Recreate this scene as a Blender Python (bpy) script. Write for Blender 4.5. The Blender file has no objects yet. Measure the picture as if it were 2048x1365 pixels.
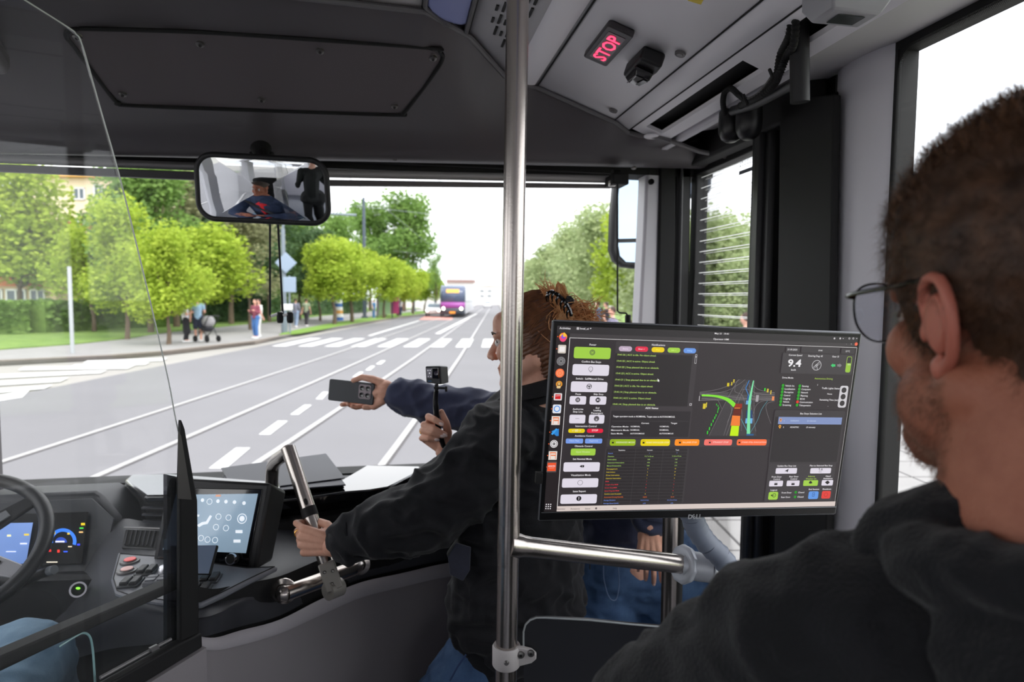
import bpy, bmesh, math, random
from mathutils import Vector as V, Matrix, noise
from mathutils.bvhtree import BVHTree
random.seed(7)
sc = bpy.context.scene
COL = sc.collection
# ------------------------------------------------------------------ camera
# Bus frame: +Y is the bus's forward direction, x=0,y=0 the photographer, road at z=0.
F, CX, CY = 1250.0, 1024.0, 682.5
CAM = V((0, 0, 1.89))
_yaw, _pit, _rol = math.atan(234/F), math.atan(82.5/F), math.radians(.4)
FW = V((math.sin(_yaw)*math.cos(_pit), math.cos(_yaw)*math.cos(_pit), -math.sin(_pit)))
_r0 = FW.cross(V((0, 0, 1))).normalized(); _u0 = _r0.cross(FW)
RT = _r0*math.cos(_rol)+_u0*math.sin(_rol); UP = _u0*math.cos(_rol)-_r0*math.sin(_rol)
cd = bpy.data.cameras.new('camera'); cam = bpy.data.objects.new('camera', cd); COL.objects.link(cam)
cd.sensor_width = 36; cd.lens = F/2048*36; cd.clip_start = .02; cd.clip_end = 2000
m = Matrix((RT, UP, -FW)).transposed().to_4x4(); m.translation = CAM; cam.matrix_world = m
cd.dof.use_dof = True; cd.dof.focus_distance = 1.12; cd.dof.aperture_fstop = 4.5
sc.camera = cam
# ------------------------------------------------------------------ sky and exposure
w = bpy.data.worlds.new('sky'); sc.world = w; w.use_nodes = True
nt = w.node_tree; nt.nodes.clear()
def N(nt, t, **k):
    n = nt.nodes.new(t)
    for a, b in k.items():
        if a.startswith('i_'): n.inputs[int(a[2:])].default_value = b
        else: setattr(n, a, b)
    return n
tc = N(nt, 'ShaderNodeTexCoord'); mp = N(nt, 'ShaderNodeMapping'); mp.inputs['Scale'].default_value = (1, 1, 3)
no = N(nt, 'ShaderNodeTexNoise'); no.inputs['Scale'].default_value = 2.2; no.inputs['Detail'].default_value = 5
rp = N(nt, 'ShaderNodeValToRGB'); rp.color_ramp.elements[0].position = .32; rp.color_ramp.elements[1].position = .7
rp.color_ramp.elements[0].color = (.84, .88, .95, 1); rp.color_ramp.elements[1].color = (1.0, 1.0, 1.0, 1)
bg = N(nt, 'ShaderNodeBackground'); bg.inputs['Strength'].default_value = 2.25
ow = N(nt, 'ShaderNodeOutputWorld')
L = nt.links.new
L(tc.outputs['Generated'], mp.inputs[0]); L(mp.outputs[0], no.inputs['Vector']); L(no.outputs['Fac'], rp.inputs[0])
L(rp.outputs[0], bg.inputs['Color']); L(bg.outputs[0], ow.inputs[0])
sl = bpy.data.lights.new('hazy_sun', 'SUN'); sl.energy = 2.2; sl.angle = math.radians(30); sl.color = (1, .97, .92)
so = bpy.data.objects.new('hazy_sun', sl); COL.objects.link(so); so.rotation_euler = (math.radians(28), math.radians(22), 0)
sc.view_settings.view_transform = 'Standard'; sc.view_settings.look = 'None'
sc.view_settings.exposure = 0.27; sc.view_settings.gamma = 1; sc.view_settings.use_curve_mapping = False
sc.cycles.max_bounces = 10; sc.cycles.diffuse_bounces = 5; sc.cycles.glossy_bounces = 5; sc.cycles.transparent_max_bounces = 16
sc.cycles.sample_clamp_indirect = 6
sc.cycles.use_denoising = True
# ------------------------------------------------------------------ pixel helpers (photo pixel -> point on a real plane)
def ray(px, py): return FW*F+RT*(px-CX)+UP*(CY-py)
def on(ax, px, py, v):
    r = ray(px, py); return CAM+r*((v-CAM[ax])/r[ax])
def X(px, py, v): return on(0, px, py, v)
def Y(px, py, v): return on(1, px, py, v)
def Z(px, py, v): return on(2, px, py, v)
def D(px, py, d): return CAM+ray(px, py)*(d/F)
def PL(px, py, p, n):
    r = ray(px, py); return CAM+r*((p-CAM).dot(n)/r.dot(n))
# ------------------------------------------------------------------ materials
def lin(c):
    return tuple((x/255/12.92 if x/255 <= .04045 else ((x/255+.055)/1.055)**2.4) for x in c)
MATS = {}
def mat(name, col, rough=.6, metal=0., var=0., vscale=8., bump=0., bscale=60., spec=.5, coat=0., col2=None, emit=None, es=1., sheen=0., trans=0., aniso=0., obj_var=0.):
    if name in MATS: return MATS[name]
    m = bpy.data.materials.new(name); m.use_nodes = True; nt = m.node_tree; b = nt.nodes['Principled BSDF']; L = nt.links.new
    c = lin(col); b.inputs['Base Color'].default_value = (*c, 1)
    b.inputs['Roughness'].default_value = rough; b.inputs['Metallic'].default_value = metal
    b.inputs['Specular IOR Level'].default_value = spec; b.inputs['Coat Weight'].default_value = coat
    if sheen: b.inputs['Sheen Weight'].default_value = sheen; b.inputs['Sheen Roughness'].default_value = .5
    if aniso: b.inputs['Anisotropic'].default_value = aniso
    t = N(nt, 'ShaderNodeTexCoord')
    if var or col2:
        n = N(nt, 'ShaderNodeTexNoise'); n.inputs['Scale'].default_value = vscale; n.inputs['Detail'].default_value = 6; n.inputs['Roughness'].default_value = .65
        r = N(nt, 'ShaderNodeValToRGB'); r.color_ramp.elements[0].position = .3; r.color_ramp.elements[1].position = .7
        c2 = lin(col2) if col2 else tuple(x*(1+var) for x in c); c1 = c if col2 else tuple(x*(1-var) for x in c)
        r.color_ramp.elements[0].color = (*c1, 1); r.color_ramp.elements[1].color = (*c2, 1)
        L(t.outputs['Object'], n.inputs['Vector']); L(n.outputs['Fac'], r.inputs[0]); L(r.outputs[0], b.inputs['Base Color'])
    if bump:
        n = N(nt, 'ShaderNodeTexNoise'); n.inputs['Scale'].default_value = bscale; n.inputs['Detail'].default_value = 4
        bp = N(nt, 'ShaderNodeBump'); bp.inputs['Strength'].default_value = bump; bp.inputs['Distance'].default_value = .01
        L(t.outputs['Object'], n.inputs['Vector']); L(n.outputs['Fac'], bp.inputs['Height']); L(bp.outputs[0], b.inputs['Normal'])
    if emit: b.inputs['Emission Color'].default_value = (*lin(emit), 1); b.inputs['Emission Strength'].default_value = es
    if trans:
        o = nt.nodes['Material Output']; tl = N(nt, 'ShaderNodeBsdfTranslucent'); mx = N(nt, 'ShaderNodeMixShader'); mx.inputs[0].default_value = trans
        src = b.inputs['Base Color'].links
        if src: L(src[0].from_socket, tl.inputs[0])
        else: tl.inputs[0].default_value = (*c, 1)
        L(b.outputs[0], mx.inputs[1]); L(tl.outputs[0], mx.inputs[2]); L(mx.outputs[0], o.inputs[0])
    MATS[name] = m; return m
def glass(name, tint=(255, 255, 255), refl=.06, haze=0., hazecol=(220, 225, 225), rough=.02):
    if name in MATS: return MATS[name]
    m = bpy.data.materials.new(name); m.use_nodes = True; nt = m.node_tree; nt.nodes.clear(); L = nt.links.new
    o = N(nt, 'ShaderNodeOutputMaterial'); tr = N(nt, 'ShaderNodeBsdfTransparent'); tr.inputs[0].default_value = (*lin(tint), 1)
    gl = N(nt, 'ShaderNodeBsdfGlossy'); gl.inputs['Roughness'].default_value = rough
    fr = N(nt, 'ShaderNodeLayerWeight'); fr.inputs['Blend'].default_value = .12
    mu = N(nt, 'ShaderNodeMath', operation='MULTIPLY_ADD'); mu.inputs[1].default_value = .6; mu.inputs[2].default_value = refl
    L(fr.outputs['Fresnel'], mu.inputs[0]); mx = N(nt, 'ShaderNodeMixShader'); L(mu.outputs[0], mx.inputs[0])
    if haze:
        df = N(nt, 'ShaderNodeBsdfTranslucent'); df.inputs[0].default_value = (*lin(hazecol), 1)
        m2 = N(nt, 'ShaderNodeMixShader'); m2.inputs[0].default_value = haze
        L(tr.outputs[0], m2.inputs[1]); L(df.outputs[0], m2.inputs[2]); L(m2.outputs[0], mx.inputs[1])
    else: L(tr.outputs[0], mx.inputs[1])
    L(gl.outputs[0], mx.inputs[2]); L(mx.outputs[0], o.inputs[0])
    MATS[name] = m; return m
# ------------------------------------------------------------------ mesh builder
WL = {}
def perp(d):
    d = d.normalized(); a = V((0, 0, 1)) if abs(d.z) < .9 else V((1, 0, 0))
    x = d.cross(a).normalized(); return x, d.cross(x).normalized()
def catmull(P, n=6):
    P = [V(p) for p in P]; out = []
    for i in range(len(P)-1):
        p0 = P[max(i-1, 0)]; p1 = P[i]; p2 = P[i+1]; p3 = P[min(i+2, len(P)-1)]
        for k in range(n):
            t = k/n; out.append(.5*((2*p1)+(p2-p0)*t+(2*p0-5*p1+4*p2-p3)*t*t+(3*p1-p0-3*p2+p3)*t**3))
    out.append(P[-1]); return out
class MB:
    def __init__(s): s.v = []; s.f = []
    def add(s, vs, fs):
        b = len(s.v); s.v += [V(v) for v in vs]; s.f += [tuple(i+b for i in f) for f in fs]; return s
    def box(s, c, size, R=None):
        c = V(c); hx, hy, hz = [x/2 for x in size]
        vs = [V((x*hx, y*hy, z*hz)) for x in (-1, 1) for y in (-1, 1) for z in (-1, 1)]
        if R: vs = [R @ v for v in vs]
        return s.add([c+v for v in vs], [(0, 1, 3, 2), (4, 6, 7, 5), (0, 4, 5, 1), (2, 3, 7, 6), (0, 2, 6, 4), (1, 5, 7, 3)])
    def bb(s, a, b):
        a = V(a); b = V(b); return s.box((a+b)/2, [abs(x) for x in (b-a)])
    def prism(s, poly, vec):
        n = len(poly); p = [V(q) for q in poly]; vec = V(vec); q = [a+vec for a in p]
        return s.add(p+q, [tuple(range(n-1, -1, -1)), tuple(range(n, 2*n))]+[(i, (i+1) % n, n+(i+1) % n, n+i) for i in range(n)])
    def tube(s, P, r, seg=14, caps=True, closed=False, flat=None):
        P = [V(p) for p in P]; n = len(P); rs = r if isinstance(r, (list, tuple)) else [r]*n
        x = None; rings = []
        for i in range(n):
            if closed: t = P[(i+1) % n]-P[i-1]
            else: t = P[min(i+1, n-1)]-P[max(i-1, 0)]
            t = t.normalized()
            if x is None: x, y = perp(t)
            else:
                x = (x-t*x.dot(t)).normalized()
            y = t.cross(x)
            ring = []
            for k in range(seg):
                a = 2*math.pi*k/seg
                ring.append(P[i]+x*math.cos(a)*rs[i]+y*math.sin(a)*rs[i]*(flat or 1))
            rings.append(ring)
        vs = [q for R_ in rings for q in R_]; fs = []
        for i in range(n if closed else n-1):
            j = (i+1) % n
            for k in range(seg): k2 = (k+1) % seg; fs.append((i*seg+k, i*seg+k2, j*seg+k2, j*seg+k))
        if caps and not closed: fs += [tuple(range(seg-1, -1, -1)), tuple((n-1)*seg+k for k in range(seg))]
        return s.add(vs, fs)
    def cyl(s, a, b, r, seg=20, r2=None): return s.tube([a, b], [r, r if r2 is None else r2], seg)
    def ell(s, c, r, R=None, seg=16, rings=10):
        c = V(c); r = r if isinstance(r, (tuple, list)) else (r, r, r); vs = []; fs = []
        for i in range(rings+1):
            th = math.pi*i/rings
            for k in range(seg):
                a = 2*math.pi*k/seg; v = V((r[0]*math.sin(th)*math.cos(a), r[1]*math.sin(th)*math.sin(a), r[2]*math.cos(th)))
                vs.append(c+(R @ v if R else v))
        for i in range(rings):
            for k in range(seg): k2 = (k+1) % seg; fs.append((i*seg+k, (i+1)*seg+k, (i+1)*seg+k2, i*seg+k2))
        return s.add(vs, fs)
    def cap(s, a, b, ra, rb, seg=12):   # tapered capsule
        a = V(a); b = V(b); d = b-a; n = 5
        if d.length < 1e-5: return s.ell(a, ra, None, seg, 8)
        t = d.normalized(); P = []; R = []
        for i in range(n): q = -math.pi/2+math.pi/2*i/n+.12*(i == 0); P.append(a+t*ra*math.sin(q)); R.append(ra*math.cos(q))
        P.append(a); R.append(ra); P.append(b); R.append(rb)
        for i in range(1, n+1): q = math.pi/2*i/n-.12*(i == n); P.append(b+t*rb*math.sin(q)); R.append(rb*math.cos(q))
        return s.tube(P, R, seg)
    def chain(s, P, R, seg=12):
        for i in range(len(P)-1): s.cap(P[i], P[i+1], R[i], R[i+1], seg)
        return s
    def lathe(s, prof, o, ax, seg=24):
        o = V(o); ax = V(ax).normalized(); x, y = perp(ax); vs = []; fs = []
        for r, h in prof:
            for k in range(seg):
                a = 2*math.pi*k/seg; vs.append(o+ax*h+(x*math.cos(a)+y*math.sin(a))*max(r, 1e-5))
        for i in range(len(prof)-1):
            for k in range(seg): k2 = (k+1) % seg; fs.append((i*seg+k, i*seg+k2, (i+1)*seg+k2, (i+1)*seg+k))
        return s.add(vs, fs)
    def grid(s, rows, thick=None):
        n = len(rows[0]); vs = [p for r in rows for p in r]; fs = []
        for i in range(len(rows)-1):
            for k in range(n-1): fs.append((i*n+k, i*n+k+1, (i+1)*n+k+1, (i+1)*n+k))
        return s.add(vs, fs)
    def build(s, name, m, parent=None, smooth=40, bevel=0, bseg=2, solid=0, solid_off=-1, subd=0, **k):
        me = bpy.data.meshes.new(name)
        o = bpy.data.objects.new(name, me); COL.objects.link(o)
        vs = s.v; off = V((0, 0, 0))
        if parent is None and vs and not k.get('keep'):
            lo = V([min(v[i] for v in vs) for i in range(3)]); hi = V([max(v[i] for v in vs) for i in range(3)])
            off = V(((lo.x+hi.x)/2, (lo.y+hi.y)/2, lo.z)); vs = [v-off for v in vs]
        me.from_pydata([tuple(v) for v in vs], [], s.f); me.update()
        if not k.get('noweld'):
            bm = bmesh.new(); bm.from_mesh(me); bmesh.ops.remove_doubles(bm, verts=bm.verts, dist=1e-6)
            if k.get('recalc', True): bmesh.ops.recalc_face_normals(bm, faces=bm.faces)
            bm.to_mesh(me); bm.free()
        o.location = off; WL[o] = off.copy()
        if parent is not None: setpar(o, parent)
        if m: me.materials.append(m)
        if smooth:
            for p in me.polygons: p.use_smooth = True
            if smooth < 180: me.set_sharp_from_angle(angle=math.radians(smooth))
        if solid: md = o.modifiers.new('solid', 'SOLIDIFY'); md.thickness = solid; md.offset = solid_off
        if bevel:
            md = o.modifiers.new('bevel', 'BEVEL'); md.width = bevel; md.segments = bseg; md.limit_method = 'ANGLE'; md.angle_limit = math.radians(35)
            for p in me.polygons: p.use_smooth = True
            md.harden_normals = False
        if subd: md = o.modifiers.new('subd', 'SUBSURF'); md.levels = subd; md.render_levels = subd
        if k.get('kind'): o['kind'] = k['kind']
        if k.get('label'): o['label'] = k['label']
        if k.get('cat'): o['category'] = k['cat']
        if k.get('group'): o['group'] = k['group']
        return o
def setpar(o, parent):
    o.parent = parent; pw = WL[parent]
    o.matrix_parent_inverse = Matrix.Translation(-pw)
def thing(name, loc, label, cat, group=None):
    o = bpy.data.objects.new(name, None); COL.objects.link(o); o.location = V(loc); WL[o] = V(loc); o.empty_display_size = .1
    o['label'] = label; o['category'] = cat
    if group: o['group'] = group
    return o
def dup(o, loc=None, rz=None, parent=None, label=None, scale=None):
    c = o.copy(); COL.objects.link(c)
    if parent is not None: c.parent = parent
    for ch in o.children: dup(ch, parent=c)
    if loc is not None: c.location = V(loc)
    if rz is not None: c.rotation_euler.z = rz
    if scale is not None: c.scale = scale
    if label: c['label'] = label
    WL[c] = V(loc) if loc is not None else WL.get(o, V((0, 0, 0)))
    return c
def blob(mb, name, m, parent, voxel=.01, smooth=3, disp=0, dscale=10, disp2=0, dscale2=40, fn=None, **k):
    """union of overlapping solids -> one continuous skin"""
    me = bpy.data.meshes.new('t'); me.from_pydata([tuple(v) for v in mb.v], [], mb.f); me.update()
    bm = bmesh.new(); bm.from_mesh(me); bmesh.ops.remove_doubles(bm, verts=bm.verts, dist=1e-7)
    bmesh.ops.recalc_face_normals(bm, faces=bm.faces); bm.to_mesh(me); bm.free()
    t = bpy.data.objects.new('t', me); COL.objects.link(t)
    md = t.modifiers.new('r', 'REMESH'); md.mode = 'VOXEL'; md.voxel_size = voxel
    if smooth: ms = t.modifiers.new('s', 'SMOOTH'); ms.iterations = smooth; ms.factor = .5
    dg = bpy.context.evaluated_depsgraph_get()
    ev = bpy.data.meshes.new_from_object(t.evaluated_get(dg)); bpy.data.objects.remove(t)
    vs = [v.co.copy() for v in ev.vertices]; ns = [v.normal.copy() for v in ev.vertices]
    fs = [tuple(p.vertices) for p in ev.polygons]
    if disp or disp2 or fn:
        for i, v in enumerate(vs):
            a = 0
            if disp: a += disp*noise.noise(v*dscale)
            if disp2: a += disp2*(1-2*abs(noise.noise(v*dscale2+V((3, 7, 1)))))
            q = v+ns[i]*a
            if fn: q = fn(q, ns[i])
            vs[i] = q
    o = MB().add(vs, fs); bpy.data.meshes.remove(ev)
    return o.build(name, m, parent, smooth=180, noweld=True, **k)
def Rz(a): return Matrix.Rotation(a, 3, 'Z')
def basis(x, y, z): return Matrix((x, y, z)).transposed()
def rrect(w, h, r, n=5):
    out = []
    for cx, cy, a0 in ((w/2-r, h/2-r, 0), (-w/2+r, h/2-r, 90), (-w/2+r, -h/2+r, 180), (w/2-r, -h/2+r, 270)):
        for i in range(n+1):
            a = math.radians(a0+90*i/n); out.append((cx+r*math.cos(a), cy+r*math.sin(a)))
    return out
def text_geo(s, size=1., bold=0.):
    c = bpy.data.curves.new('t', 'FONT'); c.body = s; c.size = 1; c.resolution_u = 2; c.offset = bold
    o = bpy.data.objects.new('t', c); me = o.to_mesh()
    vs = [(v.co.x*size, v.co.y*size) for v in me.vertices]; fs = [tuple(p.vertices) for p in me.polygons]
    o.to_mesh_clear(); bpy.data.objects.remove(o); bpy.data.curves.remove(c)
    if not vs: return [], [], 0
    x0 = min(v[0] for v in vs); x1 = max(v[0] for v in vs)
    return [(v[0]-x0, v[1]) for v in vs], fs, x1-x0
# common materials
M_fasc = mat('grey_moulded_plastic', (86, 82, 85), .42, bump=.03, bscale=900, spec=.55)
M_white = mat('white_panel', (244, 242, 246), .5, spec=.3)
M_cgrey = mat('ceiling_grey_plastic', (190, 188, 190), .6)
M_blackp = mat('black_plastic', (26, 26, 28), .5, bump=.04, bscale=700)
M_black = mat('matt_black', (12, 12, 13), .7)
M_gloss = mat('gloss_black', (14, 14, 17), .07, coat=.6, spec=.6)
M_rub = mat('black_rubber', (18, 18, 19), .8)
M_steel = mat('brushed_stainless_steel', (190, 182, 176), .24, metal=1., bump=.02, bscale=300)
M_dgrey = mat('dark_grey_dash_plastic', (54, 55, 60), .48, bump=.05, bscale=900)
M_lgrey = mat('grey_lower_panel', (140, 135, 138), .6, bump=.05, bscale=700)
M_alu = mat('grey_aluminium', (120, 118, 118), .45, metal=.4)
M_glass = glass('clear_window_glass', refl=.015)
M_wglass = glass('windscreen_glass', (255, 255, 255), refl=.008)
M_plexi = glass('plexiglass', (254, 254, 254), refl=.02, haze=.012)
M_skin = mat('fair_skin', (205, 150, 128), .5, col2=(222, 172, 150), vscale=25, bump=.08, bscale=220, spec=.35)
M_navy = mat('navy_cotton', (50, 56, 82), .85, var=.15, vscale=30, bump=.12, bscale=500, sheen=.15)
M_jean = mat('blue_denim', (48, 76, 116), .85, col2=(78, 108, 146), vscale=14, bump=.15, bscale=600)
M_bolt = mat('bolt_metal', (120, 118, 116), .35, metal=.8)
# ================================================================== OUTSIDE
RD = ray(990, 600); RD = V((RD.x, RD.y, 0)).normalized(); RN = V((RD.y, -RD.x, 0))   # road direction, to its right
def RP(u, d, z=0): return RN*u+RD*d+V((0, 0, z))
def uv(px, py, z=0):
    p = Z(px, py, z); return p.dot(RN), p.dot(RD)
M_asph = mat('asphalt', (115, 114, 117), .9, var=.06, vscale=.35, bump=.3, bscale=40)
M_pave = mat('pale_paving', (142, 140, 139), .9, var=.08, vscale=2, bump=.2, bscale=30)
M_paint = mat('white_road_paint', (215, 215, 213), .8, var=.05, vscale=5)
M_kerb = mat('kerb_stone', (135, 126, 118), .9, var=.1)
M_grass = mat('grass_green', (84, 116, 48), .95, col2=(124, 150, 68), vscale=1.5, bump=.6, bscale=20)
M_rail = mat('tram_rail_steel', (175, 173, 173), .45, metal=.1)
M_groove = mat('rail_groove', (80, 77, 78), .8)
gb = MB(); gb.prism([RP(-9.2, -60), RP(9, -60), RP(9, 420), RP(-9.2, 420)], (0, 0, -.3)); gb.v = gb.v
road = gb.build('asphalt_road', M_asph, kind='structure', smooth=0)
gb = MB().prism([RP(-400, -100, -.02), RP(400, -100, -.02), RP(400, 900, -.02), RP(-400, 900, -.02)], (0, 0, -.5))
gb.build('ground', mat('far_ground', (150, 147, 142), .95, var=.2, vscale=.05), kind='structure', smooth=0)
# tram rails: two tracks
for cu, lab in ((-1.85, 'near pair of tram rails crossing under the bus front'), (-4.75, 'far pair of tram rails left of the dashed line')):
    t = thing('tram_track', RP(cu, 8), lab, 'rails', 'tram tracks')
    for s in (-.72, .72):
        P = []
        for d in (-5, 3, 8, 14, 20, 30, 60, 150, 400):
            bend = 0 if d > 25 else -.0009*(25-max(d, 0))**2*.5
            P.append(RP(cu+s+bend, d, .004))
        mb = MB(); mg = MB()
        for a, b in zip(P[:-1], P[1:]):
            mb.prism([a-RN*.04, a+RN*.04, b+RN*.04, b-RN*.04], (0, 0, .008))
            mg.prism([a+RN*.045, a+RN*.075, b+RN*.075, b+RN*.045], (0, 0, .003))
        r = mb.build('rail', M_rail, t, smooth=0); mg.build('rail_groove', M_groove, r, smooth=0)
def flat_quad(pts, z, name, m, parent=None, h=.006, **k):
    mb = MB().prism([Z(px, py, z) for px, py in pts], (0, 0, h)); return mb.build(name, m, parent, smooth=0, **k)
# crosswalk on the road
cw = thing('zebra_crossing', Z(750, 685, 0), 'white zebra crossing over the road ahead of the bus', 'road marking')
b0 = uv(560, 692); t0 = uv(600, 677)
for i in range(13):
    u0 = uv(553, 691)[0]+i*1.03
    mb = MB().prism([RP(u0, b0[1]-.3, .003), RP(u0+.55, b0[1]-.3, .003), RP(u0+.55, t0[1], .003), RP(u0, t0[1], .003)], (0, 0, .005))
    mb.build('stripe', M_paint, cw, smooth=0)
cw = thing('zebra_crossing', Z(150, 750, 0), 'white zebra crossing at the left edge seen through the plexiglass', 'road marking')
for q in ([(165, 727), (175, 722), (335, 717), (325, 722)], [(36, 741), (48, 735), (270, 731), (255, 738)], [(140, 735), (150, 730), (300, 725), (290, 730)],
          [(-60, 760), (-60, 752), (215, 741), (200, 747)], [(-60, 775), (-60, 767), (137, 756), (120, 764)], [(-60, 792), (-60, 783), (105, 771), (88, 778)],
          [(-60, 812), (-60, 802), (60, 780), (45, 795)]):
    flat_quad(q, .003, 'stripe', M_paint, cw)
dl = thing('lane_dashes', Z(600, 820, 0), 'row of white lane dashes between the tram tracks', 'road marking')
for q in (((418, 938), (452, 938), (500, 897), (472, 897)), ((518, 870), (540, 870), (575, 843), (556, 843)), ((581, 830), (597, 830), (623, 811), (609, 811)), ((632, 799), (645, 799), (657, 785), (646, 785)),
          ((705, 755), (714, 755), (727, 745), (719, 745)), ((731, 741), (740, 741), (750, 733), (742, 733)), ((752, 729), (762, 729), (771, 722), (763, 722))):
    flat_quad(q, .003, 'dash', M_paint, dl)
for q in (((735, 672), (742, 672), (840, 642), (836, 642)), ((870, 668), (880, 668), (955, 628), (950, 628))):
    flat_quad(q, .003, 'stripe', M_paint, dl)
flat_quad([(838, 640), (905, 640), (905, 633), (850, 633)], .002, 'bus_lane_marking', mat('red_lane_paint', (200, 140, 130), .9), label='red painted strip of bus lane under the distant tram', cat='road marking')
# left pavement, kerb, lawns
KER = [(-120, 738), (0, 731), (225, 719), (334, 710), (510, 689), (577, 675), (700, 654), (794, 637), (857, 631), (905, 624)]
kp = [Z(x, y, .0) for x, y in KER]
mb = MB()
outer = [p-RN*60 for p in kp]
mb.prism(kp+outer[::-1], (0, 0, .11)); side = mb.build('left_pavement', M_pave, kind='structure', smooth=0)
mb = MB()
for a, b in zip(kp[:-1], kp[1:]): mb.prism([a, b, b-RN*.18, a-RN*.18], (0, 0, .14))
mb.build('kerb', M_kerb, kind='structure', smooth=0)
GR = [(-120, 708), (0, 701), (150, 690), (250, 679), (334, 666), (440, 655), (560, 643), (650, 632), (760, 622), (850, 617)]
g = [Z(x, y, .1) for x, y in GR]
MB().prism(g+[p-RN*80 for p in g][::-1], (0, 0, .05)).build('lawn', M_grass, kind='stuff', label='green lawn behind the left pavement', cat='lawn', smooth=0)
g = [Z(x, y, .11) for x, y in ((558, 672), (600, 668), (700, 650), (800, 634), (860, 626), (880, 621), (850, 622), (760, 632), (680, 645), (600, 660), (565, 668))]
MB().prism(g, (0, 0, .05)).build('grass_verge', mat('bright_grass', (108, 142, 52), .95, bump=.5, bscale=20), kind='stuff', label='narrow bright grass verge beside the kerb under the street trees', cat='lawn', smooth=0)
# right pavement with slabs (parts) where they show through the door
rp_ = thing('slab_pavement', RP(2.2, 5), 'pale slab pavement beside the door, thin diagonal joints', 'pavement')
MB().prism([RP(1.15, -20, .02), RP(9.5, -20, .02), RP(9.5, 300, .02), RP(1.15, 300, .02)], (0, 0, .10)).build('bed', mat('slab_joint', (105, 100, 95), .9), rp_, smooth=0)
sm = None
for i in range(20):
    for j in range(14):
        c = RP(1.45+.6*j, 1.5+.6*i, .12)
        if sm is None:
            mb = MB().box((0, 0, .02), (.575, .575, .04)); sm = mb.build('slab', M_pave, rp_, smooth=0)
            mesh = sm.data; R0 = math.atan2(RD.y, RD.x)-math.pi/2+math.radians(38)*0
            o = sm
        else:
            o = bpy.data.objects.new('slab', mesh); COL.objects.link(o); setpar(o, rp_)
        o.location = c; o.rotation_euler.z = R0; WL[o] = c
MB().prism([RP(1.45+8.4, -20, .121), RP(30, -20, .121), RP(30, 300, .121), RP(1.45+8.4, 300, .121)], (0, 0, .04)).build('lawn', M_grass, kind='stuff', label='green strip beyond the slab pavement on the right', cat='lawn', smooth=0)
MB().prism([RP(1.15, 13.5, .121), RP(9.9, 13.5, .121), RP(9.9, 300, .121), RP(1.15, 300, .121)], (0, 0, .03)).build('right_pavement', M_pave, kind='structure', smooth=0)
# ---------------------------------------------------------------- trees
def leafmat(name, c1, c2, tr=.35): return mat(name, c1, .7, col2=c2, vscale=.9, trans=tr, spec=.2)
L1 = leafmat('bright_leaves', (132, 160, 44), (188, 204, 82))
L2 = leafmat('green_leaves', (92, 126, 62), (146, 176, 94))
L3 = leafmat('dark_leaves', (62, 90, 60), (108, 134, 88))
L4 = leafmat('pale_leaves', (148, 168, 116), (188, 198, 150))
L5 = leafmat('brown_green_leaves', (120, 124, 92), (162, 162, 120))
M_bark = mat('bark', (105, 90, 75), .9, var=.25, vscale=6, bump=.5, bscale=30)
TREE = {}
def tree_proto(kind, seed, h, w, trunk, nblob, nleaf, ls, lm, flat=.75, droop=0.):
    rnd = random.Random(seed)
    t = thing('street_tree', (0, 0, 0), 'tree', 'tree')
    mb = MB(); top = V((rnd.uniform(-.2, .2), rnd.uniform(-.2, .2), trunk))
    mb.tube(catmull([(0, 0, -.1), (rnd.uniform(-.1, .1), 0, trunk*.5), top, top+V((0, 0, (h-trunk)*.6))], 4), [.16*w/5*(1-.06*i) for i in range(13)], 8)
    bl = []
    for i in range(nblob):
        a = rnd.uniform(0, 6.28); r = w/2*math.sqrt(rnd.random())*.8; zz = trunk+(h-trunk)*rnd.uniform(.12, .9)
        k = 1-abs((zz-trunk)/(h-trunk)-.4)*.9; c = V((math.cos(a)*r*k, math.sin(a)*r*k, zz)); bl.append((c, rnd.uniform(.16, .28)*w))
        if i < 9: mb.tube([top, (top+c)/2+V((0, 0, .1*w/5)), c], [.06*w/5, .04*w/5, .015], 5)
    mb.build('trunk', M_bark, t)
    vs = []; fs = []
    for i in range(nleaf):
        c, r = rnd.choice(bl); d = V((rnd.gauss(0, 1), rnd.gauss(0, 1), rnd.gauss(0, 1))).normalized()*r*rnd.random()**.45; d.z *= flat
        p = c+d
        if droop: p.z -= abs(rnd.gauss(0, 1))*droop
        if p.z < trunk*.6: continue
        n = V((rnd.gauss(0, 1), rnd.gauss(0, 1), rnd.gauss(0, 1)+.6)).normalized(); x, y = perp(n); s = ls*rnd.uniform(.6, 1.4); b = len(vs)
        vs += [p-x*s, p-y*s*.55, p+x*s, p+y*s*.55]; fs.append((b, b+1, b+2, b+3))
    MB().add(vs, fs).build('foliage', lm, t, smooth=0, noweld=True)
    TREE[kind] = (t, h, [0]); return t
tree_proto('round', 1, 6.2, 5.2, 2.0, 22, 9000, .13, L1)
tree_proto('round2', 2, 6.2, 5.6, 1.9, 20, 9000, .13, L1)
tree_proto('green', 3, 11, 7.5, 2.4, 34, 13000, .17, L2)
tree_proto('dark', 4, 12, 7.0, 2.6, 36, 13000, .18, L3)
tree_proto('brown', 5, 11, 6.5, 2.6, 34, 7000, .15, L5)
tree_proto('pale', 6, 10, 8.0, 1.8, 34, 12000, .16, L4, droop=.5)
tree_proto('sparse', 8, 12, 7, 3.2, 20, 3500, .14, L2)
tree_proto('lime', 9, 9, 7.5, 2.0, 28, 11000, .16, L1)
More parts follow.
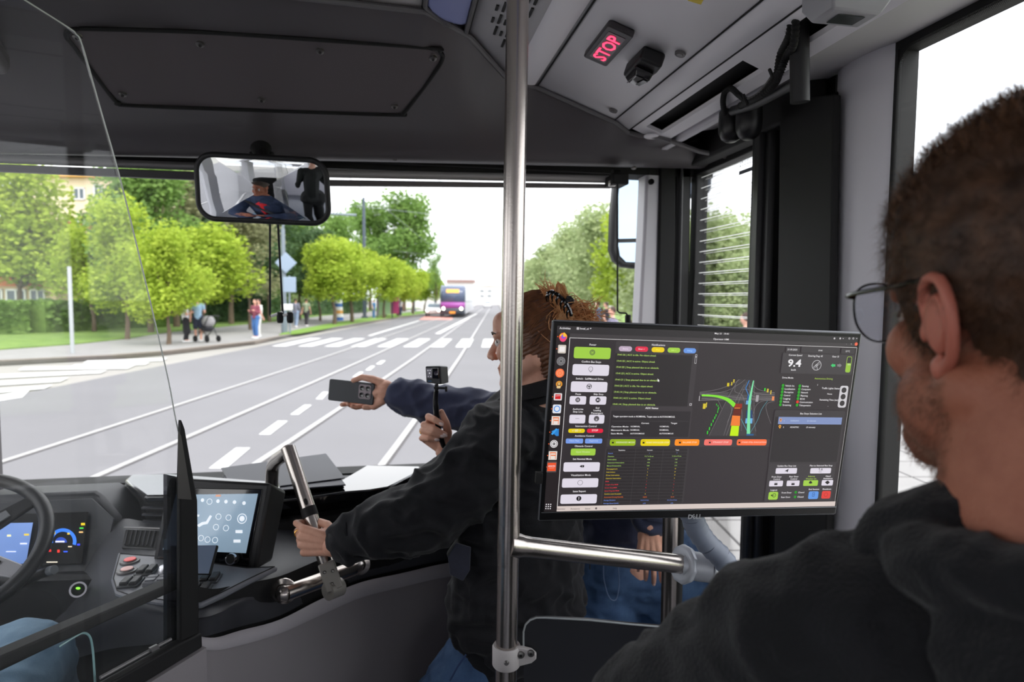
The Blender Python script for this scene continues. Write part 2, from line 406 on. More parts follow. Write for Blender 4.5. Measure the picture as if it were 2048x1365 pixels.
def tree(px, dist, topy, kind, label, group, wk=1., rz=0):
    """a tree in the direction of px, dist metres off, as tall as its crown's top stands over the horizon"""
    r = ray(px, 600); r.z = 0; r.normalize(); p = r*dist; depth = p.dot(FW)
    h = 1.89+(600-topy)/F*depth
    t, h0, n = TREE[kind]; s = h/h0
    z = .12
    if n[0] == 0:
        t.location = (p.x, p.y, z); t.rotation_euler.z = rz; t.scale = (s*wk, s*wk, s); t['label'] = label; o = t; WL[t] = V(p)
    else: o = dup(t, (p.x, p.y, z), rz, label=label, scale=(s*wk, s*wk, s))
    n[0] += 1; o['group'] = group; return o
G = 'trees left of the road'
tree(40, 47, 320, 'lime', 'yellow green tree rising over the orange banded building', G, .85, 1)
tree(186, 38, 470, 'round2', 'low green tree between the two left buildings', G, .8, 2)
tree(252, 31, 415, 'lime', 'light green tree over the hedge, behind the plexiglass edge', G, .72, 3)
tree(300, 36, 318, 'green', 'tall green tree just right of the cream building', G, .85, .5)
tree(352, 42, 300, 'brown', 'tall brownish tree above the couple with the stroller', G, 1.0, 2)
tree(335, 27, 470, 'lime', 'bright low tree right of the plexiglass edge', G, .85, 4)
tree(402, 35, 470, 'round2', 'bright green tree behind the man in pale blue', G, 1.1, 5)
tree(420, 52, 318, 'green', 'tall hazy green tree left of the interior mirror', G, .9, 5)
tree(462, 46, 330, 'dark', 'tall dark tree below the interior mirror', G, 1.0, 1.4)
tree(500, 38, 425, 'brown', 'grey brown thin tree left of the lamp post', G, .9, 3.4)
tree(538, 50, 395, 'dark', 'dark green tree behind the blind rods', G, .9, .4)
tree(598, 55, 432, 'green', 'green tree right of the lamp post', G, .9, 2.2)
tree(640, 52, 462, 'dark', 'dark tree behind the first lime street tree', G, .9, 5.2)
tree(680, 75, 430, 'green', 'hazy green tree beyond the lime street trees', G, .7, 1.2)
tree(740, 95, 412, 'green', 'left one of the two big hazy trees under the sky gap', G, .8, 3.2)
tree(808, 92, 395, 'green', 'tallest tree at the end of the left row', G, .9, 4.2)
tree(872, 80, 500, 'sparse', 'sparse bare branched tree above the tram', G, .6, 4.2)
tree(262, 62, 380, 'dark', 'dark tree behind the cream building corner', G, 1, 1)
tree(565, 62, 420, 'pale', 'pale green tree directly behind the lamp post arm', G, .9, 1)
G = 'lime street trees along the verge'
for i, (px, d, ty, k) in enumerate(((668, 44, 488, 'round'), (704, 48, 494, 'round2'), (768, 58, 522, 'round'), (795, 66, 533, 'round2'), (826, 74, 545, 'round'), (850, 84, 545, 'round2'))):
    tree(px, d, ty, k, ['first and nearest lime street tree, in front of a leaning trunk', 'second lime street tree, over the striped figure', 'third lime street tree, at the bus shelter', 'fourth lime street tree past the shelter', 'fifth lime street tree near the far pedestrian', 'last lime street tree beside the white car'][i], G, 1.0, i*1.3)
G = 'pale trees right of the road'
for i, (px, d, ty, k) in enumerate(((1065, 75, 515, 'pale'), (1105, 60, 478, 'pale'), (1150, 48, 440, 'pale'), (1205, 38, 405, 'pale'), (1262, 30, 400, 'lime'), (1300, 26, 430, 'pale'))):
    tree(px, d, ty, k, ['farthest pale tree right of the steel pole', 'second farthest pale tree right of the pole', 'pale drooping tree above the hair claw', 'tall pale tree left of the outside mirror', 'yellow green tree behind the outside mirror', 'pale tree behind the front corner pillar'][i], G, .9, i*1.1)
for i, (px, d, ty, k) in enumerate(((1405, 19, 425, 'pale'), (1450, 20, 425, 'pale'), (1500, 18, 505, 'pale'), (1555, 19, 470, 'pale'))):
    tree(px, d, ty, k, ['green tree at the left side of the door glass', 'tall pale tree in the middle of the door glass', 'lime tree at the right side of the door glass', 'pale tree hidden behind the door post'][i], 'trees seen through the door glass', .9, i*1.7)
for k, (t, h, n) in TREE.items():
    if n[0] == 0: bpy.data.objects.remove(t)
# hedges (leafy boxes)
def hedge(pts, z0, z1, wd, m, label, n=5000, ls=.09):
    rnd = random.Random(len(label)); vs = []; fs = []
    P = [V(p) for p in pts]; Ls = [(b-a).length for a, b in zip(P[:-1], P[1:])]
    for i in range(n):
        q = rnd.random()*sum(Ls); k = 0
        while q > Ls[k] and k < len(Ls)-1: q -= Ls[k]; k += 1
        d = (P[k+1]-P[k]).normalized(); nn = V((-d.y, d.x, 0))
        c = P[k]+d*q+nn*rnd.uniform(-wd/2, wd/2); c.z = z0+(z1-z0)*(rnd.random()**.6)*(1+.12*noise.noise(c*.8))
        nr = V((rnd.gauss(0, 1), rnd.gauss(0, 1), rnd.gauss(0, 1))).normalized(); x, y = perp(nr); s = ls*rnd.uniform(.6, 1.5); b = len(vs)
        vs += [c-x*s, c-y*s*.6, c+x*s, c+y*s*.6]; fs.append((b, b+1, b+2, b+3))
    base = MB().add(vs, fs)
    for a, b in zip(P[:-1], P[1:]):
        d = (b-a).normalized(); nn = V((-d.y, d.x, 0))*wd*.38
        base.prism([V((p.x, p.y, z0)) for p in (a-nn, b-nn, b+nn, a+nn)], (0, 0, (z1-z0)*.85))
    return base.build('hedge', m, smooth=0, noweld=True, kind='stuff', label=label, cat='hedge')
hedge([Z(-120, 672, .1), Z(60, 668, .1), Z(175, 660, .1), Z(320, 655, .1)], .1, 1.7, 2.0, L2, 'long clipped hedge along the lawn on the left', 9000, .12)
hedge([Z(330, 650, .1), Z(420, 645, .1), Z(520, 640, .1)], .1, 2.2, 2.0, L3, 'dark hedge behind the pedestrians', 6000, .14)
hedge([Z(600, 632, .1), Z(680, 628, .1), Z(720, 625, .1)], .1, 2.3, 2.5, L3, 'dark hedge behind the walking pair', 4000, .16)
hedge([Z(-200, 640, .1), Z(100, 640, .1), Z(400, 632, .1), Z(640, 624, .1)], .1, 3.4, 2.5, L3, 'tall dark thicket closing the park behind the left trees', 14000, .22)
hedge([RP(12, 12, .1), RP(12.5, 22, .1), RP(13, 40, .1)], .1, 1.6, 1.6, L4, 'low pale shrubs across the right pavement', 6000, .12)
# ---------------------------------------------------------------- buildings
M_cream = mat('cream_render', (236, 222, 190), .9, var=.04, vscale=1); M_or = mat('orange_render', (205, 120, 85), .9, var=.06)
M_wfr = mat('white_window_frame', (235, 235, 235), .6); M_wpn = mat('far_window_pane', (90, 105, 115), .15)
M_roof = mat('ochre_eaves', (205, 160, 90), .8)
def facade(name, px0, px1, dist, topy, boty_z, label, wins, m, bands=(), thick=8, eave=None, roofm=None):
    """wins: rects in photo pixels on the facade plane, which faces the camera's heading"""
    n = V((FW.x, FW.y, 0)).normalized(); p = n*dist
    a = PL(px0, 600, p, n); b = PL(px1, 600, p, n); ztop = PL((px0+px1)/2, topy, p, n).z
    a.z = b.z = boty_z; t = thing(name, (a+b)/2, label, 'building')
    q = [a, b, V((b.x, b.y, ztop)), V((a.x, a.y, ztop))]
    MB().prism(q, n*thick).build('wall', m, t, smooth=0)
    if eave:
        e0 = V((a.x, a.y, ztop))-n*.5; e1 = V((b.x, b.y, ztop))-n*.5
        MB().prism([e0, e1, e1+V((0, 0, eave)), e0+V((0, 0, eave))], n*(thick+1)).build('roof', roofm or M_roof, t, smooth=0)
    for (x0, y0, x1, y1, bm) in bands:
        c = [PL(x0, y0, p-n*.25, n), PL(x1, y0, p-n*.25, n), PL(x1, y1, p-n*.25, n), PL(x0, y1, p-n*.25, n)]
        z0 = (c[2].z+c[3].z)/2; z1 = (c[0].z+c[1].z)/2
        MB().prism([V((c[0].x, c[0].y, z0)), V((c[1].x, c[1].y, z0)), V((c[1].x, c[1].y, z1)), V((c[0].x, c[0].y, z1))], n*.24).build('band', bm, t, smooth=0)
    for (x0, y0, x1, y1) in wins:
        c0 = PL(x0, y0, p-n*.1, n); c1 = PL(x1, y1, p-n*.1, n); dx = V((c1.x-c0.x, c1.y-c0.y, 0)); W = dx.length; dx.normalize()
        mb = MB(); fr = .11
        def bar(u0, v0, u1, v1): mb.prism([V((c0.x, c0.y, 0))+dx*u0+V((0, 0, v0)), V((c0.x, c0.y, 0))+dx*u1+V((0, 0, v0)), V((c0.x, c0.y, 0))+dx*u1+V((0, 0, v1)), V((c0.x, c0.y, 0))+dx*u0+V((0, 0, v1))], n*.09)
        lo, hi = c1.z, c0.z
        bar(0, lo, W, lo+fr); bar(0, hi-fr, W, hi); bar(0, lo, fr, hi); bar(W-fr, lo, W, hi); bar(W/2-fr/2, lo, W/2+fr/2, hi)
        fo = mb.build('window', M_wfr, t, smooth=0)
        MB().prism([V((c0.x, c0.y, lo))+n*.03, V((c0.x, c0.y, lo))+dx*W+n*.03, V((c0.x, c0.y, hi))+dx*W+n*.03, V((c0.x, c0.y, hi))+n*.03], n*.03).build('pane', M_wpn, fo, smooth=0)
    return t
facade('apartment_building', 60, 268, 52, 356, 0, 'cream apartment building with ochre eaves behind the left trees',
       [(145, 375, 170, 400), (186, 369, 206, 398), (212, 370, 240, 396), (145, 440, 170, 470), (190, 440, 215, 470), (145, 510, 170, 540)], M_cream, eave=.4)
facade('apartment_building', -220, 112, 38, 445, 0, 'orange banded building with white window frames at the left edge',
       [(-100, 482, -60, 538), (-50, 482, -5, 538), (0, 482, 24, 538), (28, 482, 48, 538), (52, 482, 74, 538), (-40, 578, 5, 606), (10, 578, 52, 606), (58, 578, 90, 606)], mat('sand_render', (222, 200, 165), .9),
       bands=[(-220, 462, 60, 480, M_or), (-220, 545, 92, 572, M_or)], thick=6, eave=.25, roofm=M_or)
M_far = mat('far_white_render', (228, 224, 220), .9, var=.05, vscale=.2)
facade('apartment_building', 893, 948, 190, 566, 0, 'distant pale building with brown roof left of the road end', [(900, 575, 908, 580), (915, 575, 923, 580), (930, 575, 938, 580), (900, 588, 908, 594), (915, 588, 923, 594), (930, 588, 938, 594)], M_far, eave=1, roofm=mat('brown_roof', (150, 125, 120), .9))
facade('apartment_building', 940, 1004, 230, 572, 0, 'distant white building closing the end of the road', [(945, 580, 953, 585), (960, 580, 968, 585), (975, 580, 983, 585), (945, 590, 953, 595), (960, 590, 968, 595), (975, 590, 983, 595)], M_far, eave=.6, roofm=M_far)
facade('apartment_building', 790, 900, 120, 588, 0, 'long low white building behind the white car', [(800, 592, 812, 598), (820, 592, 832, 598), (840, 592, 852, 598), (865, 592, 877, 598)], M_far)
# ---------------------------------------------------------------- street furniture
M_pole = mat('grey_pole_paint', (125, 135, 145), .5, metal=.2)
def gp(px, dist):
    r = ray(px, 600); r.z = 0; return r.normalized()*dist
def hz(py, p): return CAM.z+(600-py)/F*V(p).dot(FW)
p = gp(568, 34); t = thing('lamp_post', p, 'grey lamp post with a diamond sign and long overhead arm, left of the walkers', 'lamp post')
MB().tube([p+V((0, 0, .1)), V((p.x, p.y, 2)), V((p.x, p.y, hz(462, p)))], [.16, .12, .10], 12).build('pole', M_pole, t)
a = V((p.x, p.y, hz(462, p))); MB().tube(catmull([a, a+V((.15, 0, .6)), a+V((.8, .1, .85)), a+V((3.6, .5, .85))], 4), .06, 8).build('arm', M_pole, t)
q = V((p.x+.15, p.y-.2, hz(530, p))); mb = MB(); mb.box((0, 0, 0), (.75, .04, .75), Matrix.Rotation(math.radians(45), 3, 'Y')); mb.v = [v+q for v in mb.v]
mb.build('diamond_sign', mat('sign_back', (150, 165, 185), .5, metal=.3), t, bevel=.02)
p = gp(579, 33); t = thing('traffic_sign', p, 'square backed traffic sign on a thin pole beside the lamp post', 'sign')
MB().tube([p+V((0, 0, .1)), V((p.x, p.y, hz(555, p)))], .04, 8).build('pole', M_pole, t)
MB().box((p.x+.02, p.y-.07, hz(573, p)), (.62, .05, .75)).build('panel', MATS['sign_back'], t, bevel=.05)
MB().box((p.x-.1, p.y-.1, hz(618, p)), (.5, .3, .3)).build('box', M_wfr, t, bevel=.04)
p = gp(141, 24); t = thing('sign_post', p, 'plain pale post in front of the hedge at left', 'post')
MB().tube([p+V((0, 0, .1)), V((p.x, p.y, hz(540, p)))], .055, 10).build('pole', mat('pale_post', (175, 180, 182), .5), t)
for px, d, ty, lab in ((729, 58, 400, 'dark tram mast left of the bus shelter'), (828, 95, 470, 'dark tram mast far along the verge'), (870, 110, 520, 'thin dark tram mast behind the tram'), (700, 46, 0, '')):
    if not lab: continue
    p = gp(px, d); t = thing('tram_mast', p, lab, 'mast', 'tram masts'); MB().tube([p+V((0, 0, .1)), V((p.x, p.y, hz(ty, p)))], [.17, .13], 10).build('pole', mat('dark_mast', (80, 90, 105), .6), t)
    MB().cyl(p+V((0, 0, .1)), p+V((0, 0, .3)), .3).build('base', MATS['dark_mast'], t)
p = gp(1384, 13); t = thing('crossing_sign', p, 'blue pedestrian crossing sign with bright yellow border seen low in the door glass', 'sign')
MB().tube([p+V((0, 0, .1)), V((p.x, p.y, hz(500, p)))], .03, 8).build('pole', M_pole, t)
def sgn(x0, y0, x1, y1, off, nm, m_): MB().bb(V((p.x+(x0-1384)/F*p.dot(FW), p.y-off, hz(y1, p))), V((p.x+(x1-1384)/F*p.dot(FW), p.y-off-.01, hz(y0, p)))).build(nm, m_, t, smooth=0)
sgn(1368, 573, 1399, 606, .05, 'border', mat('sign_yellow_green', (205, 235, 60), .5)); sgn(1371, 577, 1395, 602, .062, 'panel', mat('sign_blue', (40, 110, 190), .5))
k_ = p.dot(FW)/F; MB().prism([V((p.x+dx_*k_, p.y-.074, hz(yy, p))) for dx_, yy in ((-9, 600), (9, 600), (0, 580))], (0, -.004, 0)).build('triangle', mat('sign_white', (235, 238, 240), .5), t, smooth=0)
# tram wires
mb = MB()
for u, z in ((-1.85, 5.8), (-4.75, 5.8)): mb.tube([RP(u, 4, z), RP(u, 200, z)], .012, 5)
for d in (30, 62, 95): mb.tube([RP(-10, d, 6.6), RP(-3, d, 5.9), RP(8, d, 6.6)], .012, 5)
mb.build('tram_wires', mat('wire', (120, 125, 130), .6), label='thin overhead tram wires above the road', cat='wires')
# bus shelter
p = gp(778, 62); t = thing('bus_shelter', p, 'bus shelter with green and magenta posters under the lime trees', 'bus shelter')
R = Rz(math.atan2(RD.y, RD.x)-math.pi/2)
def shp(x, y, z, sx, sy, sz, nm, m_): MB().box(p+R @ V((x, y, z)), (sx, sy, sz), R).build(nm, m_, t, bevel=.02)
M_shf = mat('shelter_frame', (55, 60, 70), .5)
shp(0, 0, 2.45, 1.6, 5, .14, 'roof', M_shf)
for y in (-2.4, 2.4): shp(-.7, y, 1.25, .1, .1, 2.4, 'post', M_shf); shp(.7, y, 1.25, .1, .1, 2.4, 'post', M_shf)
shp(0, -2.35, 1.3, 1.1, .06, 1.7, 'poster', mat('poster_green', (170, 200, 160), .5)); shp(0, 2.35, 1.4, 1.2, .06, 2.0, 'poster', mat('poster_magenta', (170, 60, 110), .5))
shp(-.72, 0, 1.3, .03, 4.6, 2.0, 'back_panel', mat('shelter_glass', (150, 165, 165), .2)); shp(-.3, 0, .55, .4, 3, .06, 'bench', M_shf)
# tram
p = Z(905, 636, 0); R = Rz(math.atan2(RD.y, RD.x)-math.pi/2)
tr = thing('tram', p, 'tram with purple lower front and lit orange display coming down the road', 'tram')
def T(v): return p+R @ V(v)
w2 = 1.25
prof = [(0, .35), (-.15, 1.0), (0, 1.6), (.25, 2.6), (.55, 3.1), (1.0, 3.3)]
def strip(i0, i1, nm, m_, grow=0, wid=w2):
    mb = MB(); rows = []
    for (y, z) in prof[i0:i1+1]:
        rows.append([T((-wid, y+.35, z)), T((-wid*.8, y+.08-grow, z)), T((0, y-grow, z)), T((wid*.8, y+.08-grow, z)), T((wid, y+.35, z))])
    return MB().grid(rows).build(nm, m_, tr, smooth=60, solid=.05)
strip(0, 1, 'bumper', mat('tram_dark', (70, 75, 85), .5)); strip(1, 2, 'lower_front', mat('tram_purple', (150, 70, 150), .4)); strip(2, 4, 'windscreen', mat('tram_screen', (85, 95, 120), .1)); strip(4, 5, 'brow', mat('tram_brow', (120, 130, 150), .4))
mb = MB().prism([T((-w2, .35, .35)), T((w2, .35, .35)), T((w2, 1, 3.3)), T((-w2, 1, 3.3))], T((0, 26, 0))-T((0, 0, 0))); mb.build('body', mat('tram_side', (185, 185, 190), .4), tr, smooth=0, bevel=.05)
for i in range(8): MB().box(T((w2+.01, 3+i*2.9, 2.1)), (.04, 2.2, 1.0), R).build('side_window', M_wpn, tr, bevel=.05)
MB().box(T((0, .25, 2.75)), (1.3, .1, .34), R).build('display', mat('tram_display', (60, 30, 10), .5, emit=(255, 190, 90), es=2.0), tr)
M_hl = mat('headlight_lit', (255, 250, 235), .3, emit=(255, 245, 225), es=6)
for x in (-.9, .9): MB().ell(T((x, -.08, .95)), (.17, .08, .17)).build('headlight', M_hl, tr)
MB().box(T((0, -.2, .55)), (.6, .06, .2), R).build('number_plate', mat('plate_orange', (240, 150, 50), .5, emit=(240, 150, 50), es=.3), tr)
# cars
def car(p, rz, label, colr, lights, s=1):
    R = Rz(rz); t = thing('car', p, label, 'car')
    def Q(v): return V(p)+R @ (V(v)*s)
    prof = [(-2.1, .35), (-2.15, .75), (-1.9, .9), (-1.1, .98), (-.55, 1.42), (.9, 1.45), (1.6, 1.0), (2.05, .9), (2.1, .35)]
    mc = mat('car_paint_'+label[:5], colr, .3, coat=.5)
    MB().prism([Q((-.85, y, z)) for y, z in prof], Q((.85, 0, 0))-Q((-.85, 0, 0))).build('body', mc, t, bevel=.08)
    MB().prism([Q((-.7, y, z)) for y, z in [(-1.12, 1.0), (-.6, 1.38), (-.56, 1.40), (-1.05, 1.0)]], Q((.7, 0, 0))-Q((-.7, 0, 0))).build('windscreen', M_wpn, t, smooth=0)
    for sx in (-.87, .87):
        MB().prism([Q((sx, y, z)) for y, z in [(-.95, 1.0), (-.5, 1.35), (.8, 1.37), (1.4, 1.02)]], Q((.02 if sx > 0 else -.02, 0, 0))-Q((0, 0, 0))).build('side_window', M_wpn, t, smooth=0)
        for y in (-1.35, 1.35): MB().cyl(Q((sx*.85, y, .33)), Q((sx*1.0, y, .33)), .33*s).build('wheel', M_rub, t)
    if lights:
        for sx in (-.62, .62): MB().ell(Q((sx, -2.12, .68)), (.16, .06, .12)).build('headlight', M_hl, t)
    MB().box(Q((0, -2.16, .48)), (.5*s, .04, .12*s), R).build('number_plate', M_wfr, t)
RZ = math.atan2(RD.y, RD.x)-math.pi/2
car(Z(870, 633, 0), RZ, 'white car with lit headlights beside the tram', (225, 225, 228), True)
car(Z(975, 616, 0), RZ, 'small white car far down the road right of the tram', (232, 232, 232), False)
car(Z(812, 615, .1), RZ+1.5, 'pale car parked behind the far pedestrian', (210, 214, 220), False)
# ================================================================== PEDESTRIANS
M_hair = mat('brown_hair', (62, 42, 32), .7, bump=.2, bscale=80)
def cloth(name, c): return mat(name, c, .9, var=.12, vscale=6)
def walker(p, h, face, label, top, bottom, legs='long', stride=.12, arms=(0, 0), hairlong=False, sleeve='short', vox=.022, shoes=(235, 235, 235), group=None, skirt=False):
    """face: heading angle (0 = away along +Y); arms: forward bend of left/right forearm"""
    R = Rz(face); p = V(p); s = h/1.72
    t = thing('person', p, label, 'person', group)
    def Q(x, y, z): return p+R @ (V((x, y, z))*s)
    hipL, hipR = Q(-.09, 0, .92), Q(.09, 0, .92)
    knL, knR = Q(-.1, stride*.7+.03, .49), Q(.1, -stride*.4+.04, .49)
    anL, anR = Q(-.1, stride, .08), Q(.1, -stride*1.2, .09)
    chest, waist, neck, head = Q(0, -.01, 1.30), Q(0, 0, 1.02), Q(0, 0, 1.47), Q(0, .02, 1.61)
    A = []
    for i, sx in enumerate((-1, 1)):
        sh = Q(sx*.18, -.01, 1.40)
        if arms[i] > 0: el = Q(sx*.24, .02, 1.12); wr = Q(sx*.16, .27*arms[i], 1.10+.14*arms[i]); ha = Q(sx*.13, .27*arms[i]+.09, 1.12+.16*arms[i])
        else: el = Q(sx*.24, -.04*sx, 1.12); wr = Q(sx*.25, .08*sx, .88); ha = Q(sx*.25, .10*sx, .79)
        A.append((sh, el, wr, ha))
    b = MB()
    for hp, kn, an in ((hipL, knL, anL), (hipR, knR, anR)):
        b.chain([hp, kn, an], [.085*s, .055*s, .037*s], 8); b.cap(an, an+R @ V((0, .15, -.04))*s, .04*s, .03*s, 8)
    b.chain([waist, chest], [.115*s, .13*s], 10); b.cap(Q(-.1, 0, 1.36), Q(.1, 0, 1.36), .08*s, .08*s, 8); b.cap(hipL, hipR, .1*s, .1*s, 8)
    b.cap(Q(0, 0, 1.36), neck, .06*s, .052*s, 8); b.ell(head, (.075*s, .092*s, .112*s), R, 12, 8); b.cap(head+R @ V((0, .09, -.01))*s, head+R @ V((0, .1, -.03))*s, .016*s, .014*s, 6)
    for sx in (-1, 1): b.ell(head+R @ V((sx*.078, -.005, -.005))*s, (.012*s, .02*s, .032*s), R, 6, 5)
    for sh, el, wr, ha in A:
        b.chain([sh, el, wr], [.05*s, .038*s, .028*s], 8)
        b.cap(wr, ha, .032*s, .034*s, 8)
        d = (ha-wr).normalized(); x, y = perp(d)
        for k in range(4): b.cap(ha+x*(k-1.5)*.018*s, ha+x*(k-1.5)*.02*s+d*.07*s, .011*s, .009*s, 5)
    blob(b, 'body', M_skin, t, vox, 2)
    c = MB(); c.chain([waist, chest], [.135*s, .15*s], 10); c.cap(Q(-.11, 0, 1.38), Q(.11, 0, 1.38), .085*s, .085*s, 8); c.cap(Q(-.05, 0, .93), Q(.05, 0, .93), .13*s, .13*s, 8)
    for sh, el, wr, ha in A:
        if sleeve == 'long': c.chain([sh, el, wr], [.065*s, .052*s, .043*s], 8)
        else: c.cap(sh, (sh+el)/2, .066*s, .06*s, 8)
    blob(c, 'shirt', cloth('cloth_%d_%d_%d' % top, top), t, vox, 1)
    c = MB(); c.cap(hipL, hipR, .125*s, .125*s, 8)
    for hp, kn, an in ((hipL, knL, anL), (hipR, knR, anR)):
        if legs == 'long': c.chain([hp, kn, an+(kn-an)*.1], [.105*s, .075*s, .06*s], 8)
        else: c.cap(hp, hp.lerp(kn, .85), .105*s, .095*s, 8)
    if skirt: c.cap((hipL+hipR)/2, (knL+knR)/2+V((0, 0, -.05)), .13*s, .15*s, 10)
    blob(c, 'trousers' if not skirt else 'skirt', cloth('cloth_%d_%d_%d' % bottom, bottom), t, vox, 1)
    for an in (anL, anR):
        MB().cap(an+R @ V((0, -.03, -.04))*s, an+R @ V((0, .15, -.05))*s, .045*s, .038*s, 8).build('shoe', cloth('shoe_%d' % shoes[0], shoes), t)
    c = MB(); c.ell(head+R @ V((0, -.022, .03))*s, (.083*s, .09*s, .098*s), R, 12, 8)
    if hairlong: c.chain([head+R @ V((0, -.06, 0))*s, head+R @ V((0, -.08, -.18))*s, head+R @ V((0, -.06, -.3))*s], [.075*s, .07*s, .03*s], 8)
    blob(c, 'hair', M_hair, t, vox*.8, 1)
    return t, Q
def gpx(px, py, z=.11): return Z(px, py, z)
walker(gpx(372, 685), 1.68, -1.2, 'woman in white top and long black skirt beside the stroller', (225, 220, 225), (40, 38, 42), skirt=True, arms=(.8, .6), hairlong=True, stride=.05)
walker(gpx(397, 684), 1.82, .2, 'man in pale blue T-shirt and dark shorts pushing the stroller, seen from behind', (150, 180, 205), (50, 55, 70), legs='short', arms=(0, .9), stride=.1)
walker(gpx(512, 677), 1.72, 2.6, 'woman in maroon top and blue jeans alone at the kerb', (135, 70, 85), (70, 110, 165), arms=(.8, .7), hairlong=True, stride=.04, sleeve='long')
walker(gpx(519, 674), 1.72, 2.2, 'person in white hidden behind the woman in maroon', (225, 225, 220), (215, 215, 210), stride=.05)
walker(gpx(592, 655), 1.75, -.2, 'walker in grey jacket and pale blue jeans, left one of the walking pair', (120, 120, 135), (135, 150, 175), stride=.2, sleeve='long')
walker(gpx(613, 653), 1.75, -.2, 'walker in sage shirt and dark trousers, right one of the walking pair', (140, 150, 125), (60, 58, 62), stride=.16)
walker(gpx(801, 633), 1.75, 2.8, 'pedestrian in white top far along the pavement', (225, 225, 230), (50, 60, 90), stride=.1)
walker(gpx(748, 638), 1.7, 1.2, 'person in blue waiting at the bus shelter', (60, 120, 170), (60, 110, 160), stride=.03)
walker(gpx(826, 628), 1.7, 1.2, 'small far pedestrian in pink near the last lime tree', (205, 130, 140), (80, 70, 80), stride=.1)
for px, d, tp, lab in ((1174, 30, (215, 225, 235), 'bystander in white seen over the hair claw'), (1196, 28, (90, 140, 190), 'bystander in blue right of the hair claw'), (1213, 25, (40, 40, 50), 'dark clothed bystander left of the blind rod')):
    walker(gp(px, d)+V((0, 0, .12)), 1.7, 1.0, lab, tp, (60, 60, 80), stride=.1)
walker(gp(1226, 15)+V((0, 0, .12)), 1.62, 1.2, 'bystander in grey jacket just above the monitor edge', (120, 115, 135), (70, 70, 80), stride=.05, sleeve='long')
walker(gp(1494, 11)+V((0, 0, .12)), 1.58, .5, 'bystander in grey at the lower right of the door glass', (150, 150, 160), (60, 60, 70), stride=.05, sleeve='long')
# striped advertising pillar under the first street tree
p = gp(676, 53); t = thing('advertising_pillar', p, 'small colourful striped pillar under the first lime street tree', 'pillar')
for i, cc in enumerate(((70, 110, 170), (225, 225, 220), (215, 160, 90), (225, 225, 220), (70, 110, 170), (225, 225, 220), (120, 170, 90))):
    MB().cyl(p+V((0, 0, .1+.28*i)), p+V((0, 0, .1+.28*i+.27)), .42-.02*i, 14).build('band', cloth('band_%d' % cc[0], cc), t)
# stroller
p = gpx(414, 684); t = thing('stroller', p, 'black and grey baby stroller in front of the man in pale blue', 'stroller')
R = Rz(.9)
def S_(x, y, z): return p+R @ V((x, y, z))
M_st = mat('stroller_frame', (35, 35, 38), .4); mb = MB()
for sx in (-.24, .24):
    mb.tube([S_(sx, -.45, 1.05), S_(sx, -.1, .55), S_(sx, .35, .15)], .018, 6); mb.tube([S_(sx, -.1, .6), S_(sx, -.35, .12)], .018, 6)
mb.tube([S_(-.24, -.45, 1.05), S_(.24, -.45, 1.05)], .02, 6); mb.build('frame', M_st, t)
for sx in (-.26, .26):
    for y in (.36, -.36): MB().cyl(S_(sx-.02, y, .13), S_(sx+.02, y, .13), .13, 14).build('wheel', M_rub, t)
mb = MB(); mb.ell(S_(0, 0, .55), (.2, .38, .14), R, 10, 8); mb.build('seat', cloth('stroller_seat', (50, 50, 56)), t)
mb = MB(); mb.ell(S_(0, -.12, .82), (.24, .28, .24), R, 12, 8); mb.build('canopy', cloth('stroller_canopy', (150, 148, 150)), t)

# ================================================================== BUS SHELL
MB().bb((-1.48, -3.6, .25), (1.05, 2.42, .35)).build('floor', mat('bus_floor_vinyl', (118, 121, 130), .7, var=.12, vscale=30), kind='structure', smooth=0)
PR = [(-1.48, 2.34, 1.5), (-1.2, 2.40, 1.5), (-.85, 2.47, 1.46), (-.55, 2.55, 1.46), (.062, 2.55, 1.487), (.073, 2.55, 1.488), (.170, 2.55, 1.585), (.185, 2.55, 1.60), (.314, 2.535, 1.816), (.345, 2.534, 1.835), (.405, 2.528, 1.865), (.421, 2.528, 1.868), (.668, 2.445, 1.88), (.733, 2.43, 1.932), (.765, 2.42, 1.92), (.81, 2.405, 1.87), (.838, 2.39, 1.851)]
YB = -3.6
def cstrip(i0, i1, nm, m_, th=.02, **k):
    mb = MB(); rows = [[], []]
    for x, z, yf in PR[i0:i1+1]: rows[0].append(V((x, YB, z))); rows[1].append(V((x, yf, z)))
    mb.grid(rows); o = mb.build(nm, m_, smooth=50, recalc=False, **k)
    # thickness upward
    for f in o.data.polygons: pass
    md = o.modifiers.new('solid', 'SOLIDIFY'); md.thickness = th; md.offset = 1 if o.data.polygons[0].normal.z > 0 else -1
    return o
cstrip(0, 4, 'ceiling', M_cgrey, kind='structure')
cstrip(7, 9, 'ceiling_grille_panel', M_cgrey, kind='structure')
cstrip(4, 5, 'trim_1', M_black, kind='structure'); cstrip(6, 7, 'trim_2', M_black, kind='structure')
